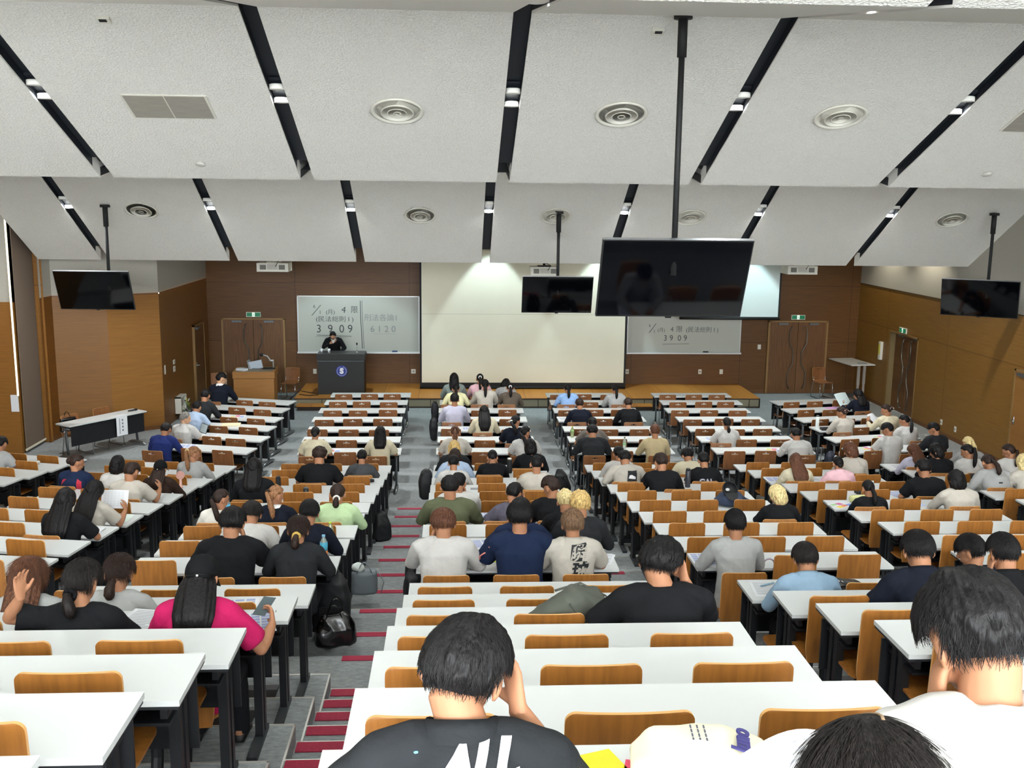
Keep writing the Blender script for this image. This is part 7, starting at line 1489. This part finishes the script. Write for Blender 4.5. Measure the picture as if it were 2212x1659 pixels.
sack('canvas_bag', 'olive canvas bag with wide strap slumped on the desk beside the broad black tee', sp('S3', 13, 1.02, -0.25)[0], 0.1, [(-0.26, 0, 0.03), (-0.16, 0, 0.07), (0.0, 0, 0.12), (0.12, 0, 0.10), (0.2, 0, 0.05)], [(0.05, 0.02), (0.11, 0.06), (0.14, 0.10), (0.14, 0.09), (0.09, 0.04)], mat('olive_canvas', '555850', 0.85), [[(-0.06, -0.12, 0.17), (0.0, -0.15, 0.10), (0.08, -0.16, 0.04), (0.2, -0.12, 0.03)], [(-0.1, 0.1, 0.16), (0.05, 0.1, 0.2), (0.2, 0.08, 0.12)]], 0.022, side=(0, 1, 0))
sack('document_bag', 'flat black leather pouch right of the denim shirt', sp('S4', 11, 0.78, -0.16)[0], 0.15, [(-0.13, 0, 0.02), (-0.06, 0, 0.035), (0.1, 0, 0.02), (0.15, 0, 0.012)], [(0.08, 0.02), (0.1, 0.035), (0.07, 0.02), (0.05, 0.01)], LEATHER, [], 0.012, side=(0, 1, 0))
bp_ = sack('backpack', 'dark blue backpack lying on an empty desk under a black cap', sp('S4', 6, 1.28, -0.2)[0], 0.0, [(-0.20, 0, 0.05), (-0.1, 0, 0.08), (0.1, 0, 0.09), (0.2, 0, 0.05)], [(0.06, 0.03), (0.13, 0.08), (0.13, 0.08), (0.07, 0.03)], mat('blue_nylon', '2b3850', 0.7), [[(-0.2, -0.05, 0.08), (-0.3, -0.08, 0.03), (-0.36, -0.1, 0.004)], [(0.15, -0.08, 0.12), (0.26, -0.12, 0.08), (0.33, -0.16, 0.01)]], 0.014, side=(0, 1, 0))
t = thing('baseball_cap', 'upturned black cap with white print on the blue backpack', 'cap', sp('S4', 6, 1.24, -0.22, 0.20)[0]); t.rotation_euler = (math.radians(52), 0, 0.2)
b = B(); rs = []
for j in range(13):
    e = math.radians(90*j/12); rs.append([Vector((0.10*math.sin(e)*math.cos(q*6.2832/28), 0.10*math.sin(e)*math.sin(q*6.2832/28), -0.10*math.cos(e)+0.05)) for q in range(28)])
for j in range(12, -1, -1):
    e = math.radians(90*j/12); rs.append([Vector((0.094*math.sin(e)*math.cos(q*6.2832/28), 0.094*math.sin(e)*math.sin(q*6.2832/28), -0.094*math.cos(e)+0.05)) for q in range(28)])
rings(b, rs); link('crown_panel', b, NYL, t, True)
b = B(); prism(b, [(0.085*math.cos(a), -0.06-0.10*math.sin(a)) for a in [math.pi*q/12 for q in range(13)]], 0.045, 0.05); link('brim', b, NYL, t)
b = B(); ellipsoid(b, (0.0, 0.02, -0.028), (0.03, 0.02, 0.008)); link('print', b, INKW, t, True)
sack('leather_bag', 'black leather briefcase on the chair behind the slanted table', gpt(1.38, -0.66)+Vector((0, 0, 0.46)), ga, [(0, 0, 0.0), (0, 0, 0.03), (0, 0, 0.26), (0, 0, 0.29)], [(0.18, 0.05), (0.2, 0.07), (0.19, 0.06), (0.17, 0.03)], LEATHER, [arc(-0.1, 0.06, 0, 0.27, 0.14)], 0.008)
t = thing('hand_microphone', 'black microphone lying on the slanted table end', 'microphone', gpt(0.2, -0.2)+Vector((0, 0, 0.75)), ga); b = B(); tube(b, [(-0.1, 0, 0), (0.06, 0, 0), (0.08, 0, 0), (0.12, 0, 0)], [0.014, 0.018, 0.026, 0.016], 10); link('grip', b, RUBBER, t, True)
b = B(); box(b, -0.12, -0.08, 0, 0.12, 0.06, 0.05)
o = tag(link('fabric_case', b, NYL, bevel=0.01), 'small black case lying behind the tall white bottle', 'case'); o.location = sp('F6', 4, 0.0, 0)[0]+Vector((0.25, -0.3, 0)); 
# papers held in hands
def held(pid, side, w, h, label, m=PAPER, tilt=1.1, yaw=0.0, up=0.10, out=(0, 0.05, 0), bend=0.03, deco=True, name='paper_sheet', cat='paper'):
    t0, shirt, p = PM[pid]; Mw = Matrix.Translation(p['loc']) @ Matrix.Rotation(p['rz'], 4, 'Z') @ Matrix.Scale(p['s'], 4)
    A = arm_points(p['pose'])[side]; c = A[2]+A[3]*0.11+A[4]*0.02
    t = thing(name, label, cat, Mw @ (c+Vector(out)), p['rz']+yaw)
    b = B(); rs = []
    R = Matrix.Rotation(tilt, 4, 'X')
    for i in range(9):
        u = i/8-0.5; rs.append([R @ Vector((u*w, v*h, bend*math.cos(u*math.pi)+s_)) for v, s_ in ((-0.5, 0), (0.5, 0), (0.5, 0.0015), (-0.5, 0.0015))])
    rings(b, rs); sh = link('sheet', b, m, t)
    if deco:
        b = B()
        for i in range(9):
            for j in range(6):
                u0 = -0.4+j*0.13; q = [R @ Vector((u*w, v*h, bend*math.cos(u*math.pi)+0.003)) for u, v in ((u0, 0.38-i*0.09), (u0+0.1, 0.38-i*0.09), (u0+0.1, 0.395-i*0.09), (u0, 0.395-i*0.09))]
                quad(b, q)
        link('printed_lines', b, GREYP, sh)
    return t
held('e87', 1, 0.30, 0.21, 'white sheet held up by the student with blue-tipped hair', tilt=1.15, yaw=0.15, out=(-0.12, 0.02, 0.02))
held('c51', 1, 0.40, 0.30, 'open pale newspaper held up by the dark-clothed student at far right', mat('newsprint', 'c6d6d6', 0.8), tilt=0.9, yaw=0.4, out=(-0.36, 0.05, 0.04), name='newspaper', cat='newspaper')
held('c52', 1, 0.24, 0.2, 'white pages leafed by the student in the cream top', tilt=0.7, yaw=0.5, out=(-0.26, 0.02, -0.02))
t = held('e92', 1, 0.076, 0.15, 'phone in pale case held over the desk by the magenta tee', mat('phone_face', '4c585c', 0.2), tilt=0.35, yaw=-0.3, out=(-0.03, 0.05, 0.0), bend=0.0, deco=False, name='smartphone', cat='phone')
sheet('S2', 13, 1.72, -0.2, 0.2, 'handouts under the phone hand of the magenta tee', PAPER, 0.2, 0.28, 'blue', n=3)
sheet('S2', 12, 0.62, -0.2, 0.1, 'printed newspaper sheet left of the low brown ponytail', PAPER, 0.2, 0.3, 'text')
sheet('S2', 12, 1.45, -0.2, 0.1, 'blue and white handout between ponytail and black cap', PAPER, 0.24, 0.3, 'blue')
# nearest desk things
sheet('S3', 17, 0.71, -0.12, 0.35, 'yellow and crimson booklet beside the charcoal polo', mat('booklet_gold', 'e6cf20', 0.5), 0.10, 0.16, None, 'booklet', 'booklet', 1, 0.004)
sheet('S3', 17, 0.82, -0.165, -0.25, 'crimson flowered booklet lying over the yellow one', mat('booklet_crimson', 'd8405f', 0.5), 0.15, 0.14, None, 'booklet', 'booklet', 1, 0.004)
tb = sack('tote_bag', 'cream cotton tote with violet lettering lying on the nearest centre desk', sp('S3', 17, 0.93, -0.20)[0], -0.1, [(-0.17, 0, 0.045), (-0.12, 0, 0.06), (0.05, 0, 0.065), (0.15, 0, 0.05), (0.18, 0, 0.03)], [(0.08, 0.035), (0.12, 0.055), (0.125, 0.06), (0.11, 0.045), (0.09, 0.02)], mat('cream_cotton', 'e3dcc0', 0.85), [], 0.012, side=(0, 1, 0))
for s_, z_, zz in ((0.05, 0.0, 'hi'),):
    put_text('lettering', 'luno', 0.06, mat('violet_ink', '3a3672', 0.7), tb, Matrix.Translation((0.085, -0.01, 0.128)) @ Matrix.Rotation(math.radians(82), 4, 'Z') @ Matrix.Rotation(0.1, 4, 'X'), shear=0.3, bold=0.002)
b = B()
for j in range(3):
    for i in range(7): box(b, -0.03+j*0.016, -0.08+i*0.02, 0.129, -0.026+j*0.016, -0.066+i*0.02, 0.131)
link('small_print', b, mat('print_slate', '4c4e5c', 0.8), tb)
t = thing('handout_book', 'curled white printed handouts held open before the parted dark hair', 'book', (0.47, 1.36, 4.20), 0.15)
for q, (sgn, w) in enumerate(((-1, 0.14), (1, 0.16))):
    b = B(); rs = []
    for i in range(11):
        u = i/10; x = sgn*w*u; z = 0.035*math.sin(u*2.6)+0.0; 
        rs.append([Vector((x, v*0.20, z+v*0.05+s_)) for v, s_ in ((-0.6, 0), (0.5, 0.0), (0.5, 0.003), (-0.6, 0.003))])
    rings(b, rs); pg = link('page', b, PAPER, t, False)
    if q == 1:
        b = B()
        for i in range(9):
            for j in range(5):
                f2 = lambda u, v: Vector((w*u, v*0.20, 0.035*math.sin(u*2.6)+v*0.05+0.0045))
                u0 = 0.15+j*0.15; v0 = 0.38-i*0.09; quad(b, [f2(u0, v0), f2(u0+0.11, v0), f2(u0+0.11, v0+0.02), f2(u0, v0+0.02)])
        link('printed_lines', b, mat('print_soft', 'b7b8c2', 0.8), pg)
t = thing('turquoise_box', 'turquoise box on the desk at the lower left corner', 'box', sp('S2', 17, 1.66, -0.16)[0], 0.0); t.rotation_euler = (0, 0, -0.45); TQ = mat('box_turquoise', '2fa9b5', 0.5)
b = B(); box(b, -0.14, -0.09, 0, 0.05, 0.05, 0.05); link('box_body', b, TQ, t, bevel=0.003); b = B(); box(b, -0.142, -0.092, 0.05, 0.052, 0.052, 0.066); link('lid', b, mat('box_turquoise_lid', '46bcc4', 0.5), t, bevel=0.003)
sheet('S3', 17, 1.62, -0.2, 0.1, 'white sheets with violet edge beside the parted hair', PAPER, 0.24, 0.2, 'blue')
sheet('S3', 14, 1.2, -0.2, 0.1, 'faint white sheet on an empty steep-row desk', PAPER, 0.001, 0.001) if False else None
# the parting of the nearest head
t, shirt, p = PM['c79']; Mh = hm(p['pose']); b = B()
tube(b, [Mh @ Vector((0.012+0.006*math.sin(q), -0.075+0.014*q, 0.022+0.124*math.sqrt(max(0, 1-((-0.069+0.014*q)/0.117)**2)))) for q in range(11)], [(0.003, 0.0015)], 6, side=(1, 0, 0)); link('hair_parting', b, mat('scalp', '8a7258', 0.8), t, True)
bpy.context.view_layer.update()
